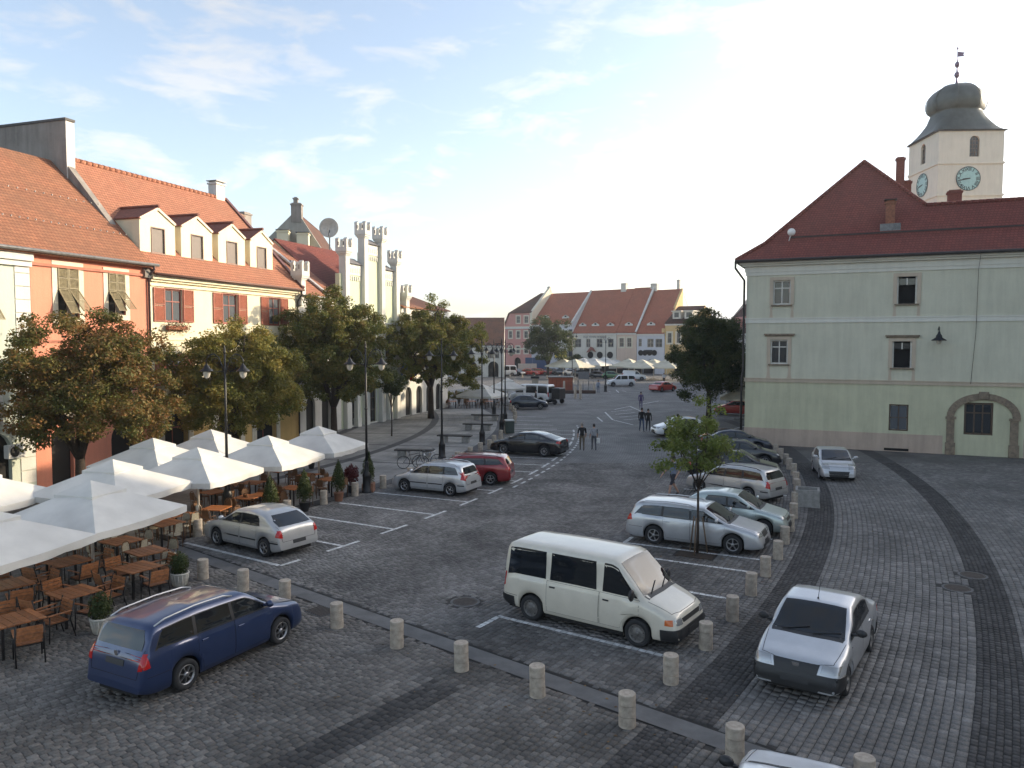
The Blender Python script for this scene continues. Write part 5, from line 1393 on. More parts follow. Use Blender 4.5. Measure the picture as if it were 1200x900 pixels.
        for r in range(1,rings):
            for i in range(n):
                j=(i+1)%n;fs.append((r*n+i,r*n+j,(r+1)*n+j,(r+1)*n+i))
        nsk=n
        p,nn=s.hit(axis,cx,cy);vs.append(p+nn*off);c=len(vs)-1
        for i in range(n): fs.append((rings*n+i,rings*n+(i+1)%n,c))
        mb.add(vs,fs,mi,True)
def both(sh,poly,off,name,m,par,fix=True,**k):
    out=[]
    for ax in ('left','right'):
        mb=MB();sh.overlay(mb,poly,ax,off,**k);out.append(mb.build(name,m,par))
    return out
WHEELS={}
def wheel_meshes(rw,style):
    key=(rw,style)
    if key in WHEELS:return WHEELS[key]
    t=MB();w=.10
    t.lathe([(.02,w*.3),(rw*.64,-w),(rw*.90,-w),(rw*.975,-w*.8),(rw,-w*.45),(rw,w*.45),(rw*.975,w*.8),(rw*.90,w),(rw*.66,w*.98),(rw*.62,w*.3),(.02,w*.3)],28,axis='y',cap=False)
    r=MB();ri=rw*.655
    r.lathe([(ri,w*.5),(ri,w*.92),(ri-.018,w*.95),(ri-.03,w*.55)],28,axis='y',cap=False)
    r.lathe([(ri-.02,w*.42),(.02,w*.44)],24,axis='y',mi=1,smooth=False)
    n={'five':5,'seven':7,'nine':9,'steel':0}[style]
    for k in range(n):
        a=2*math.pi*k/n;wd=.34*2*math.pi/n*.9
        r0,r1=.045,ri-.012
        vs=[]
        for yy in (w*.45,w*.86):
            for rr,q in ((r0,wd*1.7),(r1,wd),):
                for sgn in (-1,1):
                    an=a+sgn*q*.5*(1 if rr==r1 else 1)*( .5 if n>5 else .62);vs.append((rr*math.cos(an),yy-(0 if rr==r0 else .01),rr*math.sin(an)))
        r.add(vs,[(0,1,3,2),(4,6,7,5),(0,4,5,1),(2,3,7,6),(0,2,6,4),(1,5,7,3)])
    if style=='steel':
        r.lathe([(ri-.03,w*.6),(ri*.72,w*.45),(ri*.55,w*.72),(.03,w*.75)],24,axis='y',mi=0)
        for k in range(9):
            a=2*math.pi*k/9;r.lathe([(.02,w*.56),(.02,w*.60)],8,(ri*.78*math.cos(a),0,ri*.78*math.sin(a)),'y',mi=1)
    r.lathe([(.06,w*.6),(.055,w*.93),(.02,w*.96)],12,axis='y')
    WHEELS[key]=(t.mesh('wheel',RUBBER),r.mesh('rim',[STEEL if style!='steel' else mat('steel_wheel_grey',(.20,.19,.18),.5,.5,var=.4,scale=20),DARK]))
    return WHEELS[key]
def car(spec,color,label,loc,rz,name='parked_car',cat='car',group=None,style='five',rails=None,bumper=None,strip=False,mirror=None,plate=True,lod=0,antenna=False,headlight=None,tail=None,light_split=False):
    d=spec;sh=Shell(d);c=thing(name,label,cat,loc,rz,group)
    mb=MB();mb.add(sh.v,sh.f,0,True);mb.sm[-1]=mb.sm[-2]=False;bd=mb.build('body',color,c)
    # floor pan and dark wheel housings
    mb=MB();y=d['W']/2-.30;mb.box(d['xr']+.12,d['xf']-.14,-y,y,.16,.62);
    mb.box(d['xr']+.2,-d['wb']/2-sh.R-.02,-y-.2,y+.2,.24,.5);mb.box(-d['wb']/2+sh.R+.02,d['wb']/2-sh.R-.02,-y-.2,y+.2,.17,.5)
    mb.build('underbody',DARK,c)
    wt,wr=wheel_meshes(d['rw'],style)
    for xa in (-d['wb']/2,d['wb']/2):
        for s in (1,-1):
            w=link('wheel',wt,c);w.location=(xa,s*(d['W']/2-.125),d['rw']-.002);w.rotation_euler=(0,random.uniform(0,6),0 if s>0 else math.pi)
            link('rim',wr,w)
    T,B=sh.top,sh.belt
    # glass
    cx,rx=d['cx'],d['rx'];hw=sh.half(rx)*.945-d['tumble']*(d['H']-d['bz']-.1)
    van=d['kind']=='van'
    yb=sh.half(cx)*.83;yt=hw-.075
    ws=[(cx-.03,-yb*.99),(cx+.015,-yb*.5),(cx+.03,0),(cx+.015,yb*.5),(cx-.03,yb*.99),(rx+.06,yt),(rx+.05,0),(rx+.06,-yt)]
    mb=MB();sh.overlay(mb,ws,'top',.009,8,seg=.06);wsc=mb.build('windscreen',CARGLASS,c)
    if lod<2:
        mb=MB();sh.overlay(mb,[(cx-.02,-yb),(cx+.10,-yb*.97),(cx+.13,0),(cx+.10,yb*.97),(cx-.02,yb),(cx+.01,0)],'top',.005,3,seg=.04);mb.build('cowl',BLACKP,c)
        mb=MB()
        for y0 in (-.5,.1):
            p,n=sh.hit('top',cx+.04,y0);q,n2=sh.hit('top',cx-.12,y0+.52);mb.path([p+n*.02,q+n2*.022],.010,5)
        mb.build('wiper',BLACKP,c)
    if not van:      # one black-trimmed glass band, pillars blacked out
        a_,z_=d['win'][0],d['win'][-1];b0,t0,b1,t1=a_[0]-.035,a_[3]-.02,z_[1]+.045,z_[2]+.04
        pb=[(b0+(b1-b0)*i/12,B(b0+(b1-b0)*i/12)+.022) for i in range(13)]
        pt=[(t1+(t0-t1)*i/12,min(T(t1+(t0-t1)*i/12)-.112,d['H']-.132)) for i in range(13)]
        both(sh,pb+pt,.003,'window_trim',BLACKP,c,rings=4)
    for (b0,b1,t1,t0) in d['win']:
        pb=[(b0+(b1-b0)*i/5,B(b0+(b1-b0)*i/5)+.045) for i in range(6)]
        pt=[(t1+(t0-t1)*i/5,min(T(t1+(t0-t1)*i/5)-.13,d['H']-.15)) for i in range(6)]
        both(sh,pb+pt,.006,'side_window',CARGLASS,c,rings=3)
    xr=d['xr'];W2=d['W']/2
    rz0,rz1,ry0,ry1=d['rear']
    mb=MB();sh.overlay(mb,[(-ry0,rz0),(ry0,rz0),(ry0*.99,(rz0+rz1)/2),(ry1,rz1),(-ry1,rz1),(-ry0*.99,(rz0+rz1)/2)],'rear',.007,4);mb.build('rear_window',CARGLASS if not d.get('rearm') else d['rearm'],c)
    # doors with shut lines
    if lod<2:
        for x0,x1,cut in d['doors']:
            zb0,zb1=B(x0)+.01,B(x1)+.01;zs=d['sill']+.10
            def zl(x):
                z=zs
                for xa in (-d['wb']/2,d['wb']/2):
                    q=(sh.R+.06)**2-(x-xa)**2
                    if q>0: z=max(z,d['rw']+math.sqrt(q))
                return z
            lowr=[(x0+(x1-x0)*i/36,zl(x0+(x1-x0)*i/36)) for i in range(37)]
            pl=lowr+[(x1+.01,zb1),(x0,zb0)]
            for ax in ('left','right'):
                g=MB();cxm=(x0+x1)/2;zm=(zs+zb0)/2
                sh.overlay(g,[(cxm+(a-cxm)*1.014,zm+(b-zm)*1.020) for a,b in pl],ax,.0022,3);g.build('door_gap',DARK,c)
                g=MB();sh.overlay(g,pl,ax,.0055,3);dr=g.build('door',color,c)
                hz=min(zb0,zb1)-.13;hx=x0+.16
                p,n=sh.hit(ax,hx,hz);g=MB();g.bbox(p.x-.08,p.x+.08,p.y-.025 if n.y<0 else p.y-.01,p.y+.01 if n.y<0 else p.y+.025,p.z-.018,p.z+.018,.008)
                g.build('door_handle',BLACKP if d.get('blackh') else color,dr)
    if lod<2:        # shut lines of bonnet, tailgate and bumpers
        def seam(name,pts):
            mb=MB();q=[]
            for (ax,a,b),(a2x,a2,b2) in zip(pts[:-1],pts[1:]):
                for i in range(5):
                    p,n=sh.hit(ax,a+(a2-a)*i/5,b+(b2-b)*i/5);q.append(p+n*.0005)
            p,n=sh.hit(*pts[-1]);q.append(p+n*.0005);mb.path(q,.0055,5);mb.build(name,DARK,c)
        XF=d['xf'];hh=sh.half(cx)*.88;hf=sh.half(XF-.3)*.80
        seam('bonnet_seam',[('top',cx+.10,-hh),('top',(cx+XF)/2,-(hh+hf)/2),('top',XF-.20,-hf),('top',XF-.13,-hf*.6),('top',XF-.12,0),('top',XF-.13,hf*.6),('top',XF-.20,hf),('top',(cx+XF)/2,(hh+hf)/2),('top',cx+.10,hh)])
        ry=d['rear'][2]+.07
        if d['kind']!='sedan': seam('tailgate_seam',[('rear',-ry,d['rear'][0]+.02),('rear',-ry*.97,.72),('rear',-ry*.93,.56),('rear',ry*.93,.56),('rear',ry*.97,.72),('rear',ry,d['rear'][0]+.02)])
        for sd in ('left','right'):
            e=-d['wb']/2-sh.R
            seam('bumper_seam',[(sd,d['xr']+.04,.585),(sd,e-.03,.575)])
    xf=d['xf'];hz=d.get('hz',(.60,.74));hy=d.get('hy',(.50,.90))
    lm=headlight or LAMPG
    for s in (-1,1):
        fl=sh.half(xf-.17)*.985/W2;rl=sh.half(xr+.045)*.985/W2;hm=min(hy[1],fl)
        y0,y1=s*W2*hy[0],s*W2*hm
        mb=MB();sh.overlay(mb,[(y0,hz[0]+.01),(y1*.98,hz[0]+.03),(y1,hz[1]-.02),(y0*1.08,hz[1]-.005)],'front',.008,6,seg=.035);mb.build('headlight',lm,c)
        if light_split:
            mb=MB();sh.overlay(mb,[(xf-.30,hz[0]+.03),(xf-.12,hz[0]+.02),(xf-.15,hz[1]-.02),(xf-.30,hz[1]-.02)],'left' if s>0 else 'right',.009,4,seg=.035);mb.build('indicator',AMBER,c)
        ty=d.get('ty',(.72,.97));tz=d.get('tz',(.66,.92));ty=(min(ty[0],rl-.12),min(ty[1],rl))
        mb=MB();sh.overlay(mb,[(s*W2*ty[0],tz[0]),(s*W2*ty[1],tz[0]+.02),(s*W2*(ty[1]-.015),tz[1]),(s*W2*(ty[0]+.03),tz[1])],'rear',.010,5,seg=.035)
        sx=d.get('tside',.14);sh.overlay(mb,[(xr+.055,tz[0]+.02),(xr+.05+sx,tz[0]+.05),(xr+.05+sx*.8,tz[1]-.02),(xr+.075,tz[1])],'left' if s>0 else 'right',.010,5,seg=.035)
        mb.build('tail_light',tail or REDG,c)
    if lod<2:
        gz=d.get('gz',(.58,.68));gw=d.get('gw',.42)
        mb=MB();sh.overlay(mb,[(-W2*gw,gz[0]),(W2*gw,gz[0]),(W2*gw*1.1,gz[1]),(-W2*gw*1.1,gz[1])],'front',.009,6,seg=.05);mb.build('grille',BLACKP,c)
        mb=MB();sh.overlay(mb,[(-W2*.5,.26),(W2*.5,.26),(W2*.55,.37),(-W2*.55,.37)],'front',.009,5,seg=.05);mb.build('air_intake',BLACKP,c)
    if bumper:
        bz0,bz1=.24,d.get('bumz',.52)
        for ax,xe in (('front',xf),('rear',xr)):
            mb=MB();sh.overlay(mb,[(-W2*.86,bz0+.06),(W2*.86,bz0+.06),(W2*.86,bz1),(-W2*.86,bz1)],ax,.022,8,seg=.05)
            s=1 if ax=='front' else -1;ln=d.get('bumside',.30)
            for sd in ('left','right'):
                sh.overlay(mb,[(xe-s*.02,bz0+.08),(xe-s*ln,bz0+.04),(xe-s*ln,bz1-.02),(xe-s*.02,bz1)],sd,.022,5,seg=.04)
            mb.build(ax+'_bumper',bumper,c)
    if strip:
        for x0,x1,_ in d['doors']+[(xr+.05,xr+.45,0)]:
            both(sh,[(x0+.03,.50),(x1-.03,.50),(x1-.03,.545),(x0+.03,.545)],.016,'side_moulding',BLACKP,c,rings=1)
    if plate:
        PM=mat('plate_blanked',(.03,.03,.032),.6)
        for ax,z in (('front',.43),('rear',d.get('pz',.62))):
            mb=MB();sh.overlay(mb,[(-.26,z-.055),(.26,z-.055),(.26,z+.055),(-.26,z+.055)],ax,.030 if bumper else .012,2);mb.build('number_plate',PM,c)
    # mirrors
    mm=mirror or color
    for s in (-1,1):
        mx=cx-.28 if not van else cx-.22;mz=B(mx)+.13;y=s*(sh.half(mx)*.95)
        mb=MB();mb.path([(mx,y-s*.03,mz-.04),(mx+.01,y+s*.09,mz-.01)],[.03,.035],6)
        lat=[(.02,-.06),(.075,-.04),(.095,.0),(.085,.035),(.03,.055)]
        q=MB();q.lathe(lat,10,(0,0,0),'x');k=1.45 if not van else 1.5
        mb.add([(mx+v[0]*.9,y+s*.15+v[1]*1.2,mz+.02+v[2]*(.85 if not van else 1.5)) for v in q.v],q.f,0,True);mb.build('mirror',mm,c)
    if rails:
        r0,r1=d.get('railx',(xr+.5,rx-.1))
        for s in (-1,1):
            mb=MB();pts=[]
            for i in range(9):
                x=r0+(r1-r0)*i/8;p,n=sh.hit('top',x,s*(sh.half(x)*.945-d['tumble']*(T(x)-B(x)-.1)-.06));e=.055 if 0<i<8 else -.005;pts.append(p+Vector((0,0,e)))
            mb.path(pts,.018,6);mb.build('roof_rail',rails,c)
    if antenna:
        x=rx-.12;z=T(x);mb=MB();mb.path([(x,0,z-.01),(x,0,z+.03)],.02,6);mb.path([(x,0,z+.02),(x-.25,0,z+.42)],.006,5);mb.build('antenna',BLACKP,c)
    return c,sh
SPEC={}
SPEC['golf']=mk(4.15,1.735,1.44,2.51,.86,'hatch',win=[(-.90,-.10,-.12,-.78),(-.02,.92,.30,-.04),],rear=(1.02,1.31,.64,.52),doors=[(-.92,-.07,.30),(-.04,.98,0)],ty=(.74,.97),tz=(.68,.92),rw=.30,pz=.50)
SPEC['golf']['win']=[(-1.02,-.10,-.12,-.92),(-.02,.90,.24,-.04)]
SPEC['golfest']=mk(4.40,1.735,1.47,2.51,.86,'estate',win=[(-1.95,-1.02,-1.0,-1.78),(-.92,-.10,-.12,-.90),(-.02,.90,.24,-.04)],rear=(1.03,1.32,.66,.55),doors=[(-.92,-.07,.30),(-.04,.98,0)],tz=(.66,.98),ty=(.80,.97),rw=.30)
SPEC['p206']=mk(4.03,1.66,1.45,2.44,.76,'estate',win=[(-1.62,-.94,-.92,-1.45),(-.85,-.10,-.10,-.82),(-.02,.86,.22,-.04)],rear=(1.02,1.29,.60,.50),doors=[(-.86,-.07,.30),(-.04,.92,0)],tz=(.74,1.16),ty=(.82,.97),rw=.29,tside=.22,pz=.60)
SPEC['laguna']=mk(4.70,1.78,1.44,2.75,.95,'estate',win=[(-2.0,-1.14,-1.12,-1.72),(-1.05,-.10,-.12,-1.02),(-.02,1.00,.30,-.04)],rear=(1.03,1.28,.66,.50),doors=[(-1.05,-.07,.32),(-.04,1.08,0)],tz=(.72,.92),ty=(.68,.97),rw=.31,tside=.25,belt=.94)
SPEC['mazda']=mk(4.72,1.80,1.43,2.70,.98,'fast',win=[(-1.10,-.10,-.12,-.95),(-.02,1.00,.30,-.04)],rear=(1.06,1.27,.66,.52),doors=[(-1.05,-.07,.32),(-.04,1.08,0)],tz=(.80,.95),ty=(.62,.97),rw=.33,deck=1.02,belt=.94,tside=.25)
SPEC['logan']=mk(4.25,1.74,1.525,2.63,.80,'sedan',win=[(-.98,-.10,-.12,-.86),(-.02,.96,.30,-.04)],rear=(1.10,1.36,.62,.52),doors=[(-1.0,-.07,.32),(-.04,1.04,0)],tz=(.70,.92),ty=(.78,.97),rw=.30,deck=1.03,belt=.97,hood=.82,hz=(.60,.775),hy=(.52,.97),gz=(.585,.75),gw=.46,nose=.12,bumz=.585,bumside=.42)
SPEC['mcv']=mk(4.49,1.735,1.55,2.634,.82,'estate',win=[(-1.98,-1.10,-1.08,-1.78),(-1.02,-.12,-.14,-1.0),(-.04,.98,.30,-.06)],rear=(1.06,1.40,.64,.54),doors=[(-1.02,-.09,.32),(-.06,1.04,0)],tz=(.72,1.02),ty=(.78,.97),rw=.31,belt=.98,hood=.84,tside=.16,railx=(-1.9,.05),pz=.80)
SPEC['octavia']=mk(4.66,1.81,1.47,2.69,.93,'estate',win=[(-2.02,-1.10,-1.08,-1.75),(-1.02,-.12,-.14,-1.0),(-.04,1.00,.30,-.06)],rear=(1.04,1.31,.66,.54),doors=[(-1.02,-.09,.32),(-.06,1.06,0)],tz=(.74,.98),ty=(.62,.97),rw=.32,belt=.94,hood=.80,hz=(.60,.73),hy=(.44,.95),tside=.22,gz=(.56,.72),gw=.34,railx=(-1.9,.05))
SPEC['fiesta']=mk(3.95,1.72,1.48,2.49,.82,'hatch',win=[(-.88,-.10,-.12,-.74),(-.02,.92,.30,-.04)],rear=(1.06,1.34,.58,.46),doors=[(-.88,-.07,.30),(-.04,.98,0)],rw=.30,hood=.82,cowl=1.16,wsx=.30,hz=(.62,.86),hy=(.50,.94),gz=(.38,.54),gw=.52,belt=.96,tz=(.80,1.1))
SPEC['hatch']=mk(3.99,1.68,1.46,2.46,.80,'hatch',win=[(-.90,-.10,-.12,-.78),(-.02,.90,.28,-.04)],rear=(1.04,1.33,.60,.48),doors=[(-.88,-.07,.30),(-.04,.96,0)],rw=.30,hood=.80,hz=(.62,.76),hy=(.50,.95),gz=(.56,.66),gw=.36)
SPEC['sedan']=mk(4.45,1.72,1.43,2.60,.90,'sedan',win=[(-.98,-.10,-.12,-.82),(-.02,.94,.26,-.04)],rear=(1.04,1.27,.64,.52),doors=[(-.98,-.07,.32),(-.04,1.02,0)],rw=.31)
SPEC['estate']=mk(4.60,1.77,1.48,2.68,.92,'estate',win=[(-2.0,-1.08,-1.06,-1.75),(-1.0,-.12,-.14,-.98),(-.04,.98,.28,-.06)],rear=(1.03,1.32,.66,.54),doors=[(-1.0,-.09,.32),(-.06,1.04,0)],rw=.32,railx=(-1.9,.05))
# boxy vans
t4=mk(4.79,1.84,1.94,2.92,.98,'van',cowl=1.60,wsx=.90,hood=1.0,rw=.32,belt=1.10,sill=.26,tumble=.13,
  win=[(-2.18,-1.02,-1.04,-2.12),(-.90,.40,.36,-.88),(.56,1.46,.94,.58)],rear=(1.16,1.68,.72,.66),doors=[(-.98,.46,0),(.50,1.50,0)],ty=(.90,.985),tz=(.74,1.12),tside=.06,hz=(.62,.79),hy=(.54,.84),gz=(.66,.76),gw=.50,bumz=.56,bumside=.40,nose=.12,blackh=True,pz=.95)
t4['top']=[p for p in t4['top'] if p[0]<.6]+[(.78,1.92),(.94,1.86),(1.60,1.20),(1.70,1.14),(2.05,1.0),(2.28,.90),(2.37,.83),(2.41,.72),(2.43,.58),(2.44,.48)]
t4['belt']=[(-2.35,.7),(-2.2,1.08),(0,1.10),(1.55,1.07),(2.05,.90),(2.3,.74),(2.44,.45)]
SPEC['t4']=t4
mb_=mk(5.2,1.98,2.18,3.25,.95,'van',cowl=1.62,wsx=1.05,hood=1.05,rw=.33,belt=1.16,sill=.28,tumble=.10,win=[(-2.45,-1.25,-1.27,-2.38),(-1.1,.25,.22,-1.08),(.6,1.5,1.05,.62)],rear=(1.2,1.9,.80,.74),doors=[(-1.15,.35,0),(.5,1.5,0)],ty=(.90,.985),tz=(.8,1.3),tside=.06,hz=(.72,.92),blackh=True)
mb_['top']=[p for p in mb_['top'] if p[0]<1.0]+[(.95,2.14),(1.10,2.06),(1.62,1.28),(1.75,1.22),(2.2,1.08),(2.42,.95),(2.52,.70),(2.575,.48)]
mb_['belt']=[(-2.6,.7),(-2.4,1.14),(0,1.16),(1.6,1.14),(2.2,.98),(2.45,.8),(2.57,.45)]
SPEC['minibus']=mb_
dk=mk(4.36,1.75,1.81,2.81,.86,'van',cowl=1.25,wsx=.55,hood=.95,rw=.31,belt=1.05,sill=.24,tumble=.14,win=[(-2.0,-1.0,-1.02,-1.95),(-.85,.15,.12,-.83),(.25,1.1,.60,.28)],rear=(1.1,1.58,.68,.60),doors=[(-.9,.2,0),(.22,1.2,0)],ty=(.88,.985),tz=(.8,1.3),tside=.06,hz=(.68,.86))
SPEC['dokker']=dk
pv=dict(dk);pv['win']=[(.25,1.1,.60,.28)];SPEC['panelvan']=pv

def place(front,rear,side,spec,along=None):
    """stand a car on two sighted tyre contacts of the side we see"""
    f,r=G(*front),G(*rear);d=(f-r).normalized();n=Vector((-d.y,d.x,0));tr=spec['W']/2-.125
    m=(f+r)/2+n*(tr if side=='R' else -tr)
    return (m.x,m.y,0),math.atan2(d.y,d.x)
def face(p,deg): return (p.x,p.y,0),R(deg)
random.seed(21)
SILVER=paint('paint_silver',(.50,.505,.515),.45,.34);SILVERW=paint('paint_warm_silver',(.47,.465,.455),.45,.36);WARMW=paint('paint_old_white',(.62,.57,.47),.0,.38)
BLUE=paint('paint_deep_blue',(.020,.038,.105),.35,.28);REDP=paint('paint_dark_red',(.26,.018,.022),.3,.3);BLACKC=paint('paint_black',(.010,.010,.012),.2,.25)
NAVY=paint('paint_navy',(.012,.018,.035),.3,.28);PALEG=paint('paint_pale_silver_green',(.44,.50,.48),.6,.35);WHITEC=paint('paint_white',(.68,.69,.70),.0,.35);DGREY=paint('paint_dark_grey',(.030,.032,.036),.4,.3)
REDC=paint('paint_bright_red',(.38,.030,.020),.0,.35);GREENC=paint('paint_green',(.05,.14,.06),.3,.3)
RAIL=mat('roof_rail_silver',(.55,.55,.55),.3,.8)
S_=SPEC
# --- cars that can be seen closely
c,sh=car(S_['mcv'],BLUE,'dark blue estate car with silver roof rails standing by the planters',*place((328,753),(214,808),'R',S_['mcv']),style='seven',rails=RAIL,mirror=BLUE,antenna=False,name='parked_car')
mb=MB();p,n=sh.hit('rear',0,.97);mb.prism([(-.06,.94),(.06,.94),(.045,1.0),(-.045,1.0)],p.x-.03,p.x-.01,axis='x');mb.prism([(-.03,.90),(.03,.90),(.045,.94),(-.045,.94)],p.x-.028,p.x-.01,axis='x');mb.build('badge',CHROME,c)
car(S_['golf'],SILVERW,'silver hatchback with a pale rear window parked beside the terrace',*place((253,638),(315,653),'L',S_['golf']),style='five',strip=True,rails=None)
car(S_['p206'],SILVER,'small silver estate car with grey roof rails next to the red estate',*place((474,576),(529,581.5),'L',S_['p206']),style='five',rails=RAIL,strip=True)
l,r_=place((474,576),(529,581.5),'L',S_['laguna']);g2=G(575,568.5);dd=Vector((math.cos(R(168)),math.sin(R(168)),0))
hd=R(172);dv=Vector((math.cos(hd),math.sin(hd),0));nv=Vector((-dv.y,dv.x,0));cc=g2+dv*(S_['laguna']['wb']/2)-nv*.76
car(S_['laguna'],REDP,'dark red estate car parked between the silver estate and the black saloon',(cc.x,cc.y,0),hd,style='five',rails=BLACKP)
car(S_['mazda'],BLACKC,'glossy black saloon car by the green litter bin',*place((590,532),(638.5,535),'L',S_['mazda']),style='nine')
car(S_['t4'],WARMW,'old cream-white van with black bumpers in the nearest parking bay',*place((748,757),(624,726),'R',S_['t4']),name='parked_van',cat='van',style='steel',bumper=BLACKP,mirror=BLACKP,light_split=True)
car(S_['octavia'],SILVER,'silver estate car with alloy wheels beside the young tree',*place((859,649),(766.5,637),'R',S_['octavia']),style='five',rails=SILVER)
(ol,orz)=place((859,649),(766.5,637),'R',S_['octavia']);od=Vector((math.cos(orz),math.sin(orz),0));on=Vector((-od.y,od.x,0))
q=Vector(ol)+on*2.75+od*.55;car(S_['hatch'],PALEG,'pale silver-green hatchback between the silver estates',(q.x,q.y,0),orz+R(1),style='seven')
car(S_['golfest'],SILVERW,'silver estate car parked nose to the roadway with its tail to the bollards',*place((812,576),(887,589),'L',S_['golfest']),style='five',rails=BLACKP,strip=True)
for tip,m,sp,lab,st,rl in (((915,562),BLACKC,'estate','black estate car between the silver estate and the dark grey saloon','five',BLACKP),((914,545),DGREY,'sedan','dark grey saloon car second from the sage building','seven',None),((903,529.5),NAVY,'sedan','very dark blue saloon car parked nearest the sage building','five',None)):
    p=G(*tip);rr,aa=to_pol(p);h=R(aa)+R(2);dv=Vector((math.cos(h),math.sin(h),0));o=p-dv*(S_[sp]['xf']);car(S_[sp],m,lab,(o.x,o.y,0),h,style=st,rails=rl)
p=G(783,512);h=R(188);dv=Vector((math.cos(h),math.sin(h),0));nv=Vector((-dv.y,dv.x,0));o=p-dv*(S_['sedan']['wb']/2)-nv*.74
car(S_['sedan'],WHITEC,'white saloon car behind the young tree with a man standing at it',(o.x,o.y,0),h,style='seven')
p=(G(962,562)+G(998,562))/2;h=R(-104);dv=Vector((math.cos(h),math.sin(h),0));o=p-dv*(S_['fiesta']['wb']/2)
car(S_['fiesta'],SILVER,'small silver hatchback facing out before the sage green wall',(o.x,o.y,0),h,style='five')
c,sh=car(S_['logan'],SILVER,'silver saloon car with black front bumper on the walkway stones',*place((987,815.5),(1016.5,761),'L',S_['logan']),style='steel',bumper=BLACKP,mirror=BLACKP,antenna=True)
mb=MB();p,n=sh.hit('front',0,.71);mb.prism([(-.075,.735),(-.05,.66),(0,.63),(.05,.66),(.075,.735)],p.x+.012,p.x+.03,axis='x');mb.build('badge',CHROME,c)
h=R(65);car(S_['hatch'],WHITEC,'white car with its bonnet beside the last channel bollards',(3.58,9.5,0),h,style='five',mirror=BLACKP,name='parked_car')
# --- mid and far vehicles
car(S_['hatch'],NAVY,'dark blue hatchback standing beside the white minibus',*place((633.3,479.6),(605.3,479.6),'R',S_['hatch']),style='five')
p=G(597,471.5);q=G(641,473.5);d=(p-q).normalized();c0=(p+q)/2;n=Vector((-d.y,d.x,0));c0=c0-n*.9
car(S_['minibus'],WHITEC,'white minibus with open rear doors behind the dark blue hatchback',(c0.x,c0.y,0),math.atan2(d.y,d.x),name='minibus',cat='minibus',style='steel',bumper=BLACKP,mirror=BLACKP)
t=thing('box_trailer','dark covered box trailer behind the white minibus','trailer',tuple(c0-d*3.4),math.atan2(d.y,d.x))
mb=MB();mb.bbox(-.5,.5,-.8,.8,.55,1.8,.08);mb.build('box',BLACKP,t)
for s in (-1,1):
    w=link('wheel',wheel_meshes(.28,'steel')[0],t);w.location=(0,s*.92,.278)
mb=MB();mb.path([(.9,0,.5),(1.6,0,.45)],.05,6);mb.build('drawbar',BLACKP,t)
def rough(sp,m,lab,x,y,deg,**k):
    p=G(x,y);return car(S_[sp],m,lab,(p.x,p.y,0),R(deg),lod=2,plate=False,**k)
rough('sedan',REDC,'bright red saloon car driving across the open cobbles',777,458.5,42,name='moving_car',style='steel')
rough('dokker',WHITEC,'small white van-like car on the open cobbles before the parked row',728,452.5,183,style='five',name='parked_van',cat='van')
rough('panelvan',WHITEC,'white panel van leaving the row by the restaurant terrace',743,445.5,-12,style='steel',name='parked_van',cat='van')
rough('hatch',GREENC,'green hatchback between the white panel van and a dark car',718,444,-20)
rough('hatch',REDC,'dark orange-red car parked behind the tree at the sage corner',864,486,150)
rough('hatch',SILVER,'silver car half hidden behind the sage corner beyond the red car',872,473,160)
fc=[(703,443.5,NAVY,'hatch','dark blue car beside the green hatchback'),(683,441.5,DGREY,'sedan','dark grey car right of the red kiosk roof'),(671,440.5,SILVER,'hatch','silver-blue car behind the red kiosk roof'),(659,439.8,NAVY,'sedan','navy car behind the left end of the red kiosk'),(647,439.5,BLACKC,'hatch','black car under the lone street tree'),(634,439.6,REDP,'estate','wine red estate car beside the red saloon before the blue hoarding'),(621,439.8,REDC,'sedan','red saloon car before the white hoarding'),(605,440,DGREY,'hatch','dark grey hatchback between the white van and the red saloon'),(590,440.5,WHITEC,'minibus','white van at the end of the far parked row')]
for x,y,m,sp,lab in fc:
    rough(sp,m,lab,x,y,-35+random.uniform(-8,8) if sp!='minibus' else 190,style='steel',group='cars parked in the far row',name='parked_car' if sp!='minibus' else 'parked_van',cat='car' if sp!='minibus' else 'van')

# ================================================================ trees
def leaf_mat(name,cols,trans=.34):
    """leaf colours: one tone per leaf, drifting from green to turning patches through the crown"""
    m,nt,b=nmat(name);N=nt.nodes;L=nt.links
    ge=N.new('ShaderNodeNewGeometry');tc=N.new('ShaderNodeTexCoord')
    no=N.new('ShaderNodeTexNoise');no.inputs['Scale'].default_value=.75;no.inputs['Detail'].default_value=4;L.new(tc.outputs['Object'],no.inputs['Vector'])
    ad=N.new('ShaderNodeMath');ad.operation='MULTIPLY_ADD';ad.inputs[1].default_value=.42;L.new(ge.outputs['Random Per Island'],ad.inputs[0])
    s=N.new('ShaderNodeMath');s.operation='MULTIPLY_ADD';s.inputs[1].default_value=1.5;s.inputs[2].default_value=-.48;L.new(no.outputs['Fac'],s.inputs[0]);L.new(s.outputs[0],ad.inputs[2])
    rp=N.new('ShaderNodeValToRGB');L.new(ad.outputs[0],rp.inputs['Fac'])
    el=rp.color_ramp.elements;el[0].position=.0;el[0].color=lin(cols[0]);el[1].position=1.;el[1].color=lin(cols[-1])
    for i,c in enumerate(cols[1:-1]): e=el.new((i+1)/(len(cols)-1));e.color=lin(c)
    L.new(rp.outputs['Color'],b.inputs['Base Color']);b.inputs['Roughness'].default_value=.6;b.inputs['Specular IOR Level'].default_value=.3
    tr=N.new('ShaderNodeBsdfTranslucent');L.new(rp.outputs['Color'],tr.inputs['Color'])
    mx=N.new('ShaderNodeMixShader');mx.inputs[0].default_value=trans
    out=N['Material Output'];L.new(b.outputs[0],mx.inputs[1]);L.new(tr.outputs[0],mx.inputs[2]);L.new(mx.outputs[0],out.inputs['Surface'])
    return m
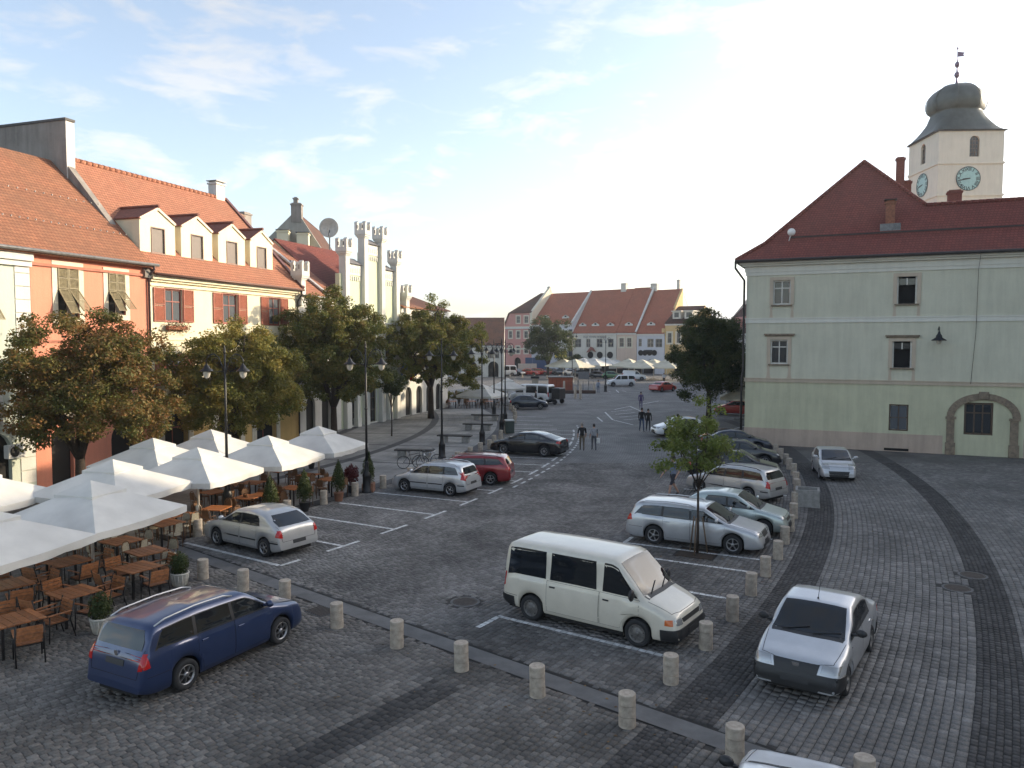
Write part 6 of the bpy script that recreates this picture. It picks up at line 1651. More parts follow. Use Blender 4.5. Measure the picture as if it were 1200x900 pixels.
BARK=mat('bark_dark',(.055,.040,.030),.95,var=.4,scale=12,bump=.8,bscale=30)
def tree(label,loc,fork,rx,rz,cz,nclump,nleaf,size,lm,seed,tr=.2,name='street_tree',lean=(0,0),spread=.62,clump_r=.55,group=None,low=-.75,tip=0.0):
    """tapered trunk, limbs and twigs carrying clumps of single leaves"""
    rnd=random.Random(seed);r=np.random.default_rng(seed)
    t=thing(name,label,'tree',loc,0,group)
    C=Vector((lean[0],lean[1],cz));mb=MB()
    base=[(0,0,-.05),(.02,.01,fork*.35),(lean[0]*.15,lean[1]*.15,fork)]
    mb.path(base,[tr*1.25,tr*.95,tr*.8],10)
    top=Vector(base[-1]);clumps=[];nl=9
    for i in range(nl):
        a=2*math.pi*i/nl+rnd.uniform(-.3,.3);el=rnd.uniform(-.15,1.25)
        e=C+Vector((math.cos(a)*math.cos(el)*rx*.72,math.sin(a)*math.cos(el)*rx*.72,math.sin(el)*rz*.78))
        m=top.lerp(e,.5)+Vector((rnd.uniform(-.2,.2),rnd.uniform(-.2,.2),rnd.uniform(.0,.35)))
        mb.path([top-Vector((0,0,.15)),top.lerp(m,.55)+Vector((0,0,.08)),m,e],[tr*.55,tr*.42,tr*.28,tr*.10],7)
        for k in range(4):
            q=m.lerp(e,rnd.uniform(.1,.9));f=q+Vector((rnd.gauss(0,1),rnd.gauss(0,1),rnd.gauss(.25,.8)))*rx*.27
            w_=f-C;k_=math.sqrt((w_.x/rx)**2+(w_.y/rx)**2+(w_.z/rz)**2)
            if k_>.9: f=C+w_*(.9/k_)
            mb.path([q,q.lerp(f,.5)+Vector((0,0,.08)),f],[tr*.2,tr*.12,tr*.05],5);clumps.append(f)
    mb.build('trunk',BARK,t)
    # clumps fill the crown shell unevenly
    while len(clumps)<nclump:
        v=Vector((rnd.gauss(0,1),rnd.gauss(0,1),rnd.gauss(0,1))).normalized()
        if v.z<low:continue
        rad=rnd.random()**.40
        if tip: rad*= (1-.38*max(0,v.z))
        bump=1+.10*math.sin(v.x*5+seed)+.09*math.sin(v.y*6+seed*2)+.08*math.sin(v.z*7+seed*3)
        clumps.append(C+Vector((v.x*rx,v.y*rx,v.z*rz))*rad*bump)
    n=len(clumps);per=max(8,nleaf//n)
    cen=np.array([c[:] for c in clumps]).repeat(per,0)
    cr=clump_r*r.uniform(.6,1.25,(n,1)).repeat(per,0)
    g=r.normal(0,1,(n*per,3));g/=np.linalg.norm(g,axis=1,keepdims=True);g*=r.random((n*per,1))**.45
    pos=cen+g*cr*np.array([1,1,.72])
    pos[:,2]=np.maximum(pos[:,2],.9)
    # leaf planes droop outward from the clump centre
    nrm=g*.7+r.normal(0,.55,(n*per,3))+np.array([0,0,.55]);nrm/=np.linalg.norm(nrm,axis=1,keepdims=True)
    a=np.cross(nrm,r.normal(0,1,(n*per,3)));a/=np.linalg.norm(a,axis=1,keepdims=True)+1e-9;b=np.cross(nrm,a)
    sz=size*r.uniform(.6,1.25,(n*per,1));co=np.zeros((n*per,4,3))
    co[:,0]=pos-a*sz;co[:,1]=pos+b*sz*.55-nrm*sz*.12;co[:,2]=pos+a*sz;co[:,3]=pos-b*sz*.55-nrm*sz*.12
    me=bpy.data.meshes.new('crown');N_=n*per;me.vertices.add(N_*4);me.vertices.foreach_set('co',co.reshape(-1).astype(np.float32))
    me.loops.add(N_*4);me.loops.foreach_set('vertex_index',np.arange(N_*4,dtype=np.int32));me.polygons.add(N_);me.polygons.foreach_set('loop_start',(np.arange(N_)*4).astype(np.int32))
    me.materials.append(lm);me.update(calc_edges=True);link('crown',me,t)
    return t
GR=[(.035,.048,.012),(.055,.070,.018),(.085,.088,.024),(.115,.092,.028),(.16,.085,.03)]
LM1=leaf_mat('leaves_rusty',[(0.050,0.070,0.017),(0.096,0.108,0.025),(0.162,0.128,0.036),(0.240,0.119,0.038),(0.300,0.135,0.054)])
LM2=leaf_mat('leaves_golden_green',[(0.068,0.090,0.019),(0.128,0.137,0.029),(0.216,0.193,0.039),(0.284,0.217,0.046),(0.297,0.168,0.046)])
LM3=leaf_mat('leaves_green_gold',[(0.045,0.072,0.018),(0.081,0.105,0.023),(0.140,0.147,0.031),(0.210,0.165,0.041),(0.252,0.143,0.047)])
LM4=leaf_mat('leaves_dark_green',[(0.025,0.042,0.016),(0.042,0.062,0.021),(0.063,0.081,0.023),(0.087,0.098,0.029),(0.112,0.084,0.033)])
LM5=leaf_mat('leaves_fresh_green',[(0.084,0.118,0.029),(0.120,0.162,0.039),(0.180,0.210,0.050),(0.228,0.240,0.066)],.4)
tree('broad tree with rust-coloured leaves before the coral pink house',(-18.6,32.8,0),2.0,3.35,3.4,4.95,380,80000,.074,LM1,3,tr=.24,lean=(.2,0),low=-.7)
tree('rounded golden-green tree before the cream house with shutters',(-15.3,42.3,0),1.9,3.75,3.35,4.9,420,90000,.078,LM2,8,tr=.22,low=-.8)
tree('tall dense green tree between the cream house and the mock-castle',(-12.5,53.6,0),2.4,3.9,4.6,6.3,460,95000,.088,LM3,14,tr=.25,low=-.85)
tree('big spreading tree shading the pavement cafe beyond the benches',(-7.4,69.8,0),2.8,4.9,5.0,6.5,460,90000,.10,LM3,23,tr=.27,low=-.7,tip=.15)
tree('slim young tree standing in a square pit on the plaza',tuple(G(459,511)),2.2,1.15,1.8,3.9,40,3200,.09,LM4,31,tr=.05,clump_r=.4)
tree('dark upright tree between the square and the sage corner building',(17.6,68.5,0),2.4,3.6,5.0,6.0,400,80000,.10,LM4,41,tr=.24,low=-.85,tip=.45,clump_r=.7)
tree('lone small dark tree by the far blue hoarding',tuple(G(642,443)),2.5,4.3,5.0,7.0,120,24000,.15,LM4,47,tr=.3,clump_r=1.1)
tree('low dark bush beside the far terrace umbrellas',tuple(G(675,437)),1.0,2.0,1.9,2.4,24,2600,.2,LM4,49,tr=.1,name='bush',clump_r=.7)
yt=tree('young staked tree with sparse fresh green leaves in the parking bays',(pit.x,pit.y,0),2.3,1.45,1.75,3.4,58,5600,.062,LM5,52,tr=.045,clump_r=.34,low=-.6)
for a in (0,2.1,4.2):
    mb=MB();mb.path([(.34*math.cos(a),.34*math.sin(a),-.02),(.16*math.cos(a),.16*math.sin(a),1.2)],.025,6);mb.build('stake',mat('stake_wood',(.16,.11,.07),.9,var=.3),yt)
# shrubs and autumn planting round the pavement cafe under the big tree
random.seed(61)
for i,(x,y) in enumerate([(512,471),(524,472),(538,472),(548,471),(560,470),(572,469),(583,468)]):
    p=G(x,y+4);tree('planter box of brown and yellow shrubs fencing the pavement cafe',(p.x,p.y,0),.35,.85,.55,1.0,14,900,.10,LM2 if i%2 else LM1,70+i,tr=.05,name='planter_shrub',clump_r=.4,group='shrubs fencing the pavement cafe')

# ================================================================ umbrellas, tables, chairs
CANVAS,nt,b=nmat('canvas_offwhite')
def _canvas(m,c,tr=.18):
    nt=m.node_tree;N=nt.nodes;L=nt.links;b=N['Principled BSDF']
    tc=N.new('ShaderNodeTexCoord');no=N.new('ShaderNodeTexNoise');no.inputs['Scale'].default_value=1.4;no.inputs['Detail'].default_value=7;L.new(tc.outputs['Object'],no.inputs['Vector'])
    rp=N.new('ShaderNodeValToRGB');L.new(no.outputs['Fac'],rp.inputs['Fac']);rp.color_ramp.elements[0].position=.3;rp.color_ramp.elements[0].color=lin([x*.80 for x in c]);rp.color_ramp.elements[1].position=.65;rp.color_ramp.elements[1].color=lin(c)
    L.new(rp.outputs['Color'],b.inputs['Base Color']);b.inputs['Roughness'].default_value=.85;b.inputs['Specular IOR Level'].default_value=.2
    t=N.new('ShaderNodeBsdfTranslucent');t.inputs['Color'].default_value=lin([x*.9 for x in c]);mx=N.new('ShaderNodeMixShader');mx.inputs[0].default_value=tr
    L.new(b.outputs[0],mx.inputs[1]);L.new(t.outputs[0],mx.inputs[2]);L.new(mx.outputs[0],N['Material Output'].inputs['Surface'])
_canvas(CANVAS,(.74,.725,.68))
CANVASY,_,_=nmat('canvas_cream');_canvas(CANVASY,(.66,.62,.50))
POLEM=mat('umbrella_pole',(.52,.50,.46),.5,.3)
def umbrella(label,loc,rz,hd=2.56,rim=2.0,apex=3.0,m=None,group=None,lod=0,sleeve=False):
    """four-sided market umbrella: sagging panels, vent tier, valance, ribs, pole and slab foot; corners along local +-x, +-y"""
    m=m or CANVAS;t=thing('market_umbrella',label,'umbrella',loc,rz,group)
    cor=[Vector((hd,0,rim)),Vector((0,hd,rim)),Vector((-hd,0,rim)),Vector((0,-hd,rim))];ap=Vector((0,0,apex-.10))
    def panel(mb,A,B,T,n=8,sag=.07,t0=0.0):
        vs=[];idx={}
        for i in range(n+1):
            for j in range(n+1-0):
                s=i/n;q=j/n;e=A.lerp(B,q);p=T.lerp(e,t0+(1-t0)*s)
                bul=math.sin(math.pi*q);p=p+Vector((0,0,-sag*bul*(s)**1.4*1.2))
                mid=(A+B)/2;inw=-Vector((mid.x,mid.y,0)).normalized();p=p+inw*(.10*bul*s**3)
                idx[i,j]=len(vs);vs.append(p)
        fs=[(idx[i,j],idx[i+1,j],idx[i+1,j+1],idx[i,j+1]) for i in range(n) for j in range(n)]
        mb.add(vs,fs,0,True);return [vs[idx[n,j]] for j in range(n+1)]
    can=MB();val=MB()
    for k in range(4):
        edge=panel(can,cor[k],cor[(k+1)%4],ap)
        low=[p+Vector((0,0,-.20-.015*math.sin(j*2.4+k)))+Vector((p.x,p.y,0)).normalized()*(-.015+.02*math.sin(j*1.9+k*2)) for j,p in enumerate(edge)]
        val.add(edge+low,[(j,j+1,len(edge)+j+1,len(edge)+j) for j in range(len(edge)-1)],0,True)
    c=can.build('canopy',m,t,fix=False);val.build('valance',m,c,fix=False)
    v=MB();sc=.36;vt=[Vector((p.x*sc,p.y*sc,apex-.06-(apex-rim)*sc+.10)) for p in cor]
    for k in range(4):
        e=panel(v,vt[k],vt[(k+1)%4],Vector((0,0,apex)),5,.03)
        lo=[p+Vector((0,0,-.10)) for p in e];v.add(e+lo,[(j,j+1,len(e)+j+1,len(e)+j) for j in range(len(e)-1)],0,False)
    v.build('vent_tier',m,t,fix=False)
    MB().path([(0,0,0),(0,0,apex-.05)],.045,10).build('pole',POLEM,t)
    f=MB();f.bbox(-.42,.42,-.42,.42,0,.10,.02);f.build('base_slab',CONC,t)
    if not lod:
        for k in range(8):
            a=k*math.pi/4;rr=hd if k%2==0 else hd*.69;rr=rr-(0.02 if k%2==0 else .18);e=Vector((math.cos(a)*rr,math.sin(a)*rr,rim-(.07 if k%2==0 else .19)))
            m2=MB();m2.path([(0,0,apex-.24),e],.014,5);s=m2.build('rib',POLEM,t)
            m2=MB();m2.path([(0,0,rim-.25),Vector((0,0,apex-.24)).lerp(e,.55)],.011,5);m2.build('strut',POLEM,s)
    if sleeve:
        f=MB();f.lathe([(.10,0),(.10,.75),(.08,.78)],12);f.build('pole_sleeve',WHITEP,t)
    return t
UR=math.atan2(.51,.86)
UG='umbrellas over the left terrace'
us=[((-12.15,21.95),'off-white square umbrella over the wooden tables nearest the blue estate car'),((-13.0,18.4),'off-white square umbrella whose corner meets the one by the blue estate car'),((-17.3,24.2),'off-white square umbrella behind the two nearest the blue estate car'),(tuple(G(132,538,3)[:2]),'off-white square umbrella with faint print, in the middle of the terrace'),(tuple(G(179,513,3)[:2]),'off-white umbrella under the edge of the rusty-leaved tree'),(tuple(G(231,524,3)[:2]),'off-white umbrella with a white pole sleeve by the silver hatchback'),(tuple(G(247,503,3)[:2]),'off-white umbrella in front of the cream house archway'),(tuple(G(314,510,3)[:2]),'off-white umbrella second from the open plaza'),(tuple(G(373,499,3)[:2]),'off-white umbrella at the plaza end of the terrace')]
for i,(p,lab) in enumerate(us):
    u=umbrella(lab,(p[0],p[1],0),UR+R(random.uniform(-3,3)),hd=2.56 if i<4 else 2.45,group=UG,sleeve=(i==5))
    u.scale=(1,1,1)
INK=mat('canvas_print_grey',(.42,.42,.42),.9)
for i,(x,y,lab) in enumerate(((565,450,'white umbrella at the pavement cafe beside the lamp posts'),(595,443,'white umbrella at the pavement cafe nearest the minibus'))):
    p=G(x,y,3.0);umbrella(lab,(p.x,p.y,0),R(20+30*i),group='pavement cafe umbrellas',lod=1)
# far restaurant terrace
far=[(684,420,CANVAS),(696,420,CANVAS),(709,419.2,CANVAS),(722,417.8,CANVAS),(737,421,CANVASY),(752,422,CANVASY),(766,421.5,CANVASY),(781,422,CANVASY),(660,421,CANVASY),(674,421.5,CANVASY),(797,422,CANVASY)]
for i,(x,y,m) in enumerate(far):
    p=G(x,y,3.6);umbrella('%s umbrella before the far fronts, %s in the long row from the lone tree'%('cream' if m is CANVASY else 'white',ORD[sorted(q[0] for q in far).index(x)]),(p.x,p.y,0),R(6+7*(i%3)),hd=3.8,rim=2.4,apex=3.75,m=m,group='far terrace umbrellas',lod=1)
p=G(868,452,3.0);umbrella('cream umbrella half hidden behind the sage corner',(p.x,p.y,0),R(30),m=CANVASY,lod=1)
# dark interior furnishing of the far terrace: low screens and diners seats read as one row of planter screens
for i in range(11):
    p=G(687+i*10.4,438.2+(i%2)*.3);t=thing('terrace_screen','low dark wicker screen edging the far restaurant terrace','screen',(p.x,p.y+1.2,0),R(-6),group='screens of the far terrace')
    mb=MB();mb.box(-.85,.85,-.05,.05,.08,1.15);mb.box(-.85,-.78,-.06,.06,0,1.2);mb.box(.78,.85,-.06,.06,0,1.2);mb.build('panel',mat('dark_wicker',(.030,.024,.020),.9,var=.4,scale=30),t)

WMETAL=mat('chair_metal_black',(.015,.014,.014),.5,.3)
CANE=mat('pale_cane',(.34,.30,.22),.8,var=.3,scale=25);CANEB=mat('brown_cane',(.16,.075,.03),.7,var=.4,scale=25)
def make_table(label,w=.8,dp=.8,name='terrace_table',wood=None):
    t=thing(name,label,'table');n=6
    mb=MB()
    for i in range(n): mb.bbox(-w/2+.004,w/2-.004,-dp/2+dp*i/n+.004,-dp/2+dp*(i+1)/n-.004,.715,.75,.004)
    mb.build('table_top',wood or WOOD,t)
    for sx in (-1,1):
        for sy in (-1,1):
            mb=MB();mb.box(sx*(w/2-.08)-.025,sx*(w/2-.08)+.025,sy*(dp/2-.08)-.025,sy*(dp/2-.08)+.025,0,.714);mb.build('leg',WMETAL,t)
    return t
def make_armchair(label):
    """metal frame, slatted wooden seat and back, wooden arms; faces +x"""
    t=thing('terrace_armchair',label,'chair');mb=MB()
    for i in range(5): mb.bbox(-.22+.09*i,-.14+.09*i,-.24,.24,.43,.45,.004)
    mb.build('seat',WOOD,t)
    mb=MB()
    for i in range(4):
        z=.56+i*.085;x=-.25-(z-.45)*.22;mb.obox((x,-.24,z),(x,.24,z),.02,.072)
    mb.build('backrest',WOOD,t)
    for s in (-1,1):
        mb=MB();mb.path([(.24,s*.27,0),(.22,s*.27,.63)],.016,6);mb.build('leg',WMETAL,t)
        mb=MB();mb.path([(-.36,s*.27,0),(-.24,s*.27,.45),(-.36,s*.27,.90)],.016,6);mb.build('leg',WMETAL,t)
        mb=MB();mb.bbox(-.28,.27,s*.27-.03,s*.27+.03,.635,.66,.005);mb.build('armrest',WOOD,t)
    mb=MB();mb.box(-.24,.24,-.27,.27,.405,.428);mb.build('seat_frame',WMETAL,t)
    return t
def make_bistro(label,m):
    t=thing('bistro_chair',label,'chair')
    mb=MB();mb.lathe([(.20,.44),(.21,.46),(.20,.475),(.02,.47)],16);mb.build('seat',m,t)
    mb=MB();mb.path([(-.16,-.18,.0),(-.17,-.18,.46),(-.22,-.17,.78),(-.23,-.09,.89),(-.235,0,.92),(-.23,.09,.89),(-.22,.17,.78),(-.17,.18,.46),(-.16,.18,0)],.014,6);mb.build('back_frame',CANEB,t)
    mb=MB();mb.slab([(-.205,-.15,.56),(-.205,.15,.56),(-.235,.12,.86),(-.235,-.12,.86)],.015);mb.build('backrest',m,t)
    for s in (-1,1):
        mb=MB();mb.path([(.16,s*.15,0),(.14,s*.14,.45)],.014,6);mb.build('leg',CANEB,t)
    mb=MB();mb.path([(-.2,-.2,.62),(.05,-.24,.63),(.13,-.2,.46)],.012,5);mb.path([(-.2,.2,.62),(.05,.24,.63),(.13,.2,.46)],.012,5);mb.build('armrests',CANEB,t)
    return t
T0=make_table('brown wooden slat table among the nearest terrace armchairs',.95,.95);A0=make_armchair('dark metal armchair with brown wooden slats at the nearest terrace tables')
B0=make_bistro('pale cane bistro chair in the middle of the terrace',CANE);B1=make_bistro('brown cane bistro chair at the plaza end of the terrace',CANEB)
ORW=mat('bright_orange_wood',(.40,.135,.035),.5,var=.3,scale=12,island=.2)
T1=make_table('orange-brown square table at the plaza end of the terrace',.85,.85,wood=ORW)
first={}
def put(proto,loc,rz,group,label=None):
    if proto.name not in first:
        first[proto.name]=1;proto.location=loc;proto.rotation_euler=(0,0,rz);proto['group']=group
        if label: proto['label']=label
        return proto
    return dup(proto,loc,rz,label,group)
bpy.context.view_layer.update()
random.seed(77)
NEAR=['nearest']+[o+' nearest' for o in ORD[1:]]
near_t=[(161,664),(86,693),(18,724),(80,657),(10,684),(150,678)]
near_t=[(161,664),(86,693),(18,724),(80,657),(10,684)]
NT=['by the further fluted pot','by the fluted pot nearest the blue car','furthest from the silver hatchback','right under the nearest umbrella','deepest under the corner umbrella']
for ti,(x,y) in enumerate(near_t):
    p=G(x,y,.75);rz=R(-34)+R(random.uniform(-6,6));put(T0,(p.x,p.y,0),rz,'nearest terrace tables','brown wooden slat table '+NT[ti])
    for k in range(4):
        a=rz+k*math.pi/2+R(random.uniform(-8,8));q=(p.x+math.cos(a)*.82,p.y+math.sin(a)*.82,0);put(A0,q,a+math.pi+R(random.uniform(-14,14)),'nearest terrace armchairs','metal armchair with wooden slats at the table '+NT[ti])
mid_t=[(172,645),(142,633),(194,612),(110,625),(205,602)]
pp_=G(211,686);mid_t.sort(key=lambda q:(G(q[0],q[1],.75)-pp_).length)
for ti,(x,y) in enumerate(mid_t):
    p=G(x,y,.75);rz=R(-30)+R(random.uniform(-10,10));put(T0,(p.x,p.y,0),rz,'middle terrace tables','brown table with pale cane chairs, %s to the further fluted pot'%NEAR[ti])
    for k in range(4):
        a=rz+k*math.pi/2+R(random.uniform(-12,12));put(B0,(p.x+math.cos(a)*.75,p.y+math.sin(a)*.75,0),a+math.pi+R(random.uniform(-20,20)),'pale cane chairs','pale cane chair at the table %s to the further fluted pot'%NEAR[ti])
end_t=[(290,582),(342,571),(253,595),(250,576),(296,565),(326,551),(361,556),(387,561),(268,568),(310,578)]
pp_=G(285,646);end_t.sort(key=lambda q:(G(q[0],q[1],.75)-pp_).length)
for ti,(x,y) in enumerate(end_t):
    p=G(x,y,.75);rz=R(-20)+R(random.uniform(-14,14));put(T1,(p.x,p.y,0),rz,'plaza end tables','orange-brown terrace table, %s to the silver hatchback'%NEAR[ti])
    for k in range(4):
        a=rz+k*math.pi/2+R(random.uniform(-12,12));put(B1,(p.x+math.cos(a)*.75,p.y+math.sin(a)*.75,0),a+math.pi+R(random.uniform(-20,20)),'brown cane chairs','brown cane chair at the table %s to the silver hatchback'%NEAR[ti])
# pavement cafe under the big tree
for i in range(6):
    p=G(530+i*11,470-(i%2)*3,.75);put(T1,(p.x,p.y,0),R(i*17),'pavement cafe tables','orange-brown table at the pavement cafe under the big tree')
    for k in range(3):
        a=k*2.1+i;put(B1,(p.x+math.cos(a)*.75,p.y+math.sin(a)*.75,0),a+math.pi,'pavement cafe chairs','brown cane chair at the pavement cafe under the big tree')

# ---------------------------------------------------------------- planters
POTW=mat('white_fluted_pot',(.58,.55,.48),.7,var=.25,scale=12)
def leafball(t,c,rx,rz,n,size,lm,seed,cone=False):
    r=np.random.default_rng(seed);v=r.normal(0,1,(n,3));v/=np.linalg.norm(v,axis=1,keepdims=True);rad=r.random((n,1))**.3
    p=v*rad*np.array([rx,rx,rz])*(1+.12*np.sin(v[:,:1]*9+seed))
    if cone:
        h=(p[:,2]/rz+1)/2;p[:,:2]*=(1.25-1.0*h)[:,None]
    p+=np.array(c);mb=MB();a=r.normal(0,1,(n,3));a/=np.linalg.norm(a,axis=1,keepdims=True);b_=np.cross(a,v);b_/=np.linalg.norm(b_,axis=1,keepdims=True)+1e-9
    for i in range(n):
        s=size*(.6+.7*r.random());P,A,B=p[i],a[i]*s,b_[i]*s*.5;mb.add([P-A,P+B,P+A,P-B],[(0,1,2,3)])
    return mb.build('foliage',lm,t,fix=False)
for i,(x,y,lab) in enumerate(((119,741,'white fluted pot with a small bush behind the blue estate car'),(211,686,'white fluted pot with a small bush near the end of the wooden tables'))):
    p=G(x,y);t=thing('potted_bush',lab,'plant pot',(p.x,p.y,0),0,None)
    mb=MB();n=28;prof=[(.17,0),(.19,.03),(.235,.32),(.26,.35),(.26,.38),(.22,.385),(.20,.33)];mb.lathe(prof,n)
    for k in range(14):
        a=2*math.pi*k/14;mb.path([(.185*math.cos(a),.185*math.sin(a),.03),(.238*math.cos(a),.238*math.sin(a),.33)],.016,5)
    mb.build('pot',POTW,t);leafball(t,(0,0,.62),.27,.36,1500,.035,LM4,90+i)
random.seed(5)
for i,(x,y,h,lab) in enumerate(((317,606,1.25,'clipped cone shrub in a pot behind the silver hatchback'),(357,599,1.35,'clipped cone shrub in a dark pot by the stone bollards'),(397,587,1.4,'clipped cone shrub beside the red-leaved plant'),(432,576,1.5,'dark clipped shrub in a terracotta box at the lamp post'))):
    p=G(x,y);t=thing('topiary',lab,'shrub',(p.x,p.y,0))
    mb=MB()
    if i==3: mb.bbox(-.27,.27,-.27,.27,0,.42,.02)
    else: mb.lathe([(.16,0),(.22,.36),(.24,.38),(.2,.36)],14)
    mb.build('pot',mat('terracotta_pot',(.26,.12,.07),.8,var=.3) if i!=1 else BLACKP,t)
    leafball(t,(0,0,.40+h/2),.36,h/2,2600,.04,LM4,120+i,cone=True)
LMR=leaf_mat('leaves_wine_red',[(.06,.012,.016),(.11,.02,.022),(.16,.04,.03)])
for i,(x,y) in enumerate(((412,577),(365,549))):
    p=G(x,y);t=thing('red_leaved_plant',('wine red leafy plant in a pot between the cone shrubs','wine red leafy plant at the back of the terrace tables')[i],'plant pot',(p.x,p.y,0))
    mb=MB();mb.lathe([(.14,0),(.19,.33),(.21,.35),(.17,.33)],14);mb.build('pot',BLACKP,t);leafball(t,(0,0,.85),.36,.45,1400,.05,LMR,140+i)
p=G(946,592);t=thing('concrete_planter','square grey concrete planter box beside the curved row of bollards','planter',(p.x,p.y,0),R(to_pol(p)[1]))
mb=MB();w=.48
for a,b_,c_,d_ in ((-w,w,-w,-w+.09),(-w,w,w-.09,w),(-w,-w+.09,-w+.09,w-.09),(w-.09,w,-w+.09,w-.09)): mb.box(a,b_,c_,d_,.03,.72)
mb.box(-w-.03,w+.03,-w-.03,w+.03,0,.03);mb.box(-w+.09,w-.09,-w+.09,w-.09,.03,.55,1);mb.build('box',[CONC,mat('pit_soil',(0,0,0))],t)

# ---------------------------------------------------------------- street lamps
def lamp(label,p,h=6.6,rz=0.0,group=None,lod=0):
    t=thing('street_lamp',label,'street lamp',(p.x,p.y,0),rz,group)
    mb=MB();mb.lathe([(.24,0),(.24,.10),(.20,.14),(.19,.75),(.21,.80),(.15,.92),(.11,1.05),(.085,1.35),(.10,1.40),(.065,1.48)],14);mb.build('base',IRON,t)
    mb=MB();mb.path([(0,0,1.4),(0,0,h*.62),(0,0,h)],[.062,.050,.036],10)
    mb.lathe([(.05,-.05),(.085,0),(.05,.05)],10,(0,0,h*.58));mb.lathe([(.04,-.04),(.07,0),(.04,.05),(.05,.12),(.012,.30)],10,(0,0,h));mb.build('post',IRON,t)
    for s in (-1,1):
        pts=[(0,0,h-1.0),(s*.10,0,h-.55),(s*.22,0,h-.22),(s*.42,0,h-.05),(s*.62,0,h-.12),(s*.74,0,h-.32),(s*.72,0,h-.50)]
        mb=MB();mb.path(pts,.022,7)
        k=12;mb.path([(s*(.34+.16*math.cos(a*.52)*(1-a/16)),0,h-.36+.16*math.sin(a*.52)*(1-a/16)) for a in range(k)],.013,5)
        mb.path([(0,0,h-.75),(s*.40,0,h-.75),(s*.72,0,h-.62)],.012,5);a_=mb.build('arm',IRON,t)
        mb=MB();mb.lathe([(.03,.16),(.06,.10),(.10,.06),(.13,-.02),(.27,-.13),(.28,-.16),(.14,-.16)],14,(s*.72,0,h-.60));mb.build('lantern_hood',IRON,a_)
        mb=MB();mb.lathe([(.145,-.165),(.15,-.24),(.12,-.36),(.06,-.43),(.015,-.44)],12,(s*.72,0,h-.60));mb.build('lantern_glass',mat('lantern_glass',(.50,.47,.40),.12,spec=.7,var=.1),a_)
    return t
for x,y,h,lab in ((267,602,6.55,'tall black twin-armed lamp post rising between the terrace umbrellas'),(430,577,6.7,'black twin-armed lamp post behind the clipped shrub'),(518,537,6.9,'black twin-armed lamp post by the parked bicycles'),(565,521,6.9,'black twin-armed lamp post next to the third stone bench'),(588,507,6.9,'black twin-armed lamp post by the green litter bin'),(592,497,6.9,'black twin-armed lamp post second beyond the litter bin'),(579,488,6.9,'black twin-armed lamp post near the pavement cafe umbrella')):
    lamp(lab,G(x,y),h,R(random.uniform(-12,12)),group='twin-armed lamp posts')
lamp('distant black twin-armed lamp post before the hostel front',G(709.5,459),7.6,R(5));lamp('distant black lamp post by the red kiosk fence',G(670.5,448),8.5,0)

# ---------------------------------------------------------------- benches, bin, bicycles
BENCHT=mat('bench_dark_timber',(.045,.040,.036),.7,var=.35,scale=10)
for i,(x0,x1,y,lab) in enumerate(((463,508,536,'stone-legged bench with dark seat beside the bicycles'),(513,553,518,'stone-legged bench with dark seat, second from the bicycles'),(543,577,503.5,'stone-legged bench with dark seat, third from the bicycles'),(553,586,492,'stone-legged bench with dark seat nearest the pavement cafe'))):
    a,b_=G(x0,y),G(x1,y+1);c=(a+b_)/2;d=b_-a
    t=thing('stone_bench',lab,'bench',(c.x,c.y,0),math.atan2(d.y,d.x),'benches on the plaza');l=min(max(d.length,2.2),2.9)
    mb=MB();mb.bbox(-l/2,l/2,-.26,.26,.43,.52,.015);mb.build('seat',BENCHT,t)
    for s in (-1,1):
        mb=MB();mb.bbox(s*l*.32-.24,s*l*.32+.24,-.2,.2,0,.428,.02);mb.build('leg',CONC,t)
p=G(597,508);t=thing('litter_bin','dark green lidded litter bin by the black saloon car','litter bin',(p.x,p.y,0),R(10))
mb=MB();mb.bbox(-.33,.33,-.33,.33,.05,.95,.03);mb.build('bin',mat('bin_green',(.035,.05,.04),.5,var=.2),t)
mb=MB();mb.bbox(-.37,.37,-.37,.37,.953,1.05,.03);mb.build('lid',mat('bin_lid_grey',(.35,.35,.33),.5),t)
def bicycle(label,p,rz,fm):
    t=thing('bicycle',label,'bicycle',(p.x,p.y,0),rz);R_=.34
    for x in (-.52,.52):
        mb=MB();n=28;pts=[(x+R_*math.cos(2*math.pi*k/n),0,R_+.008+R_*math.sin(2*math.pi*k/n)) for k in range(n+1)];mb.path(pts,.020,6,cap=False)
        w=mb.build('wheel',RUBBER,t);mb=MB()
        for k in range(12):
            a=math.pi*2*k/12;mb.path([(x,0,R_),(x+R_*.96*math.cos(a),0,R_+R_*.96*math.sin(a))],.003,4)
        mb.build('spokes',CHROME,w)
    bb=(-.05,0,.28);st_p=(-.2,0,.82);hd=(.38,0,.86)
    mb=MB();mb.path([bb,st_p],.016,6);mb.path([bb,(.36,0,.72)],.018,6);mb.path([(-.18,0,.75),hd],.016,6);mb.path([bb,(-.52,0,.34)],.011,6);mb.path([(-.19,0,.76),(-.52,0,.34)],.010,6);mb.path([(.40,0,.95),(.36,0,.72),(.52,0,.34)],.014,6);mb.build('frame',fm,t)
    mb=MB();mb.path([(.30,-.28,1.0),(.38,-.2,1.0),(.41,0,.98),(.38,.2,1.0),(.30,.28,1.0)],.013,6);mb.build('handlebar',BLACKP,t)
    mb=MB();mb.path([(-.20,0,.80),(-.21,0,.90)],.012,6);mb.lathe([(.02,-.02),(.09,-.01),(.08,.03),(.02,.035)],10,(-.22,0,.91));mb.build('saddle',BLACKP,t)
    return t
p=G(484,549);b1=bicycle('black bicycle leaning on the stone bench beside the lamp post',p,R(8),BLACKP);b1.rotation_euler=(R(-5),0,R(8))
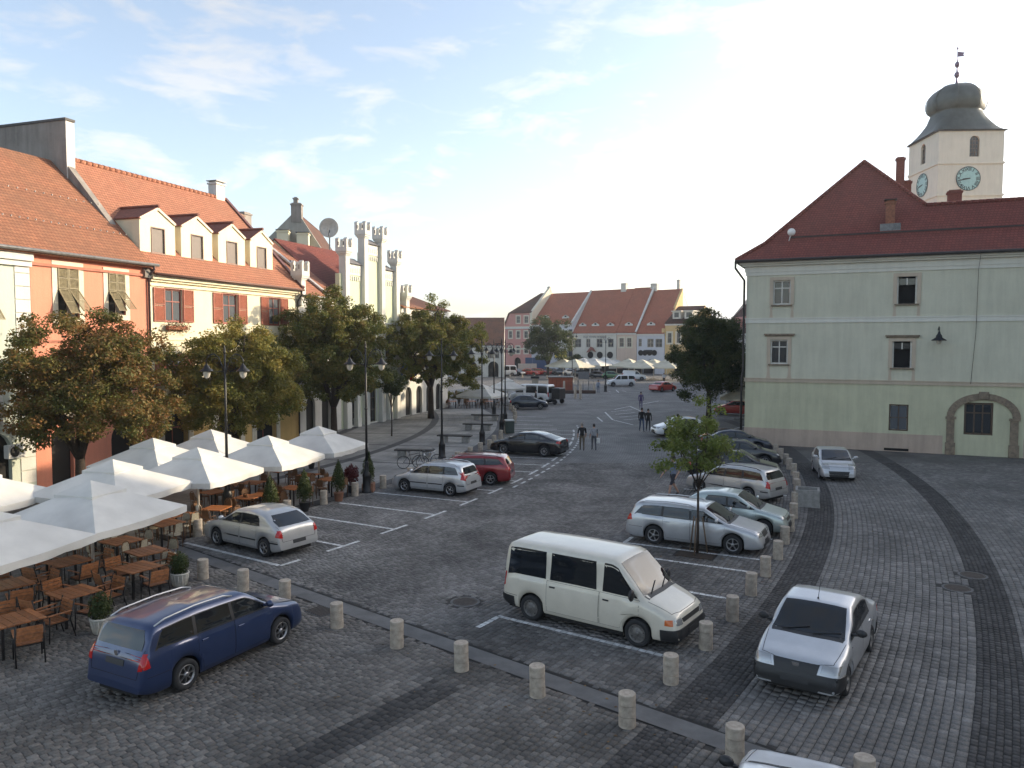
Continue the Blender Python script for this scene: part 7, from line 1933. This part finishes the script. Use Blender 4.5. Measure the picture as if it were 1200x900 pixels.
p=G(494,548);b2=bicycle('pale grey bicycle parked against the black bicycle',p+Vector((.3,.25,0)),R(20),CHROME);b2.rotation_euler=(R(4),0,R(20))

# ---------------------------------------------------------------- kiosk, hoardings, barriers
p=G(657,457.5);t=thing('kiosk','orange-red market kiosk with flat grey roof out on the square','kiosk',(p.x,p.y,0),R(-3))
OR=mat('kiosk_orange_red',(.30,.075,.03),.6,var=.3,scale=2)
mb=MB();mb.box(-1.75,1.75,0,1.9,.05,1.85);mb.build('body',OR,t);mb=MB();mb.box(-1.85,1.85,-.12,2.0,1.853,2.0);mb.build('roof',CONC,t)
for i in range(7):
    mb=MB();x=-1.7+i*.56;mb.box(x,x+.03,-.02,-.002,.1,1.8);mb.build('board_joint',mat('kiosk_dark_red',(.16,.04,.02),.7),t)
for i in range(4):
    q=G(674+i*6.2,458+i*.3);t=thing('fence_panel','pale mesh fence panel beside the orange-red kiosk','fence',(q.x,q.y,0),R(-3),'fence panels by the kiosk')
    mb=MB()
    for s in (-.36,.36): mb.box(s-.02,s+.02,-.02,.02,0,1.5)
    for z in (.15,1.45): mb.box(-.36,.36,-.015,.015,z-.02,z+.02)
    mb.build('frame',ZINC,t);mb=MB()
    for k in range(9): mb.box(-.32+k*.08-.006,-.32+k*.08+.006,-.006,.006,.17,1.43)
    mb.build('mesh',ZINC,t)
q=G(684,452);t=thing('notice_board','grey two-panel notice board behind the kiosk fence','notice board',(q.x,q.y,0))
mb=MB();mb.box(-.85,.85,-.04,.04,1.0,2.2);mb.build('board',mat('board_grey',(.16,.16,.165),.6,var=.2),t)
for s in (-.8,.8): mb=MB();mb.box(s-.04,s+.04,-.05,.05,0,1.0);mb.build('post',ZINC,t)
q=G(627,462);t=thing('advert_pillar','black-topped advertising pillar beside the white minibus','sign',(q.x,q.y,0))
mb=MB();mb.box(-.42,.42,-.12,.12,0,2.1);mb.build('panel',mat('panel_beige',(.38,.33,.26),.6,var=.3),t);mb=MB();mb.box(-.55,.55,-.18,.18,2.103,2.4);mb.build('header',BLACKP,t)
for x,y,h in ((661,460,1.6),(674,467,1.5),(680,467.5,1.9),(696,461,1.5)):
    q=G(x,y);t=thing('stone_post','tall pale stone post standing around the kiosk enclosure','post',(q.x,q.y,0),0,'stone posts round the kiosk enclosure')
    mb=MB();mb.lathe([(.16,0),(.15,h-.1),(.05,h)],10);mb.build('shaft',LIME,t)
q=G(684,461);t=thing('low_wall','low brown kerb wall along the kiosk enclosure','wall',(q.x,q.y,0))
mb=MB();mb.bbox(-3.2,1.6,-.2,.2,0,.42,.03);mb.build('wall',mat('brown_brick_low',(.10,.06,.045),.9,var=.3,scale=4),t)
for x0,x1,y0,y1,yb,m,lab in ((615.5,641,419,432.5,440.5,mat('hoarding_blue',(.045,.085,.19),.6,var=.15),'dark blue site hoarding below the pink gabled house'),(607,629,426,434,441,mat('hoarding_white',(.50,.49,.47),.6,var=.2),'white site hoarding in front of the blue hoarding')):
    Yd=G(620,yb-1.6).y if 'blue' in lab else G(620,yb-1.0).y
    a=Vector(((x0-600)/900*Yd,Yd,0));w=(x1-x0)/900*Yd;hh=7+(400-y0)/900*Yd
    t=thing('site_hoarding',lab,'hoarding',a);n=int(w/1.2)
    for k in range(n):
        mb=MB();mb.box(w*k/n+.01,w*(k+1)/n-.01,0,.06,.1,hh);mb.build('panel',m,t)
# ================================================================ people
SK=mat('skin',(.42,.25,.18),.6);SHOE=mat('shoes_dark',(.03,.027,.025),.6)
def person(label,p,deg,top,bot,hair,h=1.74,stride=.25,shorts=False,sleeve=.5,bag=None,skin=None,arm=.15,shoes=None):
    """one continuous skinned figure, facing +x, mid-step"""
    k=h/1.74;s=stride
    V=[(0,0,.98),(0,0,1.18),(.0,0,1.40),(.01,0,1.50),(.02,0,1.58),(.03,0,1.66),
       (0,.10,.92),(s*.55,.10,.50),(s*.75,.10,.085),(s*.75+.17,.11,.05),
       (0,-.10,.92),(-s*.30,-.10,.50),(-s*1.0,-.10,.11),(-s*1.0+.16,-.11,.05),
       (0,.19,1.41),(-arm*.5,.25,1.14),(arm*.2,.26,.90),(arm*.4,.26,.80),
       (0,-.19,1.41),(arm*.6,-.25,1.14),(arm*1.4,-.25,.92),(arm*1.7,-.24,.82),(.10,0,1.625)]
    Rr=[(.145,.115),(.135,.10),(.165,.105),(.06,.06),(.062,.062),(.092,.078),
        (.088,.09),(.060,.06),(.045,.04),(.042,.032),(.088,.09),(.060,.06),(.045,.04),(.042,.032),
        (.062,.062),(.045,.045),(.034,.034),(.036,.022),(.062,.062),(.045,.045),(.034,.034),(.036,.022),(.02,.02)]
    Ed=[(0,1),(1,2),(2,3),(3,4),(4,5),(0,6),(6,7),(7,8),(8,9),(0,10),(10,11),(11,12),(12,13),(2,14),(14,15),(15,16),(16,17),(2,18),(18,19),(19,20),(20,21)]
    me=bpy.data.meshes.new('figure');me.from_pydata([(x*k,y*k,z*k) for x,y,z in V[:-1]],Ed,[])
    o=bpy.data.objects.new('figure',me);col.objects.link(o)
    mo=o.modifiers.new('skin','SKIN');sv=me.skin_vertices[0].data
    for i,r in enumerate(Rr[:-1]): sv[i].radius=(r[0]*k,r[1]*k)
    sv[0].use_root=True
    o.modifiers.new('sub','SUBSURF').levels=2
    dg=bpy.context.evaluated_depsgraph_get();nm=bpy.data.meshes.new_from_object(o.evaluated_get(dg));bpy.data.objects.remove(o,do_unlink=True)
    zmin=min(v.co.z for v in nm.vertices)
    for v in nm.vertices: v.co.z-=zmin
    for m in (top,bot,skin or SK,shoes or SHOE): nm.materials.append(m)
    for pl in nm.polygons:
        c=pl.center/k;pl.use_smooth=True;a=abs(c.y)
        if c.z>1.475: i=2
        elif a>.205 and c.z<1.38: i=2 if c.z<1.38-(.48*sleeve*1.15) else 0
        elif c.z>.97: i=0
        elif c.z<.10: i=3
        elif shorts and c.z<.52: i=2
        else: i=1
        pl.material_index=i
    t=thing('person',label,'person',(p.x,p.y,0),R(deg));link('body',nm,t)
    mb=MB();mb.lathe([(.03,.115),(.07,.10),(.098,.05),(.104,0),(.095,-.055),(.07,-.09)],12,(-.005,0,1.665));hm=mb.build('hair',hair,t);hm.scale=(k,k*.86,k)
    mb=MB();mb.lathe([(.004,.03),(.016,.005),(.018,-.01),(.006,-.02)],6,(.122,0,1.635));
    for sg in (-1,1): mb.lathe([(.005,.03),(.018,.01),(.016,-.02),(.005,-.03)],6,(.02,sg*.082,1.64))
    f=mb.build('face_features',skin or SK,t);f.scale=(k,k,k)
    mb=MB()
    for sg in (-1,1): mb.lathe([(.003,.008),(.011,0),(.003,-.008)],6,(.108,sg*.033,1.662))
    f=mb.build('eyes',BLACKP,t);f.scale=(k,k,k)
    if bag:
        mb=MB();mb.bbox(-.06,.06,-.13,.13,0,.34,.02);b=mb.build('carrier_bag',bag,None);b.location=(p.x+.05,p.y-.02,0);b.parent=None
        a=R(deg);b.location=(p.x+math.cos(a)*.2*k+math.sin(a)*.27,p.y+math.sin(a)*.2*k-math.cos(a)*.27,.42);b.rotation_euler=(0,0,a)
        tag(b,'white carrier bag held by the woman in grey','bag')
    return t
def cloth(n,c): return mat('cloth_'+n,c,.9,var=.25,scale=9)
DH=mat('hair_dark',(.02,.015,.012),.7);GH=mat('hair_grey',(.22,.20,.18),.8)
person('man in a black top and khaki trousers walking away beside a woman',G(682,528),88,cloth('black',(.015,.014,.016)),cloth('khaki',(.12,.095,.065)),GH,1.78,.22)
person('woman in a pale grey top and dark jeans carrying a white bag',G(696,527.5),92,cloth('palegrey',(.28,.29,.31)),cloth('greyjean',(.07,.075,.085)),DH,1.68,.22,bag=WHITEP)
person('man in a black jacket and blue jeans walking towards the square corner',G(752,505.5),-88,cloth('black',(0,0,0)),cloth('bluejean',(.05,.075,.13)),DH,1.82,.28,sleeve=1)
person('person in dark brown clothes walking next to the man in blue jeans',G(759.5,505),-92,cloth('darkbrown',(.03,.024,.02)),cloth('darkgrey',(.03,.03,.033)),DH,1.72,.26,sleeve=1)
person('person in purple clothes crossing behind the hatched island',G(751,479),-100,cloth('purple',(.12,.09,.19)),cloth('purple2',(.10,.075,.16)),DH,1.75,.25,sleeve=1)
person('man in a white shirt standing behind the red saloon car',G(778,450),-90,cloth('white',(.55,.55,.55)),cloth('darkgrey',(0,0,0)),DH,1.8,.1)
person('man in a blue-grey T-shirt and dark shorts striding past the silver estate',G(788.5,581),-150,cloth('bluegrey',(.17,.20,.27)),cloth('navyshort',(.035,.035,.045)),DH,1.82,.42,shorts=True,sleeve=.45,arm=.3)
person('man in a blue shirt standing at the white saloon behind the young tree',G(794,514),60,cloth('blueshirt',(.11,.14,.20)),cloth('darkgrey',(0,0,0)),DH,1.76,.08)
person('man in dark clothes standing by the white minibus',G(628,476.5),180,cloth('black',(0,0,0)),cloth('darkgrey',(0,0,0)),DH,1.78,.08,sleeve=1)
person('person in pale blue clothes by the kiosk fence posts',G(701,460.5),-90,cloth('paleblue',(.25,.30,.38)),cloth('paleblue2',(.16,.19,.25)),DH,1.72,.1,sleeve=1)

# ================================================================ air
HZ_D=.00030
if HZ_D>0:
    mb=MB();mb.box(-1700,1700,-60,1950,-3,75);hz=mb.build('haze',[]);hz.data.materials.clear()
    m=bpy.data.materials.new('haze_air');m.use_nodes=True;nt=m.node_tree;nt.nodes.clear()
    o_=nt.nodes.new('ShaderNodeOutputMaterial');v=nt.nodes.new('ShaderNodeVolumePrincipled');v.inputs['Color'].default_value=(.92,.95,1,1);v.inputs['Density'].default_value=HZ_D;v.inputs['Anisotropy'].default_value=.3
    nt.links.new(v.outputs[0],o_.inputs['Volume']);hz.data.materials.append(m);tag(hz,kind='stuff')
